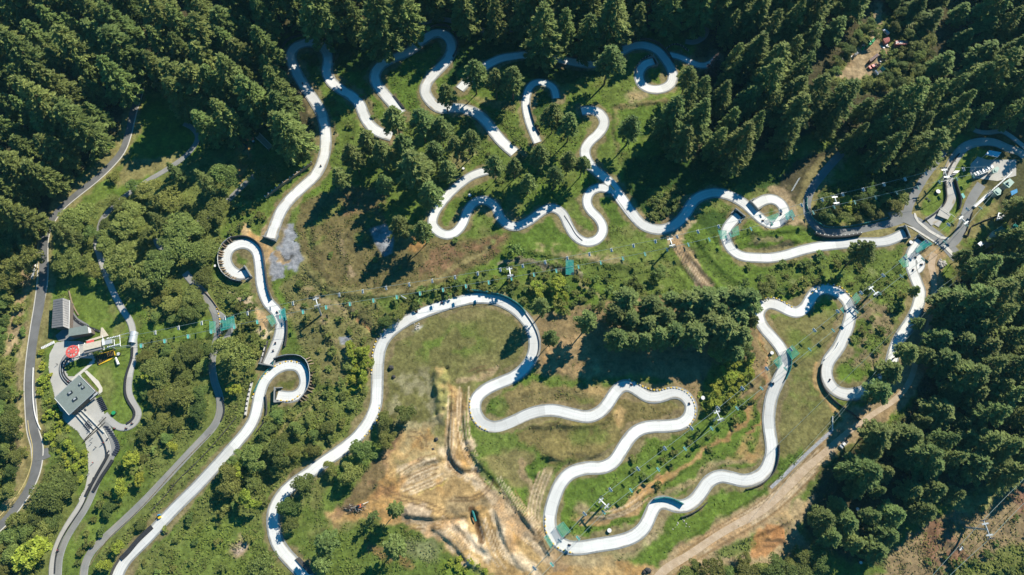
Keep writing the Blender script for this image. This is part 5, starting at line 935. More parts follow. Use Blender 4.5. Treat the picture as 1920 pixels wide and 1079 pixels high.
# trees one can point to: (kind, x, y, radius, label, [height factor])
ISOT = [
 ('pine',890,135,27,'leftmost of the tall pines in the clump above the small hooked track'),
 ('pine',930,150,22,'second pine from the left in the clump above the small hooked track'),
 ('pine',962,148,26,'rightmost tall pine in the clump above the small hooked track'),
 ('pine',835,177,21,'dark pine standing right at the base of the top middle hairpin'),
 ('pine',740,222,27,'olive pine covering the end of the middle track on the left'),
 ('pine',688,264,24,'dark pine below the gravelled end of the upper left track'),
 ('pine',790,228,28,'broad pine right of the olive pine in the upper middle'),
 ('pine',826,240,24,'pine just left of the dappled track at upper middle'),
 ('pine',883,262,22,'olive pine on the inside of the dappled track'),
 ('pine',855,272,20,'dark pine between the dappled track and central cluster'),
 ('pine',1037,215,25,'dark pine inside the small hooked track'),
 ('pine',1068,232,24,'olive pine left of the upper right track hook'),
 ('pine',1142,112,31,'big star shaped pine over the middle of the top track'),
 ('pine',1184,238,25,'lone pine in the grassy square right of the upper right track'),
 ('pine',1290,146,22,'dark pine just right of the top teardrop spiral'),
 ('dead',1338,121,15,'purple brown conifer at the forest edge right of the spiral'),
 ('pine',928,308,22,'grey green pine over the end of the narrow lower track'),
 ('pine',990,340,18,'small olive pine above the narrow tight bends'),
 ('pine',1066,300,19,'pine right of centre beside the upper right track'),
 ('pine',1092,308,17,'dark pine leaning on the upper right track edge'),
 ('pine',1012,290,24,'dark pine south of the small hooked track'),
 ('pine',1040,330,20,'pine between the narrow bends and the hooked track'),
 ('pine',965,310,18,'slim pine right of the grey green pine'),
 ('pine',635,330,21,'olive pine at the left edge of the central cluster'),
 ('pine',660,290,26,'dark pine at the upper left of the central cluster'),
 ('pine',775,312,38,'biggest pine of all, in the middle of the central cluster',1.0),
 ('pine',720,342,19,'round grey green pine at the lower front of the central cluster'),
 ('pine',805,362,26,'pine at the lower right of the central cluster'),
 ('pine',838,318,22,'pine at the right edge of the central cluster'),
 ('pine',715,285,26,'pine in the upper middle of the central cluster'),
 ('pine',755,272,26,'dark pine behind the biggest pine'),
 ('pine',815,285,24,'blue green pine right behind the biggest pine'),
 ('pine',749,422,23,'left one of the two pines beside the grey gravel patch'),
 ('pine',793,432,23,'right one of the two pines beside the grey gravel patch'),
 ('pine',1618,472,28,'large dark pine standing alone below the long right hand track'),
 ('pine',1016,574,20,'slender pine with a long shadow right of the long track arch'),
 ('pine',1101,603,24,'pine with a long straight shadow left of the dark grove'),
 ('pine',1033,632,18,'small pine between the track arch and the bare bank'),
 ('sparse',1127,572,14,'thin sparse tree at the top left of the dark grove'),
 ('shrub',1052,572,14,'round dark bush right of the slender pine',1.6),
 ('pine',1412,603,15,'small star shaped pine on the edge of the track at the grove'),
 ('pine',740,955,18,'round topped lone pine on the bare earth'),
 ('sparse',698,970,16,'thin sparse tree left of the round topped lone pine'),
 ('pine',738,1026,26,'wide pine at the bottom below the bare earth'),
 ('pine',608,1018,26,'airy pine right of the bottom track bend'),
 ('pine',602,1058,22,'pine at the bottom edge right of the track end'),
 ('broad',680,845,24,'blue green tree beside the lower end of the long track'),
 ('broad',656,885,24,'pale green tree in the row along the lower track'),
 ('broad',622,880,15,'small tree in the row along the lower track'),
 ('broad',575,912,27,'grey green tree hiding part of the lower track'),
 ('broad',540,950,20,'dark tree on the inside of the lower track bend'),
 ('broad',545,985,16,'lowest tree on the inside of the lower track bend'),
 ('broad',728,822,20,'dark tree at the top of the row by the bare earth'),
 ('broad',757,776,22,'dark tree standing right of the long track in the infield'),
 ('broad',722,790,18,'blue green tree touching the long track on its right'),
 ('broad',500,1065,32,'big tree at the bottom left of the track end'),
 ('broad',100,925,43,'big pale olive tree between the road and the finish lanes'),
 ('broad',145,410,36,'olive tree right of the asphalt road bend'),
 ('broad',140,485,38,'broad olive tree above the gabled shed'),
 ('broad',198,450,24,'tree beside the narrow path in the left wood'), ('broad',222,384,21,'bushy tree over the upper left wood path'),
 ('broad',240,410,36,'grey olive tree in the middle of the left wood'),
 ('broad',300,365,36,'dark leaning tree below the path in the left wood'),
 ('broad',422,332,30,'bright green round tree near the timber bridge'),
 ('broad',212,332,14,'small round dark tree alone on the roadside grass'),
 ('broad',345,440,42,'olive brown tree beside the hooked path end'),
 ('broad',240,495,44,'big olive tree at the bottom of the left wood'),
 ('broad',305,490,40,'dark olive tree in the lower left wood'),
 ('broad',390,470,30,'dark tree left of the spiral with buttresses'),
 ('broad',400,400,30,'tree between the grey path and the left wood'),
 ('broad',320,570,22,'dark tree on the scrub right of the shelter'),
 ('broad',360,560,24,'bright tree above the old grey track'),
 ('broad',300,700,36,'large brown olive tree mass in the middle scrub'),
 ('broad',350,668,30,'olive tree right in the middle scrub'),
 ('broad',340,740,32,'dark sided tree low in the middle scrub'),
 ('lime',287,703,20,'lime green tree in the middle scrub'),
 ('broad',440,665,36,'dark round tree between grey track and spiral'),
 ('broad',380,520,24,'grey olive tree above the old grey track'),
 ('lime',438,730,14,'small lime tree beside the old grey track'),
 ('broad',525,850,26,'tree left of the lower track'), ('broad',478,860,26,'olive tree further left of the lower track'),
 ('broad',430,915,20,'blue green tree right of the straight luge track'),
 ('lime',470,935,22,'lime green tree right of the straight luge track'),
 ('lime',450,880,16,'yellow green tree above the straight luge track'),
 ('broad',745,590,16,'dark tree on the corner of the long track arch'), ('broad',724,604,15,'very dark tree on the bend of the long track arch'),
 ('lime',1045,530,17,'yellow lime tree above the slender pine'),
 ('shrub',1098,532,11,'round dark bush with a purple side above the grove',1.5),
 ('shrub',1190,532,15,'round dark bush on the slope left of the earth scar',1.5),
 ('broad',1236,510,16,'dark round tree below the lift tower by the earth scar'),
 ('shrub',965,472,17,'dark sided bush left of the grassy strip',1.6),
 ('broad',1437,542,22,'green tree above the right hand track start'),
 ('lime',1588,385,18,'yellow green tree beside the lift tower in the scrub'),
 ('lime',245,860,17,'lime green tree right of the tyre walled lane'),
 ('lime',225,915,17,'yellow olive tree right of the finish lanes'), ('lime',262,900,13,'small yellow green tree between the lanes and old track'),
 ('broad',205,955,16,'dark sided tree right of the finish lane bend'),
 ('lime',322,838,11,'small yellowish tree at the edge of the old grey track'),
 ('lime',220,1026,13,'round lime bush right of the old grey track'), ('lime',195,1062,14,'second round lime bush near the bottom left'),
 ('lime',60,1040,34,'yellow flowering tree at the bottom left corner'),
 ('broad',262,985,12,'grey dead looking bush beside the straight luge track'),
 ('broad',510,672,0,''),
]
ISOT = [t for t in ISOT if t[3] > 0]
ISO = [(t[1], t[2], t[3]) for t in ISOT]
for t in ISOT: tree(*t[:5], hf=t[5] if len(t) > 5 else (0.6 if t[0] == 'broad' and t[1] < 420 and t[2] > 330 else 1.0))
FER = [(258,365,14),(475,345,12),(468,338,10),(1632,512,13),(840,322,10),(828,330,9),(1485,530,10),(930,315,8),(118,820,13),(95,800,12),(1385,1045,12),(475,590,9),(955,478,8),(925,455,8),(1240,540,8),(545,262,9)]
for k, (x, y, r_) in enumerate(FER): at_place(tree('fern', x, y, r_, 'tree fern', 'star shaped tree ferns on the scrub'), x, y)
tree('palm', 1700, 46, 15, 'pale spiky palm tree above the depot')
tree('flax', 100, 838, 12, 'spiky flax bush beside the road lay-by')
# the dark grove in the middle of the right half
forest('pine', [(1150,590),(1160,560),(1200,550),(1280,555),(1340,545),(1410,560),(1425,590),(1400,640),(1380,660),(1340,650),(1280,640),(1220,640),(1160,640)], 27, 20, 28, 'dark pine packed into the grove above the double bend', 'pines of the dark grove', hf=(0.62, 0.82), seed=3)
for x, y, r_, l in ((1345,658,22,'olive tree at the lower edge of the dark grove'), (1372,652,15,'small dark tree at the lower right edge of the grove'), (1400,655,16,'round dark tree at the right end of the grove')): tree('broad', x, y, r_, l)
# the woods
forest('conifer', [(-50,-70),(120,-70),(130,100),(80,200),(-50,230)], 42, 22, 38, 'conifer with its top leaning out in the top left corner of the forest', 'conifers in the top left corner', seed=11)
forest('conifer', [(120,-70),(255,-70),(238,125),(208,190),(172,238),(130,230),(85,200),(132,100)], 41, 21, 37, 'conifer in the dense wood just left of where the road enters the trees', 'conifers left of the road entry', seed=12)
forest('conifer', [(-50,235),(80,205),(130,235),(178,245),(140,285),(95,325),(62,370),(40,420),(-50,420)], 41, 21, 37, 'dark conifer in the wood left of the asphalt road', 'conifers left of the asphalt road', seed=13)
forest('broad', [(-50,425),(45,425),(62,450),(58,490),(35,520),(25,560),(-50,560)], 30, 18, 27, 'green tree in the wood at the left edge beside the dirt path', 'trees at the left edge', seed=14)
forest('broad', [(-50,565),(18,565),(8,640),(20,740),(28,800),(-50,800)], 26, 13, 20, 'small tree in the scrub left of the dirt path', 'scrub trees left of the dirt path', seed=15)
forest('broad', [(-50,805),(30,820),(35,870),(20,920),(-50,960)], 28, 14, 22, 'tree in the lower left scrub beside the road bend', 'scrub trees by the road bend', seed=16)
forest('broad', [(40,960),(110,960),(120,985),(92,1020),(80,1090),(-30,1100),(-20,1010)], 28, 16, 24, 'tree in the bottom left corner beside the finish lanes', 'trees in the bottom left corner', seed=17)
forest('conifer', [(275,-70),(420,-70),(440,50),(430,150),(345,170),(295,100)], 41, 22, 38, 'conifer in the wood right of where the road enters the trees', 'conifers right of the road entry', seed=18)
forest('conifer', [(420,-70),(550,-70),(515,20),(522,80),(538,105),(548,150),(568,200),(585,240),(580,285),(545,270),(500,220),(440,190),(430,100)], 40, 22, 38, 'conifer in the wood left of the upper left hairpin', 'conifers left of the hairpin', seed=19)
for x, y, r_, l in ((300,135,30,'dark conifer overhanging the shaded meadow'), (340,185,32,'conifer at the right side of the shaded meadow'), (405,160,30,'conifer above the timber bridge'), (425,225,34,'broad green conifer left of the timber bridge'), (385,240,26,'conifer beside the bend of the shaded path'), (545,255,38,'wide olive conifer right of the timber bridge'), (500,325,24,'dark tree left of the timber fence'), (455,300,14,'small tree below the timber bridge')):
    tree('conifer' if r_ > 25 else 'broad', x, y, r_, l)
forest('conifer', [(560,-70),(760,-70),(780,20),(748,55),(700,45),(660,60),(620,55),(585,58),(545,35)], 41, 21, 37, 'conifer in the top row above the two upper left hairpins', 'conifers above the hairpins', seed=20, hf=(1.2, 1.4))
forest('conifer', [(770,-70),(1160,-70),(1155,20),(1140,55),(1110,75),(1060,60),(1020,72),(985,40),(930,38),(880,30),(830,22),(785,25)], 41, 22, 38, 'conifer in the top row above the long shaded track', 'conifers above the shaded track', seed=21, hf=(0.95, 1.2))
forest('conifer', [(1170,-70),(1440,-70),(1420,30),(1400,70),(1350,60),(1330,15),(1270,22),(1225,60),(1195,40)], 43, 21, 37, 'conifer in the top row above the teardrop spiral', 'conifers above the spiral', seed=22, hf=(0.85, 1.05))
forest('conifer', [(1440,-70),(1630,-70),(1625,10),(1572,55),(1530,90),(1515,130),(1480,150),(1430,150),(1370,120),(1380,90),(1420,60)], 40, 21, 37, 'conifer in the forest left of the sunny depot', 'conifers left of the depot', seed=23)
forest('conifer', [(1670,-70),(1975,-70),(1975,60),(1900,120),(1820,140),(1760,125),(1765,60),(1715,5),(1670,0)], 43, 22, 37, 'conifer in the top right forest above and right of the depot', 'conifers right of the depot', seed=24)
forest('broad', [(1535,150),(1580,90),(1620,55),(1632,40),(1640,60),(1600,95),(1565,140),(1560,160)], 17, 9, 15, 'small green tree along the left edge of the depot', 'small trees left of the depot', seed=50)
forest('broad', [(1672,20),(1740,30),(1750,120),(1710,150),(1660,165),(1625,160),(1665,140),(1680,110),(1712,95),(1712,65),(1675,60)], 17, 9, 15, 'small green tree along the right edge of the depot', 'small trees right of the depot', seed=51)
forest('shrub', [(1655,100),(1700,90),(1720,110),(1690,150),(1660,150),(1665,125)], 10, 5, 9, 'bright shrub beside the depot', 'shrubs beside the depot', seed=52)
forest('conifer', [(1300,160),(1380,130),(1440,160),(1500,175),(1510,220),(1480,255),(1400,275),(1330,280),(1260,275),(1245,235),(1285,195)], 39, 21, 36, 'conifer in the forest edge above the shaded meadow', 'conifers above the shaded meadow', seed=25)
forest('conifer', [(1510,180),(1600,188),(1690,178),(1760,165),(1860,130),(1880,170),(1850,215),(1800,225),(1780,250),(1740,290),(1690,310),(1640,295),(1590,260),(1530,225)], 39, 21, 37, 'conifer in the forest between depot and top station', 'conifers between depot and station', seed=26)
forest('conifer', [(1890,160),(1975,100),(1975,230),(1900,225)], 41, 21, 35, 'dark conifer at the right edge above the top station', 'conifers above the station', seed=27)
forest('fir', [(1900,385),(1975,350),(1975,520),(1900,560),(1850,540),(1840,500),(1880,470)], 41, 21, 36, 'conifer at the right edge below the zip line deck', 'conifers below the deck', seed=28, hf=(0.75, 1.0))
forest('fir', [(1790,540),(1850,545),(1900,565),(1975,520),(1975,720),(1880,730),(1800,720),(1760,700),(1735,660),(1750,610)], 40, 22, 40, 'conifer in the right hand forest beside the upper dirt road', 'conifers beside the upper dirt road', seed=29, hf=(0.75, 1.0))
forest('fir', [(1760,740),(1880,735),(1975,725),(1975,850),(1900,885),(1830,900),(1770,880),(1720,850),(1720,790)], 40, 22, 40, 'conifer in the right hand forest below its middle', 'conifers of the right hand forest', seed=30, hf=(0.75, 1.0))
forest('fir', [(1610,840),(1700,800),(1720,860),(1770,890),(1800,930),(1760,955),(1700,985),(1660,1030),(1600,1045),(1550,1010),(1525,985),(1570,930),(1580,880)], 38, 20, 36, 'conifer in the forest below the bend of the dirt road', 'conifers below the dirt road bend', seed=31, hf=(0.65, 0.85))
for x, y, r_, l in ((1702,660,24,'conifer overhanging the end of the right hand track'), (1672,695,26,'olive conifer covering the hooked track end'), (1650,735,28,'dark conifer below the hooked track end'), (1738,665,18,'small conifer right of the upper dirt road'), (1645,815,34,'big conifer right above the parked pickup'), (1715,545,12,'small tree between track and dirt road'), (1724,605,13,'bushy tree between right hand track and dirt road'), (1808,480,18,'dark tree under the zip line cables')):
    tree('pine', x, y, r_, l, hf=0.8)
forest('broad', [(1270,1085),(1300,1062),(1350,1072),(1400,1052),(1460,1055),(1530,1035),(1545,1060),(1530,1110),(1270,1115)], 27, 16, 26, 'round tree along the bottom edge right of the dirt road', 'trees along the bottom edge', seed=32)
forest('broad', [(1535,375),(1580,372),(1640,365),(1680,350),(1700,365),(1690,395),(1640,408),(1580,415),(1545,412)], 20, 11, 17, 'green tree in the scrub below the chairlift by the shaded road', 'trees below the chairlift', seed=33)
forest('broad', [(262,655),(290,650),(390,655),(385,690),(395,740),(360,790),(300,830),(272,800),(275,720)], 30, 14, 22, 'olive bush in the scrub between lawn path and old grey track', 'trees of the middle scrub', seed=34, hf=(0.5, 0.7))
forest('broad', [(285,545),(330,540),(390,555),(398,585),(350,600),(290,595)], 24, 11, 17, 'green bush above the grassy strip under the chairlift', 'bushes above the grassy strip', seed=41, hf=(0.6, 0.8))
forest('broad', [(115,430),(185,392),(250,352),(320,318),(380,300),(440,390),(400,440),(380,500),(330,530),(250,540),(200,520),(110,500)], 34, 14, 22, 'tree in the mixed wood right of the asphalt road', 'trees of the left wood', seed=35, mx=13)
forest('broad', [(480,780),(560,770),(600,790),(640,790),(610,840),(560,870),(500,910),(470,960),(440,960),(420,900),(460,830)], 29, 10, 18, 'bushy tree between the straight track and the long track', 'trees between the tracks', seed=36, mx=15)
forest('lime', [(655,650),(690,655),(690,700),(680,720),(655,720)], 16, 8, 12, 'bright lime bush in the patch left of the long track', 'lime bushes left of the long track', seed=37)
forest('lime', [(1340,690),(1410,670),(1412,700),(1370,750),(1340,760)], 17, 8, 12, 'bright lime bush in the patch below the grove', 'lime bushes below the grove', seed=38)
forest('lime', [(1000,530),(1040,520),(1060,555),(1030,560),(995,560)], 17, 9, 13, 'yellow green bush above the slender pine', 'lime bushes above the slender pine', seed=39)
forest('shrub', [(1240,365),(1268,360),(1272,395),(1240,410),(1215,400),(1225,380)], 12, 7, 11, 'green shrub in the patch inside the upper right track bend', 'shrubs inside the bend', seed=40)
SHR = [([(-40,560),(60,540),(60,640),(45,760),(50,850),(20,930),(-40,980)],20,6,11,'shrub in the scrub strip left of the asphalt road','shrubs left of the road',30),
 ([(66,660),(90,660),(98,740),(125,800),(160,850),(160,910),(120,880),(80,790)],15,6,10,'yellow green shrub between the road and the plaza','shrubs between road and plaza',28),
 ([(265,800),(300,830),(260,900),(200,980),(150,1060),(140,1060),(165,985),(210,900)],20,6,10,'shrub between the finish lane and the old grey track','shrubs beside the finish lane',22),
 ([(420,560),(470,550),(500,640),(480,690),(440,720),(420,690)],18,7,12,'shrub between the old grey track and the spiral track','shrubs above the spiral',16),
 ([(570,640),(640,660),(690,730),(680,780),(600,850),(520,860),(480,830),(500,770),(590,750)],20,6,12,'shrub on the slope left of the long track','shrubs left of the long track',34),
 ([(240,1060),(330,970),(430,880),(500,930),(500,1040),(420,1090),(300,1090)],24,5,11,'low shrub on the grass right of the straight luge track','shrubs right of the straight track',20),
 ([(560,520),(640,550),(720,600),(700,640),(600,640),(560,590)],24,5,8,'low shrub on the rough slope under the chairlift','shrubs under the chairlift left',14),
 ([(740,560),(860,520),(960,500),(960,545),(880,548),(780,590),(740,600)],15,6,11,'leafy shrub in the band above the long track arch','shrubs above the track arch',34),
 ([(960,500),(1070,500),(1140,560),(1130,590),(1060,590),(990,570),(950,545)],18,6,11,'leafy shrub on the slope above the slender pine','shrubs above the slender pine',22),
 ([(1110,520),(1260,540),(1300,560),(1140,555)],22,5,9,'small shrub on the grass above the dark grove','shrubs above the grove',10),
 ([(1380,500),(1480,490),(1600,470),(1640,560),(1560,530),(1500,545),(1400,560)],24,6,11,'round shrub on the slope below the long right hand track','shrubs below the right hand track',22),
 ([(1600,560),(1700,500),(1700,600),(1650,660),(1600,650)],24,5,8,'small green shrub inside the right hand track loop','shrubs in the right hand loop',14),
 ([(630,150),(700,160),(720,200),(660,320),(640,300),(620,200)],22,4,7,'small shrub on the slope between the upper tracks','shrubs between the upper tracks',14),
 ([(640,350),(870,440),(940,470),(700,540),(590,500)],40,5,8,'low shrub on the brown heath slope','shrubs on the heath',10),
 ([(1180,860),(1290,820),(1400,730),(1420,760),(1330,850),(1200,930)],20,5,9,'dark shrub on the grass inside the lower tracks','shrubs inside the lower tracks',20),
 ([(1740,1050),(1820,1030),(1930,1000),(1970,1090),(1740,1100)],17,7,12,'leafy shrub in the bottom right corner','shrubs in the bottom right corner',24),
 ([(1800,940),(1880,900),(1940,900),(1940,990),(1880,980)],26,5,9,'scrubby bush at the right edge of the heath','shrubs on the right heath',8),
 ([(400,380),(480,360),(490,420),(440,440),(400,460)],18,7,12,'yellow green shrub above the buttressed spiral','shrubs above the buttressed spiral',12),
 ([(860,180),(1080,260),(1060,350),(960,350),(840,300)],34,6,10,'shrub under the pines of the upper middle','shrubs under the pines',12)]
SHR.append(([(840,1040),(900,1055),(920,1085),(830,1085)],14,6,9,'lime shrub at the bottom beside the bare earth','lime shrubs at the bottom',9))
for k, (pl, sp, a, b, l, gp, mxx) in enumerate(SHR): forest('limeshrub' if 'lime' in l or k in (1,) else 'shrub', pl, sp, a, b, l, gp, seed=60+k, mx=mxx)
name_rows(); LOC.clear(); print('TREES', CNT)
# ------------------------------------------------------------------ lifts
def beam(b, p, q, w, m, n=4): b.tube([p, q], w, M[m], n)
TOPS = {}
def tower(key, base, top, H, arm_dx, arm_dy, label, L=3.0, col='steel', frames=2):
    """base, top: where the foot and the head are seen; arm_dx, arm_dy: the arm's direction in the picture"""
    a = P(*base); t = Pa(top[0], top[1], H); e = empty('lift_tower', a, 0, label, 'lift tower')
    d = (P(top[0]+arm_dx, top[1]+arm_dy)-P(*top)); d.z = 0; d.normalize(); f = Vector((-d.y, d.x, 0))
    b = MB(); b.tube([a-Vector((0,0,.5)), a.lerp(t, .5), t], [.55, .45, .36], M['steel' if col != 'dark' else 'dark'], 8); b.build('pole', e)
    b = MB(); b.tube([t-d*L, t-d*L*.3+Vector((0,0,.3)), t+d*L*.3+Vector((0,0,.3)), t+d*L], .3, M['steel'], 5); b.build('crossarm', e)
    for s in (-1, 1):
        b = MB(); c = t+d*L*s; b.box(c+Vector((0,0,.1)), (.35, 3.8, .35), M['white'], math.atan2(f.y, f.x)-math.pi/2)
        for k in range(5): b.tube([c+f*(k-2)*.8-d*.25+Vector((0,0,.3)), c+f*(k-2)*.8+d*.25+Vector((0,0,.3))], .28, M['dark'], 8)
        b.build('sheave_train', e)
        b = MB(); c2 = t+d*L*.62*s; b.box(c2+Vector((0,0,.45)), (.7, 3.2, .08), M['steel'], math.atan2(f.y, f.x)-math.pi/2)
        for k in (-1, 1): beam(b, c2+f*1.5*k, c2+f*1.5*k+Vector((0,0,1.3)), .05, 'steel')
        beam(b, c2+f*-1.5+Vector((0,0,1.3)), c2+f*1.5+Vector((0,0,1.3)), .05, 'steel'); b.build('catwalk', e)
    b = MB(); o = (d*.5)
    for k in range(-1, 2, 2): beam(b, a+o+f*.2*k, t+o+f*.2*k, .04, 'steel')
    for k in range(1, 24): q = a.lerp(t, k/24)+o; beam(b, q-f*.2, q+f*.2, .03, 'steel')
    b.build('ladder', e)
    TOPS[key] = (t, d*L); return e
tower('a', (602,591), (594,567), 12, .25, 1, 'lift tower casting a shadow on the rough slope left of the long track arch')
tower('b', (953,524), (956,511), 11, .15, 1, 'lift tower above the leafy band in the middle of the hillside')
tower('c', (1256,464), (1258,455), 10, .35, 1, 'lift tower standing in the bare earth scar')
tower('d', (1569,392), (1566,376), 11, .3, 1, 'lift tower in the scrub beside the yellow green tree')
tower('e', (1763,338), (1772,326), 12, .35, 1, 'big lift tower beside the weathered two lane start track', L=3.6)
tower('f', (1127,952), (1132,944), 10, .7, .7, 'lift tower inside the bottom bend with the long shadow')
tower('g', (1337,790), (1347,780), 11, .45, 1, 'lift tower on the grass between double bend and lower bends')
tower('h', (1628,556), (1637,546), 10, .75, .8, 'lift tower inside the right hand track loop')
tower('i', (1800,425), (1806,414), 10, .8, .8, 'lift tower beside the short road to the top station')
tower('j', (1810,989), (1850,993), 15, .4, 1, 'tall leaning lift tower on the brown heath at lower right', L=4.0)
def rope(pts, label, sag=1.2, r=0.085):
    b = MB(); out = []
    for i in range(len(pts)-1):
        a, c = pts[i], pts[i+1]; n = 12
        for k in range(n if i < len(pts)-2 else n+1): t = k/n; q = a.lerp(c, t); q.z -= sag*4*t*(1-t)*min(1, (c-a).length/80); out.append(q)
    b.tube(out, r, M['cable'], 4); o = b.build('lift_rope'); tag(o, label, 'cable'); return out
def line(keys, s, start=None, end=None):
    pts = []
    if start: pts.append(start)
    for k in keys: t, d = TOPS[k]; pts.append(t+d*s+Vector((0, 0, .55)))
    if end: pts.append(end)
    return pts
def chair_proto(col, people):
    e = empty('lift_chair', (0, 0, 0), 0, 'x', 'chair lift seat')
    b = MB(); b.box((0, 0, -2.45), (2.3, .75, .12), M[col]); b.build('seat', e)
    b = MB(); b.box((0, .42, -2.05), (2.3, .12, .75), M[col]); b.build('backrest', e)
    b = MB(); b.tube([(0, 0, .1), (0, .5, -.4), (0, .6, -1.4), (0, .45, -1.75)], .07, M['steel'], 5); b.tube([(-1.1, .45, -1.7), (1.1, .45, -1.7)], .06, M['steel'], 5); b.build('hanger', e)
    b = MB(); b.tube([(-1.1, .3, -1.9), (-1.1, -.6, -2.1), (1.1, -.6, -2.1), (1.1, .3, -1.9)], .05, M['steel'], 4); b.tube([(0, -.6, -2.1), (0, -.7, -2.9)], .05, M['steel'], 4); b.tube([(-.8, -.7, -2.9), (.8, -.7, -2.9)], .05, M['steel'], 4); b.build('safety_bar', e)
    return e
CH_T = chair_proto('teal', 0); CH_W = chair_proto('white', 0); CH_USED = {}; HUNG = []
def hang(path, step, col, labels, first=6.0, flip=False, skip=()):
    """chairs every step metres; labels: [(up to x in the picture's metres, label, group)]"""
    L = [0.0]
    for i in range(1, len(path)): L.append(L[-1]+(path[i]-path[i-1]).length)
    d = first; n = 0
    while d < L[-1]-5:
        i = int(np.searchsorted(L, d)); i = max(1, min(i, len(path)-1)); t = (d-L[i-1])/(L[i]-L[i-1]); q = path[i-1].lerp(path[i], t); v = path[i]-path[i-1]
        lb = next((l for l in labels if q.x < l[0]), labels[-1]); rz = math.atan2(v.y, v.x)+(math.pi/2 if flip else -math.pi/2)
        src = CH_T if col == 'teal' else CH_W
        dq = q-Vector((0, 0, CAMH)); zc = -(dq.y*ST-dq.z*CT); px = 960+F*dq.x/(dq.y*ST-dq.z*CT); py = 539.5-F*(dq.y*CT+dq.z*ST)/(dq.y*ST-dq.z*CT)
        if not CH_USED.get(col): src.location = q; src.rotation_euler = (0, 0, rz); src['label'] = lb[1]; src['group'] = lb[2]; CH_USED[col] = 1; HUNG.append((px, py, src))
        else: HUNG.append((px, py, copy_tree(src, q, rz, lb[1], lb[2])))
        d += step; n += 1
xa, xb, xc, xd = (TOPS[k][0].x for k in 'abcd')
def spans(kind, rope_):
    return [(xa, f'{kind} lift chair on the {rope_} rope between the shelter and the first tower', f'{rope_} rope chairs, shelter to first tower'),
            (xb, f'{kind} lift chair on the {rope_} rope above the heath slope', f'{rope_} rope chairs above the heath slope'),
            (xc, f'{kind} lift chair on the {rope_} rope between the leafy band and the earth scar', f'{rope_} rope chairs, leafy band to earth scar'),
            (xd, f'{kind} lift chair on the {rope_} rope between the earth scar and the shaded scrub', f'{rope_} rope chairs, earth scar to scrub'),
            (1e9, f'{kind} lift chair on the {rope_} rope near the top station', f'{rope_} rope chairs near the top station')]
u1 = rope(line('abcde', -1, Pa(215,636,6), Pa(1848,313,6)), 'upper rope of the long chairlift across the whole hillside')
l1 = rope(line('abcde', 1, Pa(217,655,6), Pa(1850,322,6)), 'lower rope of the long chairlift across the whole hillside')
hang(u1, 12.3, 'white', spans('white', 'upper'), 20); hang(l1, 12.3, 'teal', spans('teal', 'lower'), 12, True)
xf, xg, xh = (TOPS[k][0].x for k in 'fgh')
def spans2(kind, r_): return [(xf, f'{kind} lift chair below the bottom bend on the {r_} rope', f'second lift {r_} rope, lowest span'), (xg, f'{kind} lift chair above the lower bends on the {r_} rope', f'second lift {r_} rope, lower span'),
            (xh, f'{kind} lift chair above the right hand tracks on the {r_} rope', f'second lift {r_} rope, middle span'), (1e9, f'{kind} lift chair near the upper right net on the {r_} rope', f'second lift {r_} rope, top span')]
u2 = rope(line('fghi', -1, Pa(985,1085,9), Pa(1858,355,6)), 'upper rope of the steeper chairlift in the lower right')
l2 = rope(line('fghi', 1, Pa(1000,1095,9), Pa(1864,362,6)), 'lower rope of the steeper chairlift in the lower right')
hang(u2, 17, 'white', spans2('white', 'left'), 6); hang(l2, 17, 'teal', spans2('teal', 'right'), 12, True)
grp = {}
for px, py, e in HUNG:
    if -5 < px < 1925 and -5 < py < 1085: grp.setdefault(e['group'], []).append((px, e))
    else:
        for ch in list(e.children): bpy.data.objects.remove(ch)
        bpy.data.objects.remove(e)
for gname, L in grp.items():
    L.sort(key=lambda t_: t_[0])
    for k, (_, e) in enumerate(L): e['label'] = f'{ORD[k]} chair from left of the {gname.replace(" chairs", "")}'
t, d = TOPS['j']
u3 = rope([Pa(1735,1095,12), t-d, Pa(1960,860,12)], 'thin rope through the leaning tower at lower right, left strand')
l3 = rope([Pa(1760,1100,12), t+d, Pa(1985,880,12)], 'thin rope through the leaning tower at lower right, right strand')
c = copy_tree(CH_W, Pa(1808,1029,9), R(40), 'single white chair hanging over the bottom right heath'); c.pop('group', None) if 'group' in c else None
for k, (x0, y0, x1, y1) in enumerate(((1870,470,1770,545), (1875,474,1780,550), (1866,466,1762,540))):
    rope([Pa(x0,y0,9), Pa(x1,y1,10), Pa(x1-330, y1+400-40*k, 10)], ['middle', 'right', 'left'][k]+' zip line cable running down from the timber deck', 2, 0.05)
# ------------------------------------------------------------------ nets
def net(pts, m, label, z=4.0, posts=True):
    q = [Pa(x, y, z) for x, y in pts]; c = sum(q, Vector())/len(q); g = Vector((c.x, c.y, float(hs(c.x, c.y)))); e = empty('safety_net', g, 0, label, 'safety net')
    b = MB(); b.add(q+[p-Vector((0,0,.04)) for p in q], [tuple(range(len(q)))]+[(i, (i+1) % len(q), (i+1) % len(q)+len(q), i+len(q)) for i in range(len(q))], M[m]); b.build('netting', e)
    b = MB()
    for i in range(len(q)): beam(b, q[i], q[(i+1) % len(q)], .07, 'teal')
    n = 5; a0, a1, b1, b0 = q[0], q[1], q[2], q[-1]
    for k in range(1, n): beam(b, a0.lerp(a1, k/n), b0.lerp(b1, k/n), .045, 'teal')
    b.build('edge_rope', e)
    for p in q:
        b = MB(); b.tube([(p.x, p.y, float(hs(p.x, p.y))-.4), (p.x, p.y, p.z+.3)], .12, M['steel'], 6); b.build('post', e)
net([(1061,487),(1075,488),(1076,516),(1061,515)], 'netteal', 'teal safety net standing alone on the slope above the slender pine', 5)
net([(1362,433),(1362,447),(1351,449),(1346,432)], 'net', 'small green net on the outside of the right hand track bend', 3)
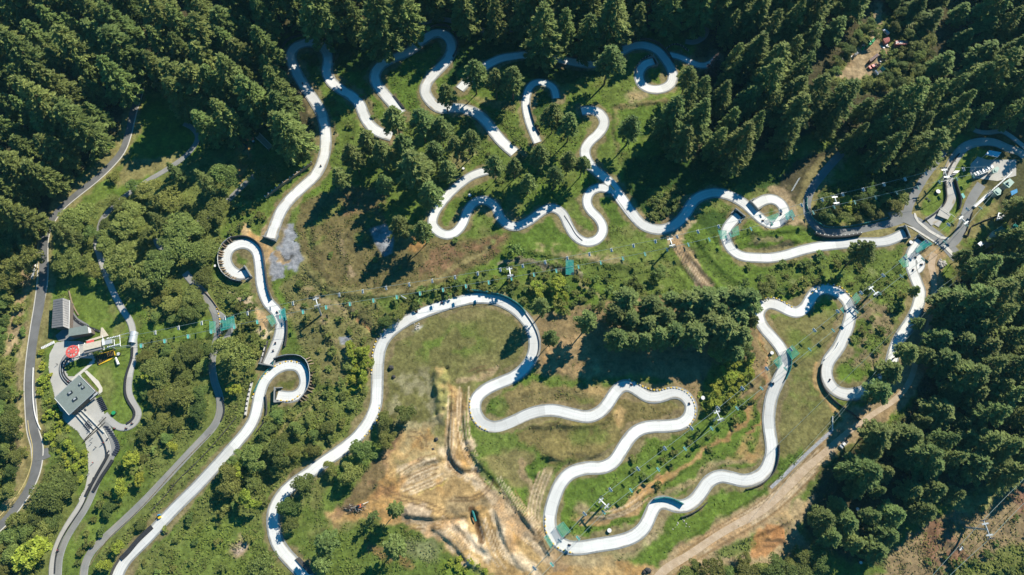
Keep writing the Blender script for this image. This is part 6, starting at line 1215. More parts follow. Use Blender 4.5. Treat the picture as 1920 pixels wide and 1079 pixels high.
net([(1384,423),(1386,440),(1370,446),(1371,432)], 'net', 'green net on the inside of the right hand track bend', 3)
net([(1472,402),(1485,393),(1491,406),(1474,413)], 'netteal', 'dark green net right of the small spiral', 3)
net([(1437,408),(1458,400),(1461,403),(1454,413),(1444,415)], 'net', 'green net inside the small spiral', 2)
net([(1728,455),(1737,449),(1749,457),(1717,477),(1716,471)], 'netteal', 'teal green net covering the start of the right hand track', 3)
net([(1700,476),(1704,499),(1694,502),(1685,490)], 'net', 'green net left of the right hand track start', 3)
net([(1043,988),(1056,979),(1070,997),(1054,1008)], 'net', 'large green net inside the bottom bend', 3)
net([(1020,1007),(1027,1003),(1037,1022),(1033,1029)], 'net', 'small green net outside the bottom bend', 3)
net([(1474,657),(1486,648),(1499,663),(1485,675)], 'net', 'green net right of the track beside the infield', 3)
net([(1450,678),(1463,667),(1467,682),(1460,692)], 'net', 'green net left of the track beside the infield', 3)
net([(1598,558),(1606,549),(1614,560),(1604,573)], 'net', 'green net at the top of the right hand hairpin', 3)
net([(1575,580),(1581,575),(1582,588)], 'net', 'tiny green net inside the right hand hairpin', 3)
net([(393,603),(404,603),(404,624),(393,624)], 'net', 'green net left of the old grey track', 3)
net([(413,602),(438,592),(441,613),(414,621)], 'netteal', 'teal green net between the arms of the old grey track', 3.5)
net([(522,583),(534,578),(537,600),(533,603)], 'netteal', 'teal net on the outer bend above the lower spiral', 2.5)
net([(499,594),(511,590),(518,605),(510,612)], 'net', 'faint green net on the inner bend above the lower spiral', 2.5)
net([(1886,442),(1903,419),(1910,424),(1892,446)], 'netteal', 'long teal net beside the zip line deck', 4)
net([(1864,433),(1878,424),(1892,436),(1882,444)], 'netteal', 'teal net at the edge of the zip line deck', 4)
# ------------------------------------------------------------------ buildings
def footprint(cs, z): return [Pa(x, y, z) for x, y in cs]
def shrink(q, k):
    cx = sum(p[0] for p in q)/len(q); cy = sum(p[1] for p in q)/len(q); return [(cx+(p[0]-cx)*k, cy+(p[1]-cy)*k) for p in q]
def flat_building(name, cs, z, roofm, wallm, label, cat='building', k=0.93, th=0.35, roofname='roof', posts=False):
    q = footprint(cs, z); pts = [(p.x, p.y) for p in q]; g = min(float(hs(*p)) for p in pts); c = q[0].lerp(q[2], .5); e = empty(name, (c.x, c.y, g), 0, label, cat); zt = float(np.mean([p.z for p in q]))
    MB().prism(pts, zt-th, zt, M[roofm]).build(roofname, e)
    if posts:
        for p in shrink(pts, .9): b = MB(); b.tube([(p[0], p[1], g-.4), (p[0], p[1], zt-th-.01)], .15, M[wallm], 6); b.build('post', e)
    else: MB().prism(shrink(pts, k), g-.6, zt-th-0.005, M[wallm]).build('wall', e)
    return e, pts, g, zt
# gabled shed
ev = [Pa(99.8,562.5,4.6), Pa(130,563.5,4.6), Pa(128.6,616.5,4.6), Pa(96.8,615.6,4.6)]; r0, r1 = Pa(117.5,559,6.2), Pa(118.3,612.3,6.2)
g = float(hs(ev[0].x, ev[0].y)); e = empty('gabled_shed', ((ev[0].x+ev[2].x)/2, (ev[0].y+ev[2].y)/2, g), 0, 'long shed with a ribbed grey gable roof beside the asphalt road', 'building')
th = Vector((0, 0, .18))
for nm, (a, b_, c_, d_), mt in (('roof', (ev[0], r0, r1, ev[3]), 'roofgrey'), ('roof', (r0, ev[1], ev[2], r1), 'roofgrey')):
    b = MB(); b.add([a, b_, c_, d_, a-th, b_-th, c_-th, d_-th], [(0,1,2,3),(7,6,5,4),(0,4,5,1),(1,5,6,2),(2,6,7,3),(3,7,4,0)], M[mt])
    for k in range(1, 12):
        p, q = a.lerp(d_, k/12), b_.lerp(c_, k/12); b.tube([p+Vector((0,0,.06)), q+Vector((0,0,.06))], .07, M['roofgrey'], 4)
    b.build(nm, e)
b = MB(); w = shrink([(p.x, p.y) for p in ev], .93); b.prism(w, g-.5, g+4.5, M['wall']); b.build('wall', e)
b = MB(); b.tube([ev[1]+Vector((.15,0,-.1)), ev[2]+Vector((.15,0,-.1))], .16, M['white'], 6); b.build('gutter', e)
flat_building('service_annex', [(129.5,616.7),(162,610.4),(164.4,625),(128.4,631)], 5.0, 'roofgreen', 'wall', 'flat grey green roofed annex joined to the gabled shed')
flat_building('service_annex', [(164.6,613),(170,617),(170.4,624),(166,625)], 4.0, 'white', 'wall', 'small white roofed box at the end of the annex')
e, pts, g, zt = flat_building('square_building', [(148.7,703.6),(178.4,734),(129,778.6),(102,747)], 5.2, 'roofgreen', 'wall', 'square building with a flat grey green roof and four skylights')
for x, y, w_, d_ in ((132,737.5,2.4,1.5), (141,749,2.4,1.5), (151,721,1.4,1.3), (156.5,727,1.4,1.3)):
    p = Pa(x, y, 5.2); b = MB(); b.box((p.x, p.y, zt+.25), (w_, d_, .5), M['glass'], R(40)); b.box((p.x-.1, p.y+.1, zt+.55), (w_*.5, d_*.55, .12), M['steel'], R(40)); b.build('skylight', e)
b = MB(); z1 = Vector((0,0,zt+.12))
for i in range(4): a, c_ = pts[i], pts[(i+1) % 4]; b.tube([(a[0], a[1], zt+.06), (c_[0], c_[1], zt+.06)], .17, M['steel'], 4)
b.build('roof_edge', e)
q = [Pa(167,747.5,3.2), Pa(169,750,3.2), Pa(184,738,3.2), Pa(182,735,3.2)]; b = MB(); b.prism([(p.x, p.y) for p in q], q[0].z-.12, q[0].z, M['silver'])
for p in q[:2]+q[2:]: b.tube([(p.x, p.y, q[0].z-3.6), (p.x, p.y, q[0].z-.13)], .07, M['steel'], 5)
tag(b.build('awning'), 'pale blue awning at the lower right side of the square building', 'awning')
# arched shelter over the path
a = P(251.5,634); e = empty('arched_shelter', a, 0, 'silver arched shelter over the curving path', 'shelter'); v = []; f = []; n = 12; hw, hl = 1.75, 3.0
for s in (-1, 1):
    for k in range(n+1): t = math.pi*k/n; v.append((a.x-math.cos(t)*hw, a.y+s*hl, a.z+1.1+math.sin(t)*1.7))
for s in (-1, 1):
    for k in range(n+1): t = math.pi*k/n; v.append((a.x-math.cos(t)*(hw-.12), a.y+s*hl, a.z+1.1+math.sin(t)*1.58))
m_ = n+1
for k in range(n): f += [(k, k+1, m_+k+1, m_+k), (2*m_+k, 3*m_+k, 3*m_+k+1, 2*m_+k+1), (k, 2*m_+k, 2*m_+k+1, k+1), (m_+k, m_+k+1, 3*m_+k+1, 3*m_+k)]
MB().add(v, f, M['silver']).build('roof', e)
for s in (-1, 1): MB().box((a.x+s*(hw-.05), a.y, a.z+.5), (.16, hl*2, 1.3), M['steel']).build('side_wall', e)
# drive station with the red wheel
C0 = Pa(135.7, 659.4, 6.0); gz0 = float(hs(C0.x, C0.y)); e = empty('drive_station', (C0.x, C0.y, gz0), 0, 'lift drive station with a big red wheel, beige cover and steel frame', 'lift station'); ax = Pa(215, 640, 6)-C0; ax.z = 0; ax.normalize(); sd = Vector((-ax.y, ax.x, 0))
b = MB(); N = 32; rr = 3.35
for ri, ro, z0, z1 in ((2.55, rr, 5.75, 6.15), (0.0, 1.15, 5.7, 6.25)):
    vs = []
    for k in range(N): t = 2*math.pi*k/N; vs += [(C0.x+math.cos(t)*ro, C0.y+math.sin(t)*ro, gz0+z0), (C0.x+math.cos(t)*ro, C0.y+math.sin(t)*ro, gz0+z1), (C0.x+math.cos(t)*ri, C0.y+math.sin(t)*ri, gz0+z1), (C0.x+math.cos(t)*ri, C0.y+math.sin(t)*ri, gz0+z0)]
    b.add(vs, [(4*k+j, 4*k+(j+1) % 4, 4*((k+1) % N)+(j+1) % 4, 4*((k+1) % N)+j) for k in range(N) for j in range(4)], M['red'])
for k in range(8): t = 2*math.pi*k/8+.2; b.box((C0.x+math.cos(t)*1.85, C0.y+math.sin(t)*1.85, gz0+5.95), (1.5, .62, .28), M['red'], t)
b.build('bull_wheel', e)
def onax(u, v, z): p = C0+ax*u+sd*v; return Vector((p.x, p.y, gz0+z))
b = MB(); b.prism([tuple(onax(*t, 0)[:2]) for t in ((6.2, -1.6), (15, -1.6), (15, 1.9), (6.2, 1.9))], gz0+5.3, gz0+7.4, M['beige']); b.build('motor_cover', e)
b = MB(); b.prism([tuple(onax(*t, 0)[:2]) for t in ((6.3, -2.9), (15.2, -2.9), (15.2, -1.63), (6.3, -1.63))], gz0+5.4, gz0+6.7, M['roofgrey']); b.build('side_cover', e)
b = MB()
for v_ in (-2.4, 2.4): beam(b, onax(-1, v_, 5.4), onax(24, v_, 5.4), .2, 'steel')
for u_ in (3, 6, 15.6, 18, 21, 24): beam(b, onax(u_, -3.2, 5.5), onax(u_, 3.2, 5.5), .16, 'steel')
for u_ in (5, 12, 19): 
    for v_ in (-2.2, 2.2): beam(b, onax(u_, v_, -.5), onax(u_, v_, 5.4), .3, 'steel')
b.build('steel_frame', e)
for s in (-1, 1):
    b = MB(); c_ = onax(21, 2.3*s, 6.0); b.box(c_, (6.4, .5, .5), M['white'], math.atan2(ax.y, ax.x))
    for k in range(8): q = onax(18+k*.85, 2.3*s, 6.3); b.tube([q-sd*.3, q+sd*.3], .33, M['steel'], 8)
    b.build('sheave_train', e)
b = MB(); b.box(onax(18.5, 0, 6.9), (4.2, 2.2, 1.1), M['steel'], math.atan2(ax.y, ax.x)); b.box(onax(16.5, .4, 7.5), (1.0, 3.4, .5), M['white'], math.atan2(ax.y, ax.x)); b.tube([onax(16.3, -3, 6.5), onax(16.3, 4.3, 7.6)], .14, M['white'], 5); b.build('motor', e)
b = MB(); b.box(onax(9, 3.2, 5.6), (3.6, 1.3, .5), M['red'], math.atan2(ax.y, ax.x)); b.build('red_box', e)
for s, v_ in enumerate((-3.0, 3.0)):
    b = MB(); beam(b, onax(22, v_, 5.2), onax(28, v_*1.15, 4.6), .15, 'steel'); beam(b, onax(28, v_*1.15, 4.6), onax(28, v_*1.15, -.3), .1, 'steel'); b.build('stay_bar', e)
q = [P(180,667), P(214,657), P(218,668), P(207,676), P(186,685)]; g = float(hs(q[1].x, q[1].y))
e = empty('hazard_platform', (q[0].x, q[0].y, g), 0, 'loading platform painted in yellow and black hazard stripes', 'platform')
b = MB(); b.prism([(p.x, p.y) for p in q], g-.5, g+.55, M['yellow']); b.build('deck', e)
b = MB()
for k in range(11):
    t = (k+.5)/11; u = q[0].lerp(q[1], t); w_ = q[4].lerp(q[2], t); a1 = u.lerp(w_, .03); a2 = u.lerp(w_, .97)+(q[1]-q[0])*-.06; dv = (q[1]-q[0]).normalized()*.38
    b.prism([tuple((a1-dv)[:2]), tuple((a1+dv)[:2]), tuple((a2+dv)[:2]), tuple((a2-dv)[:2])], g+.50, g+.58, M['black'])
b.build('stripe', e)
b = MB(); dk = [P(160,640), P(189,631), P(190.5,615.5), P(193,615), P(204,630), P(170,641)]; b.prism([(p.x, p.y) for p in dk], float(hs(dk[0].x, dk[0].y))-.5, float(hs(dk[0].x, dk[0].y))+.7, M['beige']); tag(b.build('loading_deck'), 'beige timber deck above the motor cover', 'deck')
b = MB(); dk = [P(128,665), P(171,655), P(179,675), P(150,681), P(146,678)]; b.prism([(p.x, p.y) for p in dk], float(hs(dk[0].x, dk[0].y))-.5, float(hs(dk[0].x, dk[0].y))+.35, M['concrete']); tag(b.build('loading_deck'), 'grey concrete deck in the shade under the lift station', 'deck')
# stairs, cable trays beside the wheel
e = empty('steps', P(92,647), 0, 'flight of pale steps from the road up to the plaza', 'steps')
for k in range(9):
    p = P(79+k*2.8, 653.5-k*1.35); b = MB(); b.box((p.x, p.y, p.z+.12+.02*k), (.55, 1.5, .5), M['white'], R(25)); b.build('step', e)
for k, o in enumerate((0, 2.1, 4.3, 6.4)):
    lns = [(138-o*.2+o,640+o*.9+28),(127+o,672-o*.4),(120.5+o,688-o),(121+o,702-o*.6),(126+o*.9,716-o),(133+o,727-o*1.4)]
    wall('queue_rail', [(130+o,664+o),(120+o,674),(114+o,688),(114+o,700),(120+o,713-o*.3),(130+o*.8,722-o)], .8, .22, 'dark' if k % 2 else 'steel', ['outermost','second','third','innermost'][k]+' curved queue rail below the red wheel', 'rail')
ribbon('queue_lane', [(136,660),(125,668),(118,680),(115,694),(118,706),(126,716),(133,722)], 10, 'asphalt', 'dark grey curved queue lane under the red wheel', z=0.2, gutter=0, cat='lane')
# top station
flat_building('open_shed', [(1855.3,282),(1877.8,286),(1871,295),(1847.3,290)], 4.5, 'silver', 'steel', 'pale flat roofed open shed at the forest edge of the top station', k=.9, posts=True)
def pod(cs, z, m, label, hole=False):
    e, pts, g, zt = flat_building('lift_station', cs, z, m, 'steel', label, 'lift station', k=.7, th=.9); b = MB(); c = shrink(pts, .55); b.prism(c, zt-.3, zt+.45, M[m]); b.build('roof_cap', e); return e
pod([(1861,318),(1870,312),(1874,316),(1870,323),(1862,325)], 5, 'roofmint', 'mint covered drive pod on the round plaza')
e1 = pod([(1862,358),(1872,351),(1878,357),(1876,365),(1870,367)], 4.5, 'roofmint', 'smaller mint roofed pod at the end of the white ramp')
e2 = pod([(1880.6,343.4),(1893.7,334.5),(1902,342.5),(1892,353)], 5, 'roofmint', 'larger mint roofed pod with a dark roof hatch')
p = Pa(1888.5,344,5); b = MB(); b.box((p.x, p.y, p.z+.3), (.9,.9,.9), M['black'], R(30)); b.build('hatch', e2)
b = MB(); q = [Pa(1825,386,1.2), Pa(1858,357,1.2), Pa(1862,360,1.2), Pa(1830,389,1.2)]; b.prism([(p.x, p.y) for p in q], [p.z-1.8 for p in q], [p.z for p in q], M['white']); tag(b.build('ramp'), 'long white unloading ramp pointing down left', 'ramp')
b = MB(); q = [Pa(1823,327,3), Pa(1836,322,3), Pa(1852,314,3), Pa(1862,309,3), Pa(1864,314,3), Pa(1850,323,3), Pa(1832,330,3)]; b.prism([(p.x, p.y) for p in q], q[0].z-.8, q[0].z-.2, M['white'])
for k in range(7): p = Pa(1828+k*5, 327-k*2.3, 3.2); b.box(p, (1.0, 1.8, .7), M['steel' if k % 2 else 'white'], R(25)); b.tube([(p.x, p.y, p.z-3.8), (p.x, p.y, p.z-.3)], .12, M['steel'], 5)
tag(b.build('lift_machinery'), 'white lift machinery frame on the round plaza', 'lift machinery')
b = MB(); ps = [Pa(1860,357,4), Pa(1873,346,4), Pa(1884,336,4), Pa(1896,325,4)]
for o in (-1.1, 1.1):
    b.tube([p+Vector((o*.6, o*.7, .3)) for p in ps], .16, M['white'], 5)
for k in range(10): p = ps[0].lerp(ps[-1], k/9); b.tube([p+Vector((-.7,-.8,.3)), p+Vector((.7,.8,.3))], .12, M['steel'], 5)
for p in ps: b.tube([(p.x, p.y, p.z-4.3), (p.x, p.y, p.z+.3)], .2, M['steel'], 6)
tag(b.build('rail_frame'), 'long steel rail frame between the two mint roofed pods', 'lift machinery')
flat_building('tarp_shelter', [(1895,359),(1907,354),(1908,361),(1897,367)], 2.5, 'blue', 'steel', 'blue tarpaulin shelter beside the larger mint pod', 'shelter', posts=True)
e, pts, g, zt = flat_building('zip_deck', [(1862,434),(1867,436),(1875,442.5),(1874,448),(1862,458),(1852,449),(1857,440)], 5, 'beige', 'timber', 'beige timber launch deck on poles among the trees', 'deck', posts=True)
flat_building('zip_deck', [(1833.3,456.8),(1839.5,452.6),(1845.5,457.5),(1839,463)], 4, 'silver', 'timber', 'small pale square deck beside the launch deck', 'deck', posts=True)
flat_building('zip_deck', [(1844,456),(1853,449),(1862,458),(1850,466)], 3.2, 'timber', 'timber', 'brown timber landing between the two pale decks', 'deck', posts=True)
flat_building('zip_deck', [(1908,400),(1913,396),(1917,400),(1911,404)], 6, 'beige', 'timber', 'little beige deck at the far end of the teal net', 'deck', posts=True)
flat_building('scrap_pile', [(1868,414),(1873,398),(1886,403),(1884,410)], .9, 'silver', 'steel', 'pile of pale steel parts at the edge of the shade', 'scrap pile')
b = MB()
for k in range(22):
    p = P(1868+RNG.uniform(0,16), 399+RNG.uniform(0,13)); b.box((p.x, p.y, p.z+1.0), (RNG.uniform(.4,2), .3, .3), M['white' if k % 3 else 'dark'], RNG.uniform(0,3))
tag(b.build('scrap_parts'), 'loose white steel parts lying on the pale scrap pile', 'scrap')
# start gantry and little bridge
a, c_ = Pa(1765,324,3), Pa(1793,335,3)
e = empty('start_gantry', P(1779,340), 0, 'pale steel gantry across the two lane start track', 'gantry')
for dx, dy in ((0, 0), (-2, 12)):
    b = MB(); q1, q2 = Pa(1766+dx, 333+dy*.7, 4), Pa(1792+dx, 327+dy*.7, 4); b.tube([q1, q2], .16, M['white'], 5); b.build('beam', e)
    for q in (q1, q2): b = MB(); b.tube([(q.x, q.y, q.z-4.5), q], .14, M['steel'], 5); b.build('post', e)
flat_building('track_bridge', [(1757,404),(1764,390),(1783,403),(1777,412)], 1.5, 'concrete', 'gutter', 'pale bridge deck where the start track forks', 'bridge', k=.85)
b = MB(); q = [Pa(1765,389,2.2), Pa(1790,407,2.2)]; b.tube(q, .1, M['steel'], 5); [b.tube([(p.x, p.y, p.z-2.4), p], .1, M['steel'], 5) for p in (q[0], q[0].lerp(q[1], .5), q[1])]; tag(b.build('guard_rail'), 'thin rail along the bridge where the start track forks', 'rail')
flat_building('equipment_box', [(1802,364),(1806,362),(1810,370),(1806,373)], 1.6, 'teal', 'dark', 'dark green box on the lawn right of the start track', 'box')
flat_building('equipment_box', [(1786,325),(1791,320),(1800,320),(1795,325)], 2.0, 'white', 'dark', 'small dark hut with a white edge right of the gantry', 'hut')
# stone pile, boulders, tanks
def rocks(name, px, py, n, r0, sp, m, label, cat):
    b = MB(); 
    for k in range(n):
        p = P(px+RNG.normal(0, sp), py+RNG.normal(0, sp)); s = r0*RNG.uniform(.5, 1.3); u = RNG.uniform(0, 6)
        vs = [(p.x+math.cos(u+t)*s*w, p.y+math.sin(u+t)*s*w, p.z+z*s-.1) for z, w in ((0, 1), (.6, .85), (1.0, .4)) for t in (0, 1.3, 2.4, 3.7, 5)]
        b.add(vs, [(i*5+j, i*5+(j+1) % 5, (i+1)*5+(j+1) % 5, (i+1)*5+j) for i in range(2) for j in range(5)]+[(10, 11, 12, 13, 14)], M[m])
    tag(b.build(name), label, cat)
rocks('rock_pile', 1765, 495, 26, 1.1, 3.2, 'rock', 'pile of pale rocks beside the dirt road junction', 'rock pile')
rocks('rock_pile', 1810, 487, 12, .9, 2.5, 'rock', 'small pale rock pile at the edge of the shaded forest', 'rock pile')
rocks('boulder', 733, 690, 1, 2.3, 0, 'darkrock', 'round black boulder on the infield beside the long track', 'boulder')
rocks('boulder', 738, 707, 1, 1.3, 0, 'darkrock', 'smaller dark boulder below the round black one', 'boulder')
rocks('boulder', 818, 824, 1, 1.7, 0, 'darkrock', 'dark boulder on the bare earth slope', 'boulder')
rocks('boulder', 812, 843, 1, 1.1, 0, 'darkrock', 'small dark rock below the earth ridge', 'boulder')
rocks('rubble', 782, 613, 14, .5, 3.0, 'rock', 'scatter of white rubble inside the track arch', 'rubble')
rocks('rubble', 1280, 985, 18, .35, 9.0, 'rock', 'scatter of small pale stones below the bottom track', 'rubble')
rocks('rubble', 1212, 1070, 10, 1.2, 2.5, 'darkrock', 'heap of brown stumps beside the dirt road at the bottom', 'rubble')
def stump(px, py, r_, label, m='white'):
    p = P(px, py); b = MB(); b.tube([(p.x, p.y, p.z-.3), (p.x, p.y, p.z+1.1)], r_, M['dark'], 10); b.tube([(p.x, p.y, p.z+1.1), (p.x, p.y, p.z+1.25)], r_*1.05, M[m], 10); tag(b.build('water_tank' if r_ > .9 else 'bin'), label, 'tank' if r_ > .9 else 'bin')
for x, y, r_, l in ((1317,747,1.0,'white topped tank on the grass below the grove'), (1142,995,1.0,'white topped tank inside the bottom bend'), (881,368,.9,'white pipe end above the narrow tight bends'), (869,318,.7,'white pipe end under the pines'), (1446,663,.9,'white topped bin left of the track and net'), (1757,361,1.2,'white topped utility box between road and start track'), (1706,456,1.0,'dark and white box above the waiting bay'), (224,665,.8,'white marker on the lawn below the lift line'),
    (215,775,1.0,'green box on the lawn inside the path loop'), (1606,955,.8,'white tank at the forest edge'), (1612,1055,.7,'tiny white marker at the bottom of the forest'), (476,267,.7,'white bucket beside the timber bridge'), (405,500,.7,'white marker left of the buttressed spiral')):
    stump(x, y, r_, l, 'green' if 'green' in l else 'white')
p0, p1 = Pa(217,671,1.0), Pa(222,684,1.0); b = MB(); b.tube([p0, p1], [.5,.7], M['white'], 8); tag(b.build('banner_roll'), 'pale rolled banner lying on the lawn below the lift station', 'banner')
b = MB(); b.tube([Pa(752,555,1), Pa(766,563,1)], .35, M['steel'], 6); tag(b.build('culvert_pipe'), 'pale pipe lying on the slope above the leafy band', 'pipe')
b = MB(); b.tube([P(884,953)+Vector((0,0,.6)), P(888,964)+Vector((0,0,.6)), P(892,978)+Vector((0,0,.5))], .55, M['tealmesh'], 8); tag(b.build('culvert_pipe'), 'dark green pipe lying in the trench of the bare earth', 'pipe')
b = MB(); q = [Pa(735,179,.9), Pa(755,203,.9)]; b.prism([(q[0].x, q[0].y), (q[0].x+1.4, q[0].y+.3), (q[1].x+1.2, q[1].y+.3), (q[1].x, q[1].y)], q[1].z-1.6, q[1].z, M['dark']); tag(b.build('track_board'), 'long dark board standing at the end of the upper middle track', 'board')
b = MB(); q = [Pa(553,1049,1), Pa(580,1078,1)]; b.prism([(q[0].x, q[0].y), (q[0].x+1.8, q[0].y+1), (q[1].x+1.8, q[1].y+1), (q[1].x, q[1].y)], q[1].z-1.6, q[1].z, M['fence']); tag(b.build('track_board'), 'dark barrier right of the bottom track end', 'board')
b = MB(); q = [Pa(1144,347,.9), Pa(1152,356,.9)]; b.tube(q, .25, M['yellow'], 5); tag(b.build('track_sign'), 'small orange barrier where the two upper tracks meet', 'barrier')
b = MB(); q = P(300,966); b.box((q.x, q.y, q.z+.9), (1.0,.5,1.8), M['blue'], .4); b.box((q.x+.4, q.y-1.2, q.z+.6), (1.2,.9,1.2), M['yellow'], .5); tag(b.build('marshal_post'), 'small blue and yellow marshal post beside the straight luge track', 'post')
p = P(1488,352); e = empty('ladder', p, 0, 'long pale ladder lying on the shaded forest floor', 'ladder'); b = MB(); q0, q1 = Pa(1485,358,.3), Pa(1499,334,.3); dv = Vector((.5,.3,0))
b.tube([q0-dv, q1-dv], .12, M['steel'], 4); b.tube([q0+dv, q1+dv], .12, M['steel'], 4); [b.tube([q0.lerp(q1, k/14)-dv, q0.lerp(q1, k/14)+dv], .1, M['steel'], 4) for k in range(15)]; b.build('frame', e)
# timber bridge and orange tarp
e = empty('timber_bridge', P(494,266), 0, 'timber footbridge with pale rails in the shade of the wood', 'bridge')
q = [Pa(480,259,2.2), Pa(487,251,2.2), Pa(510,274,2.2), Pa(503,281,2.2)]; b = MB(); b.prism([(p.x, p.y) for p in q], q[0].z-.4, q[0].z, M['timber'])
b.build('deck', e)
for u, v_ in ((q[0], q[3]), (q[1], q[2])):
    b = MB(); b.tube([u+Vector((0,0,1)), v_+Vector((0,0,1))], .14, M['beige'], 5); [b.tube([u.lerp(v_, k/6), u.lerp(v_, k/6)+Vector((0,0,1))], .07, M['timber'], 4) for k in range(7)]; b.build('rail', e)
for p in q: b = MB(); b.tube([(p.x, p.y, p.z-3), (p.x, p.y, p.z-.41)], .2, M['timber'], 5); b.build('post', e)
flat_building('tarp_heap', [(459,258),(466,256),(476,258),(475,262),(462,263)], 1.0, 'orange', 'orange', 'orange tarpaulin heap left of the timber bridge', 'tarp')
b = MB(); b.tube([Pa(449,262,.4), Pa(458,271,.4), Pa(463,276,.4)], .3, M['fence'], 5); b.tube([Pa(463,276,.4), Pa(456,284,.4)], .3, M['fence'], 5); b.tube([Pa(464,276,.4), Pa(467,297,.4)], .2, M['timber'], 5); tag(b.build('log_frame'), 'dark log edging on the brown bank below the orange tarp', 'logs')
# brush pile with an orange digger
b = MB()
for k in range(90):
    p = P(664+RNG.normal(0, 7), 953+RNG.normal(0, 2.2)); t = RNG.uniform(0, 3.14); L_ = RNG.uniform(1.2, 3); b.tube([(p.x-math.cos(t)*L_, p.y-math.sin(t)*L_*.5, p.z+RNG.uniform(.1, 1.4)), (p.x+math.cos(t)*L_, p.y+math.sin(t)*L_*.5, p.z+RNG.uniform(.1, 1.6))], .12, M['bark' if k % 4 else 'deadwood'], 4)
tag(b.build('brush_pile'), 'long pile of cut brown branches on the bare earth', 'brush pile')
p = P(675,953); e = empty('small_digger', p, 0, 'small orange digger with a pale arm at the end of the brush pile', 'digger')
b = MB(); b.box(p+Vector((0,0,.4)), (2.4,.5,.7), M['dark'], .3); b.build('track', e); b = MB(); b.box(p+Vector((-.3,1.5,.4)), (2.4,.5,.7), M['dark'], .3); b.build('track', e)
b = MB(); b.box(p+Vector((-.1,.8,1.3)), (2.0,1.8,1.0), M['orange'], .3, .85); b.build('body', e); b = MB(); b.box(p+Vector((-.3,.9,2.1)), (1.1,1.1,.8), M['glass'], .3, .85); b.build('cab', e)
b = MB(); b.tube([p+Vector((.6,.9,1.5)), p+Vector((2.0,1.8,3.0)), p+Vector((3.6,2.6,1.6)), p+Vector((3.9,2.9,.4))], [.25,.2,.16,.14], M['kerb'], 6); b.build('arm', e)
# depot
def container(cs, z, m, label, name='container', cat='shipping container'):
    q = footprint(cs, z); g = min(float(hs(p.x, p.y)) for p in q); e = empty(name, (q[0].lerp(q[2], .5).x, q[0].lerp(q[2], .5).y, g), 0, label, cat); zt = q[0].z
    b = MB(); pts = [(p.x, p.y) for p in q]; b.prism(pts, g-.3, zt, M[m]); b.build('body', e); b = MB()
    for k in range(1, 14):
        t = k/14; u = q[0].lerp(q[1], t); v_ = q[3].lerp(q[2], t); b.tube([(u.x, u.y, zt+.02), (v_.x, v_.y, zt+.02)], .07, M[m], 4)
        b.tube([(v_.x, v_.y, zt), (v_.x, v_.y, g)], .07, M[m], 4)
    b.build('corrugation', e); b = MB()
    d = (q[3]-q[0])
    for k in (.3, .7): p = q[0]+d*k; b.tube([(p.x-.08, p.y, g+.1), (p.x-.08, p.y, zt-.1)], .06, M['steel'], 4)
    b.build('door_bar', e); return e, q, zt
e, q, zt = container([(1679.3,76.3),(1701,76),(1701.8,83.5),(1679.6,84)], 2.7, 'rust', 'faded red container with three white letters on its roof')
def stroke(b, pts, o, ux, uy, s): 
    pts = [o+ux*x*s+uy*y*s for x, y in pts]
    for i in range(len(pts)-1):
        a_, c_ = pts[i], pts[i+1]; d_ = (c_-a_).normalized(); n_ = Vector((-d_.y, d_.x, 0))*.17; a_ = a_-d_*.1; c_ = c_+d_*.1
        b.prism([tuple((a_+n_)[:2]), tuple((a_-n_)[:2]), tuple((c_-n_)[:2]), tuple((c_+n_)[:2])], zt+.02, zt+.12, M['white'])
ux = (q[1]-q[0]).normalized(); ux.z = 0; uy = Vector((-ux.y, ux.x, 0)); o = q[3]+ux*.55+uy*.5
for k, gl in enumerate(([(0,0),(0,1.5),(1,1.5),(1.1,1.1),(.9,.7),(0,.7)], [(.1,.2),(0,.75),(.2,1.3),(.6,1.5),(1,1.3),(1.1,.75),(.9,.2),(.5,0),(.1,.2)], [(0,0),(0,1.5),(.7,1.5),(1.1,1.1),(1.1,.4),(.7,0),(0,0)])):
    b = MB(); stroke(b, gl, o+ux*k*1.45+uy*.1*k, ux, uy, 1.0); b.build('letter', e)
container([(1656,73),(1668,69),(1668,78),(1660,82)], 2.4, 'rust', 'pale pink topped red container left of the lettered one')
container([(1630,112),(1645,100),(1648,104),(1633,116)], 2.4, 'maroon', 'dark maroon container standing on the open depot ground')
container([(1602,101),(1607,97),(1610,100),(1604,104)], 1.8, 'white', 'white box trailer at the left side of the depot', 'box_trailer', 'trailer')
container([(1640,133),(1643,131),(1648,139),(1645,140.5)], 1.6, 'silver', 'narrow silver trailer at the lower right of the depot', 'box_trailer', 'trailer')
container([(1651,128),(1655,124),(1660,130),(1656,134)], 1.7, 'tealmesh', 'dark green crate beside the silver trailer', 'crate', 'crate')
container([(1647,134),(1650,131),(1655,137),(1652,140)], 1.2, 'beige', 'low beige crate beside the silver trailer', 'crate', 'crate')
for k, (x, y) in enumerate(((1619,89),(1626,86),(1632,82),(1637,77),(1640,73))):
    flat_building('green_bin', [(x-3.2,y),(x+.5,y-3.4),(x+3.4,y),(x-.2,y+3.4)], 1.3+.1*k, 'green', 'green', ['first','second','third','fourth','last'][k]+' green covered bin from the left beside the depot track', 'bin')
flat_building('lean_to', [(1617,84.5),(1630,75.5),(1633,78),(1621,86.5)], 2.3, 'silver', 'steel', 'narrow grey lean-to roof behind the green bins', 'shelter', posts=True)
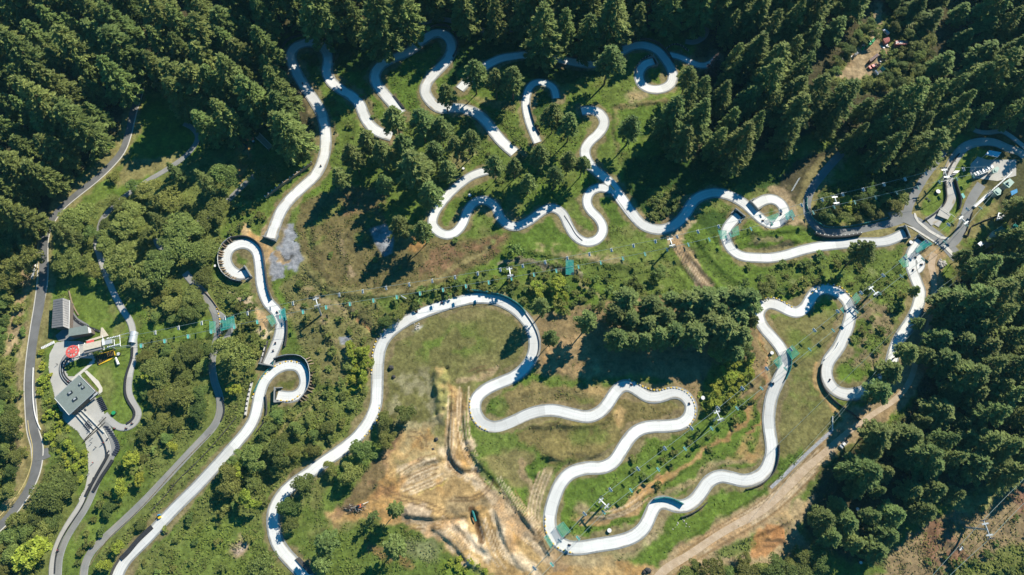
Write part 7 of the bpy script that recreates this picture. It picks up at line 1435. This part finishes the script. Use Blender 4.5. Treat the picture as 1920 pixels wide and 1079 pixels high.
for nm, cx, cy, n, l in (('pallet_stack', 1594, 108, 12, 'stack of pale pallets and timber along the depot edge'), ('pallet_stack', 1637, 60, 14, 'heap of pale sawn timber at the top of the depot'), ('pallet_stack', 1580, 116, 8, 'dark and pale scrap timber at the left end of the depot'), ('scrap_heap', 1660, 88, 16, 'heap of mixed scrap below the lettered container'), ('scrap_heap', 1655,113, 8, 'small heap of rusty scrap in the depot centre')):
    b = MB()
    for k in range(n): p = P(cx+RNG.normal(0,4), cy+RNG.normal(0,2.5)); b.box((p.x, p.y, p.z+RNG.uniform(.1,.9)), (RNG.uniform(.6,2.6), RNG.uniform(.3,1), .25), M[['beige','timber','white','dark'][int(RNG.integers(0,4))]], RNG.uniform(0,3))
    tag(b.build(nm), l, 'scrap' if 'scrap' in nm else 'timber stack')
def vehicle(name, px, py, ang, body, label, cat, L_=5.2, W_=1.9, tray=True, cab='white'):
    p = P(px, py); e = empty(name, p, 0, label, cat); r_ = R(ang); u = Vector((math.cos(r_), math.sin(r_), 0)); v_ = Vector((-u.y, u.x, 0))
    b = MB(); b.box(p+Vector((0,0,.75)), (L_, W_, .6), M[body], r_, .97); b.build('body', e)
    b = MB(); b.box(p+u*(L_*.06)+Vector((0,0,1.3)), (L_*.38, W_*.9, .55), M['glass'], r_, .8); b.build('window', e)
    b = MB(); b.box(p+u*(L_*.05)+Vector((0,0,1.62)), (L_*.29, W_*.72, .1), M[cab], r_); b.build('roof', e)
    if tray: b = MB(); b.box(p-u*(L_*.32)+Vector((0,0,1.08)), (L_*.33, W_*.86, .12), M['dark'], r_); b.build('tray', e)
    else: b = MB(); b.box(p-u*(L_*.3)+Vector((0,0,1.3)), (L_*.36, W_*.95, .9), M[cab], r_, .95); b.build('box', e)
    b = MB(); b.box(p+u*(L_*.36)+Vector((0,0,1.07)), (L_*.22, W_*.85, .07), M[body], r_, .9); b.build('bonnet', e)
    for a_ in (-.3, .32):
        for s in (-1, 1): b = MB(); c_ = p+u*L_*a_+v_*W_*.46*s+Vector((0,0,.37)); b.tube([c_-v_*.13, c_+v_*.13], .37, M['dark'], 12); b.build('wheel', e)
    for s in (-1, 1): b = MB(); b.box(p+u*L_*.49+v_*W_*.36*s+Vector((0,0,.8)), (.1, .3, .2), M['white'], r_); b.build('headlight', e)
    return e
vehicle('pickup_truck', 1581, 833, 222, 'silver', 'silver pickup with a white roof parked on the dirt road by the forest', 'pickup', cab='white')
vehicle('red_truck', 1636, 126, 205, 'red', 'bright red truck at the lower edge of the depot', 'truck', 6.0, 2.3, True, 'red')
container([(1643,123),(1649,118),(1651,122),(1645,127)], 1.9, 'maroon', 'dark maroon box right behind the bright red truck', 'crate', 'crate')
vehicle('parked_van', 1660, 62, 120, 'white', 'small white van at the top of the depot track', 'van', 4.6, 1.9, False)
# ------------------------------------------------------------------ people and luge carts
def skin_person(seated, top, legs):
    me = bpy.data.meshes.new('p'); o = bpy.data.objects.new('p', me); COL.objects.link(o)
    if seated: V = [(0,0,.42),(0,-.05,.75),(0,-.08,.98),(0,-.08,1.08),(0,-.06,1.24),(.2,-.06,.93),(.3,.12,.75),(.24,.38,.72),(-.2,-.06,.93),(-.3,.12,.75),(-.24,.38,.72),(.12,.05,.38),(.16,.45,.52),(.15,.8,.28),(.15,.9,.34),(-.12,.05,.38),(-.16,.45,.52),(-.15,.8,.28),(-.15,.9,.34)]
    else: V = [(0,0,.95),(0,0,1.2),(0,0,1.42),(0,0,1.53),(0,.02,1.68),(.2,0,1.38),(.26,-.03,1.1),(.27,.1,.86),(-.2,0,1.38),(-.26,.06,1.1),(-.27,.2,.88),(.1,0,.88),(.11,.1,.48),(.11,.02,.07),(.11,.16,.03),(-.1,0,.88),(-.11,-.04,.48),(-.11,-.2,.08),(-.11,-.06,.03)]
    E = [(0,1),(1,2),(2,3),(3,4),(2,5),(5,6),(6,7),(2,8),(8,9),(9,10),(0,11),(11,12),(12,13),(13,14),(0,15),(15,16),(16,17),(17,18)]
    Rr = [.15,.16,.17,.07,.11,.075,.055,.045,.075,.055,.045,.1,.075,.055,.045,.1,.075,.055,.045]
    me.from_pydata(V, E, []); me.update(); md = o.modifiers.new('s', 'SKIN'); o.modifiers.new('u', 'SUBSURF').levels = 1
    for i, r_ in enumerate(Rr): me.skin_vertices[0].data[i].radius = (r_, r_)
    me.skin_vertices[0].data[0].use_root = True
    dg = bpy.context.evaluated_depsgraph_get(); out = bpy.data.meshes.new_from_object(o.evaluated_get(dg)); bpy.data.objects.remove(o)
    out.materials.clear(); [out.materials.append(M[x]) for x in (top, legs, 'skin')]; hz = 1.02 if seated else 1.5; lz = .5 if seated else .95
    for p in out.polygons: z = p.center.z; p.material_index = 2 if z > hz else (1 if z < lz or (seated and p.center.y > .15) else 0); p.use_smooth = True
    return out
BOD = {}
def body(seated, c): 
    k = (seated, c)
    if k not in BOD: BOD[k] = skin_person(seated, c, 'cloth1' if c != 'cloth1' else 'black')
    return BOD[k]
HEL = MB().tube([(0,-.06,1.2),(0,-.06,1.28),(0,-.06,1.36),(0,-.06,1.4)], [.15,.16,.12,.03], M['helmet'], 10).build('helmet'); HELM = HEL.data; bpy.data.objects.remove(HEL)
HA = MB().tube([(0,0,1.66),(0,-.01,1.74),(0,-.01,1.82)], [.12,.12,.03], M['dark'], 9).build('hair'); HAIR = HA.data; bpy.data.objects.remove(HA)
def person(px, py, ang, c, label):
    p = P(px, py); o = link('person', body(False, c)); o.location = p+Vector((0,0,.14)); o.rotation_euler = (0,0,R(ang)); tag(o, label, 'person'); link('hair', HAIR, o)
for x, y, a_, c, l in ((174,822,30,'cloth3','person in white walking on the plaza below the queue'), (173,831,200,'cloth1','person in dark clothes behind the one in white'), (181,839,120,'cloth1','person in dark clothes alone in the middle of the plaza'), (193,833,90,'cloth1','first of two people standing by the thin dark rail'), (196,831,20,'cloth2','person in red beside the thin dark rail'), (176,868,80,'cloth2','person in red walking towards the lane entrance'),
    (168,889,10,'cloth1','left person at the mouth of the finish lanes'), (166,892,200,'cloth3','person in white at the mouth of the finish lanes'), (169,808,0,'cloth1','person standing at the bottom of the queue lines'), (172,812,90,'cloth3','person in white at the bottom of the queue lines'), (130,716,0,'cloth2','person in red by the square building corner'), (121,700,40,'cloth1','person waiting on the curved queue lane'), (109,684,40,'cloth1','person walking on the plaza left of the queue rails'), (1826,325,0,'cloth1','person on the round plaza of the top station')):
    person(x, y, a_, c, l)
def cart_proto():
    e = empty('luge_cart', (0,0,0), 0, 'x', 'luge cart'); b = MB(); b.box((0,.1,.3), (.62,1.25,.22), M['cloth1'], 0, .85); b.box((0,-.42,.5), (.5,.16,.4), M['cloth1'], 0, .8); b.build('body', e)
    for x in (-.32,.32):
        for y in (-.4,.6): b = MB(); b.tube([(x-.06,y,.15),(x+.06,y,.15)], .15, M['black'], 8); b.build('wheel', e)
    b = MB(); b.tube([(0,.6,.35),(0,.42,.8)], .04, M['steel'], 5); b.tube([(-.3,.42,.8),(.3,.42,.8)], .035, M['dark'], 5); b.build('handlebar', e); return e
CART = cart_proto(); cu = [0]
def cart(px, py, ang, label, group=None, dz=.16):
    p = P(px, py)+Vector((0,0,dz))
    if not cu[0]: cu[0] = 1; CART.location = p; CART.rotation_euler = (0,0,R(ang)); CART['label'] = label; c = CART
    else: c = copy_tree(CART, p, R(ang), label)
    if group: c['group'] = group
    elif 'group' in c: del c['group']
    return p
def rider(px, py, ang, c, l):
    p = cart(px, py, ang, 'luge cart under '+l, None, .27); o = link('person', body(True, c)); o.location = p+Vector((0,0,.05)); o.rotation_euler = (0,0,R(ang)); tag(o, l, 'person'); link('helmet', HELM, o)
for x, y, a_, c, l in ((782,586,120,'cloth1','rider on the pale patch of the long track arch'), (829,569,115,'cloth1','rider near the top of the long track arch'), (517,644,190,'cloth1','rider on the track just above the lower spiral tunnel'), (513,658,195,'cloth3','rider nearest the lower spiral tunnel'), (520,586,215,'cloth1','rider beside the teal net'), (413,631,5,'cloth1','rider on the old grey track by the green net'), (216,804,70,'cloth2','red clad rider at the end of the path loop'), (238,804,75,'cloth1','rider on the bottom of the path loop'), (249,795,60,'cloth1','rider on the lower right of the path loop'),
    (1716,484,40,'cloth1','upper rider stopped in the waiting bay'), (1727,497,80,'cloth1','lower rider stopped in the waiting bay'), (1711,507,170,'cloth1','rider leaving the waiting bay'), (1447,422,100,'cloth1','rider at the bottom of the small net spiral'), (1430,415,60,'cloth1','rider at the lower left of the small net spiral'), (1464,402,10,'cloth3','rider beside the dark green net of the small spiral'), (1555,713,150,'cloth1','rider on the hooked bend near the forest'), (1449,720,190,'cloth1','rider beside the infield on the way down'), (1068,1022,80,'cloth1','rider at the green net of the bottom bend'), (602,312,200,'cloth1','rider on the upper left track beside the timber fence'), (568,158,30,'cloth1','rider on the upper left straight'), (640,170,200,'cloth1','rider on the upper left track after the hairpin'), (110,1032,200,'cloth2','red clad rider on the finish lane'), (1184,722,60,'cloth1','rider on the double bend under the pines'), (1292,757,200,'cloth1','rider at the right end of the double bend')):
    rider(x, y, a_, c, l)
for r_ in range(8):
    for k in range(3): cart(184.5+r_*1.5+k*2.6, 748+r_*3.1-k*1.2, 118, f'dark parked luge cart beside the square building, {ORD[r_]} row down, {ORD[k]} across', 'luge carts parked by the square building')
for r_ in range(4):
    for k in range(3): cart(160+r_*2.2+k*2.4, 797-k*3.2+r_*3.0, 140, f'dark luge cart in the small block on the plaza, {ORD[r_]} row, {ORD[k]} across', 'luge carts in the small block on the plaza')
for r_ in range(14):
    t = r_/13; x = 200+22*math.sin(t*1.9)-(6*max(0, t-.75)*4); y = 800+t*52
    for k in range(3): cart(x+k*2.4-2, y+k*.6, 95-60*t, f'dark luge cart in the curved row along the lawn, {ORD[r_]} rank down, {ORD[k]} across', 'luge carts in the long curved row')
cart(161, 769, 50, 'single luge cart alone on the upper plaza')
for x, y, l in ((202,824,'upper cart by the thin dark rail'), (204,847,'purple topped cart at the narrow of the lane')): cart(x, y, 150, 'single dark '+l)
for x, y, l in ((1762,372,'left'), (1766,376,'right')): cart(x-24, y+1, 40, f'{l} dark cart on the gravelly road fork')
# the rope lines of the queue
for k, (a_, b_) in enumerate((((141,775),(173,812)), ((146,771),(178,806)), ((150,766),(196,812)), ((160,825),(200,783)), ((155,832),(198,793)))):
    wall('queue_line', [a_, b_], .9, .12, 'steel' if k < 3 else 'fence', ['left','middle','right','upper crossing','lower crossing'][k]+' queue rail on the plaza below the square building', 'rail', raw=True, posts=(3, 1.0, .12), postm='dark')

# ------------------------------------------------------------------ a little air
m = bpy.data.materials.new('air'); m.use_nodes = True; n = m.node_tree.nodes; n.remove(n['Principled BSDF']); v = n.new('ShaderNodeVolumePrincipled')
v.inputs['Color'].default_value = (0.30, 0.72, 1.0, 1); v.inputs['Density'].default_value = 0.00004; v.inputs['Anisotropy'].default_value = 0.0
m.node_tree.links.new(v.outputs[0], n['Material Output'].inputs['Volume'])
b = MB(); b.box((0, 150, 173), (8000, 8000, 364), m); tag(b.build('haze'), 'thin bluish air over the whole hillside', 'haze', kind='stuff')
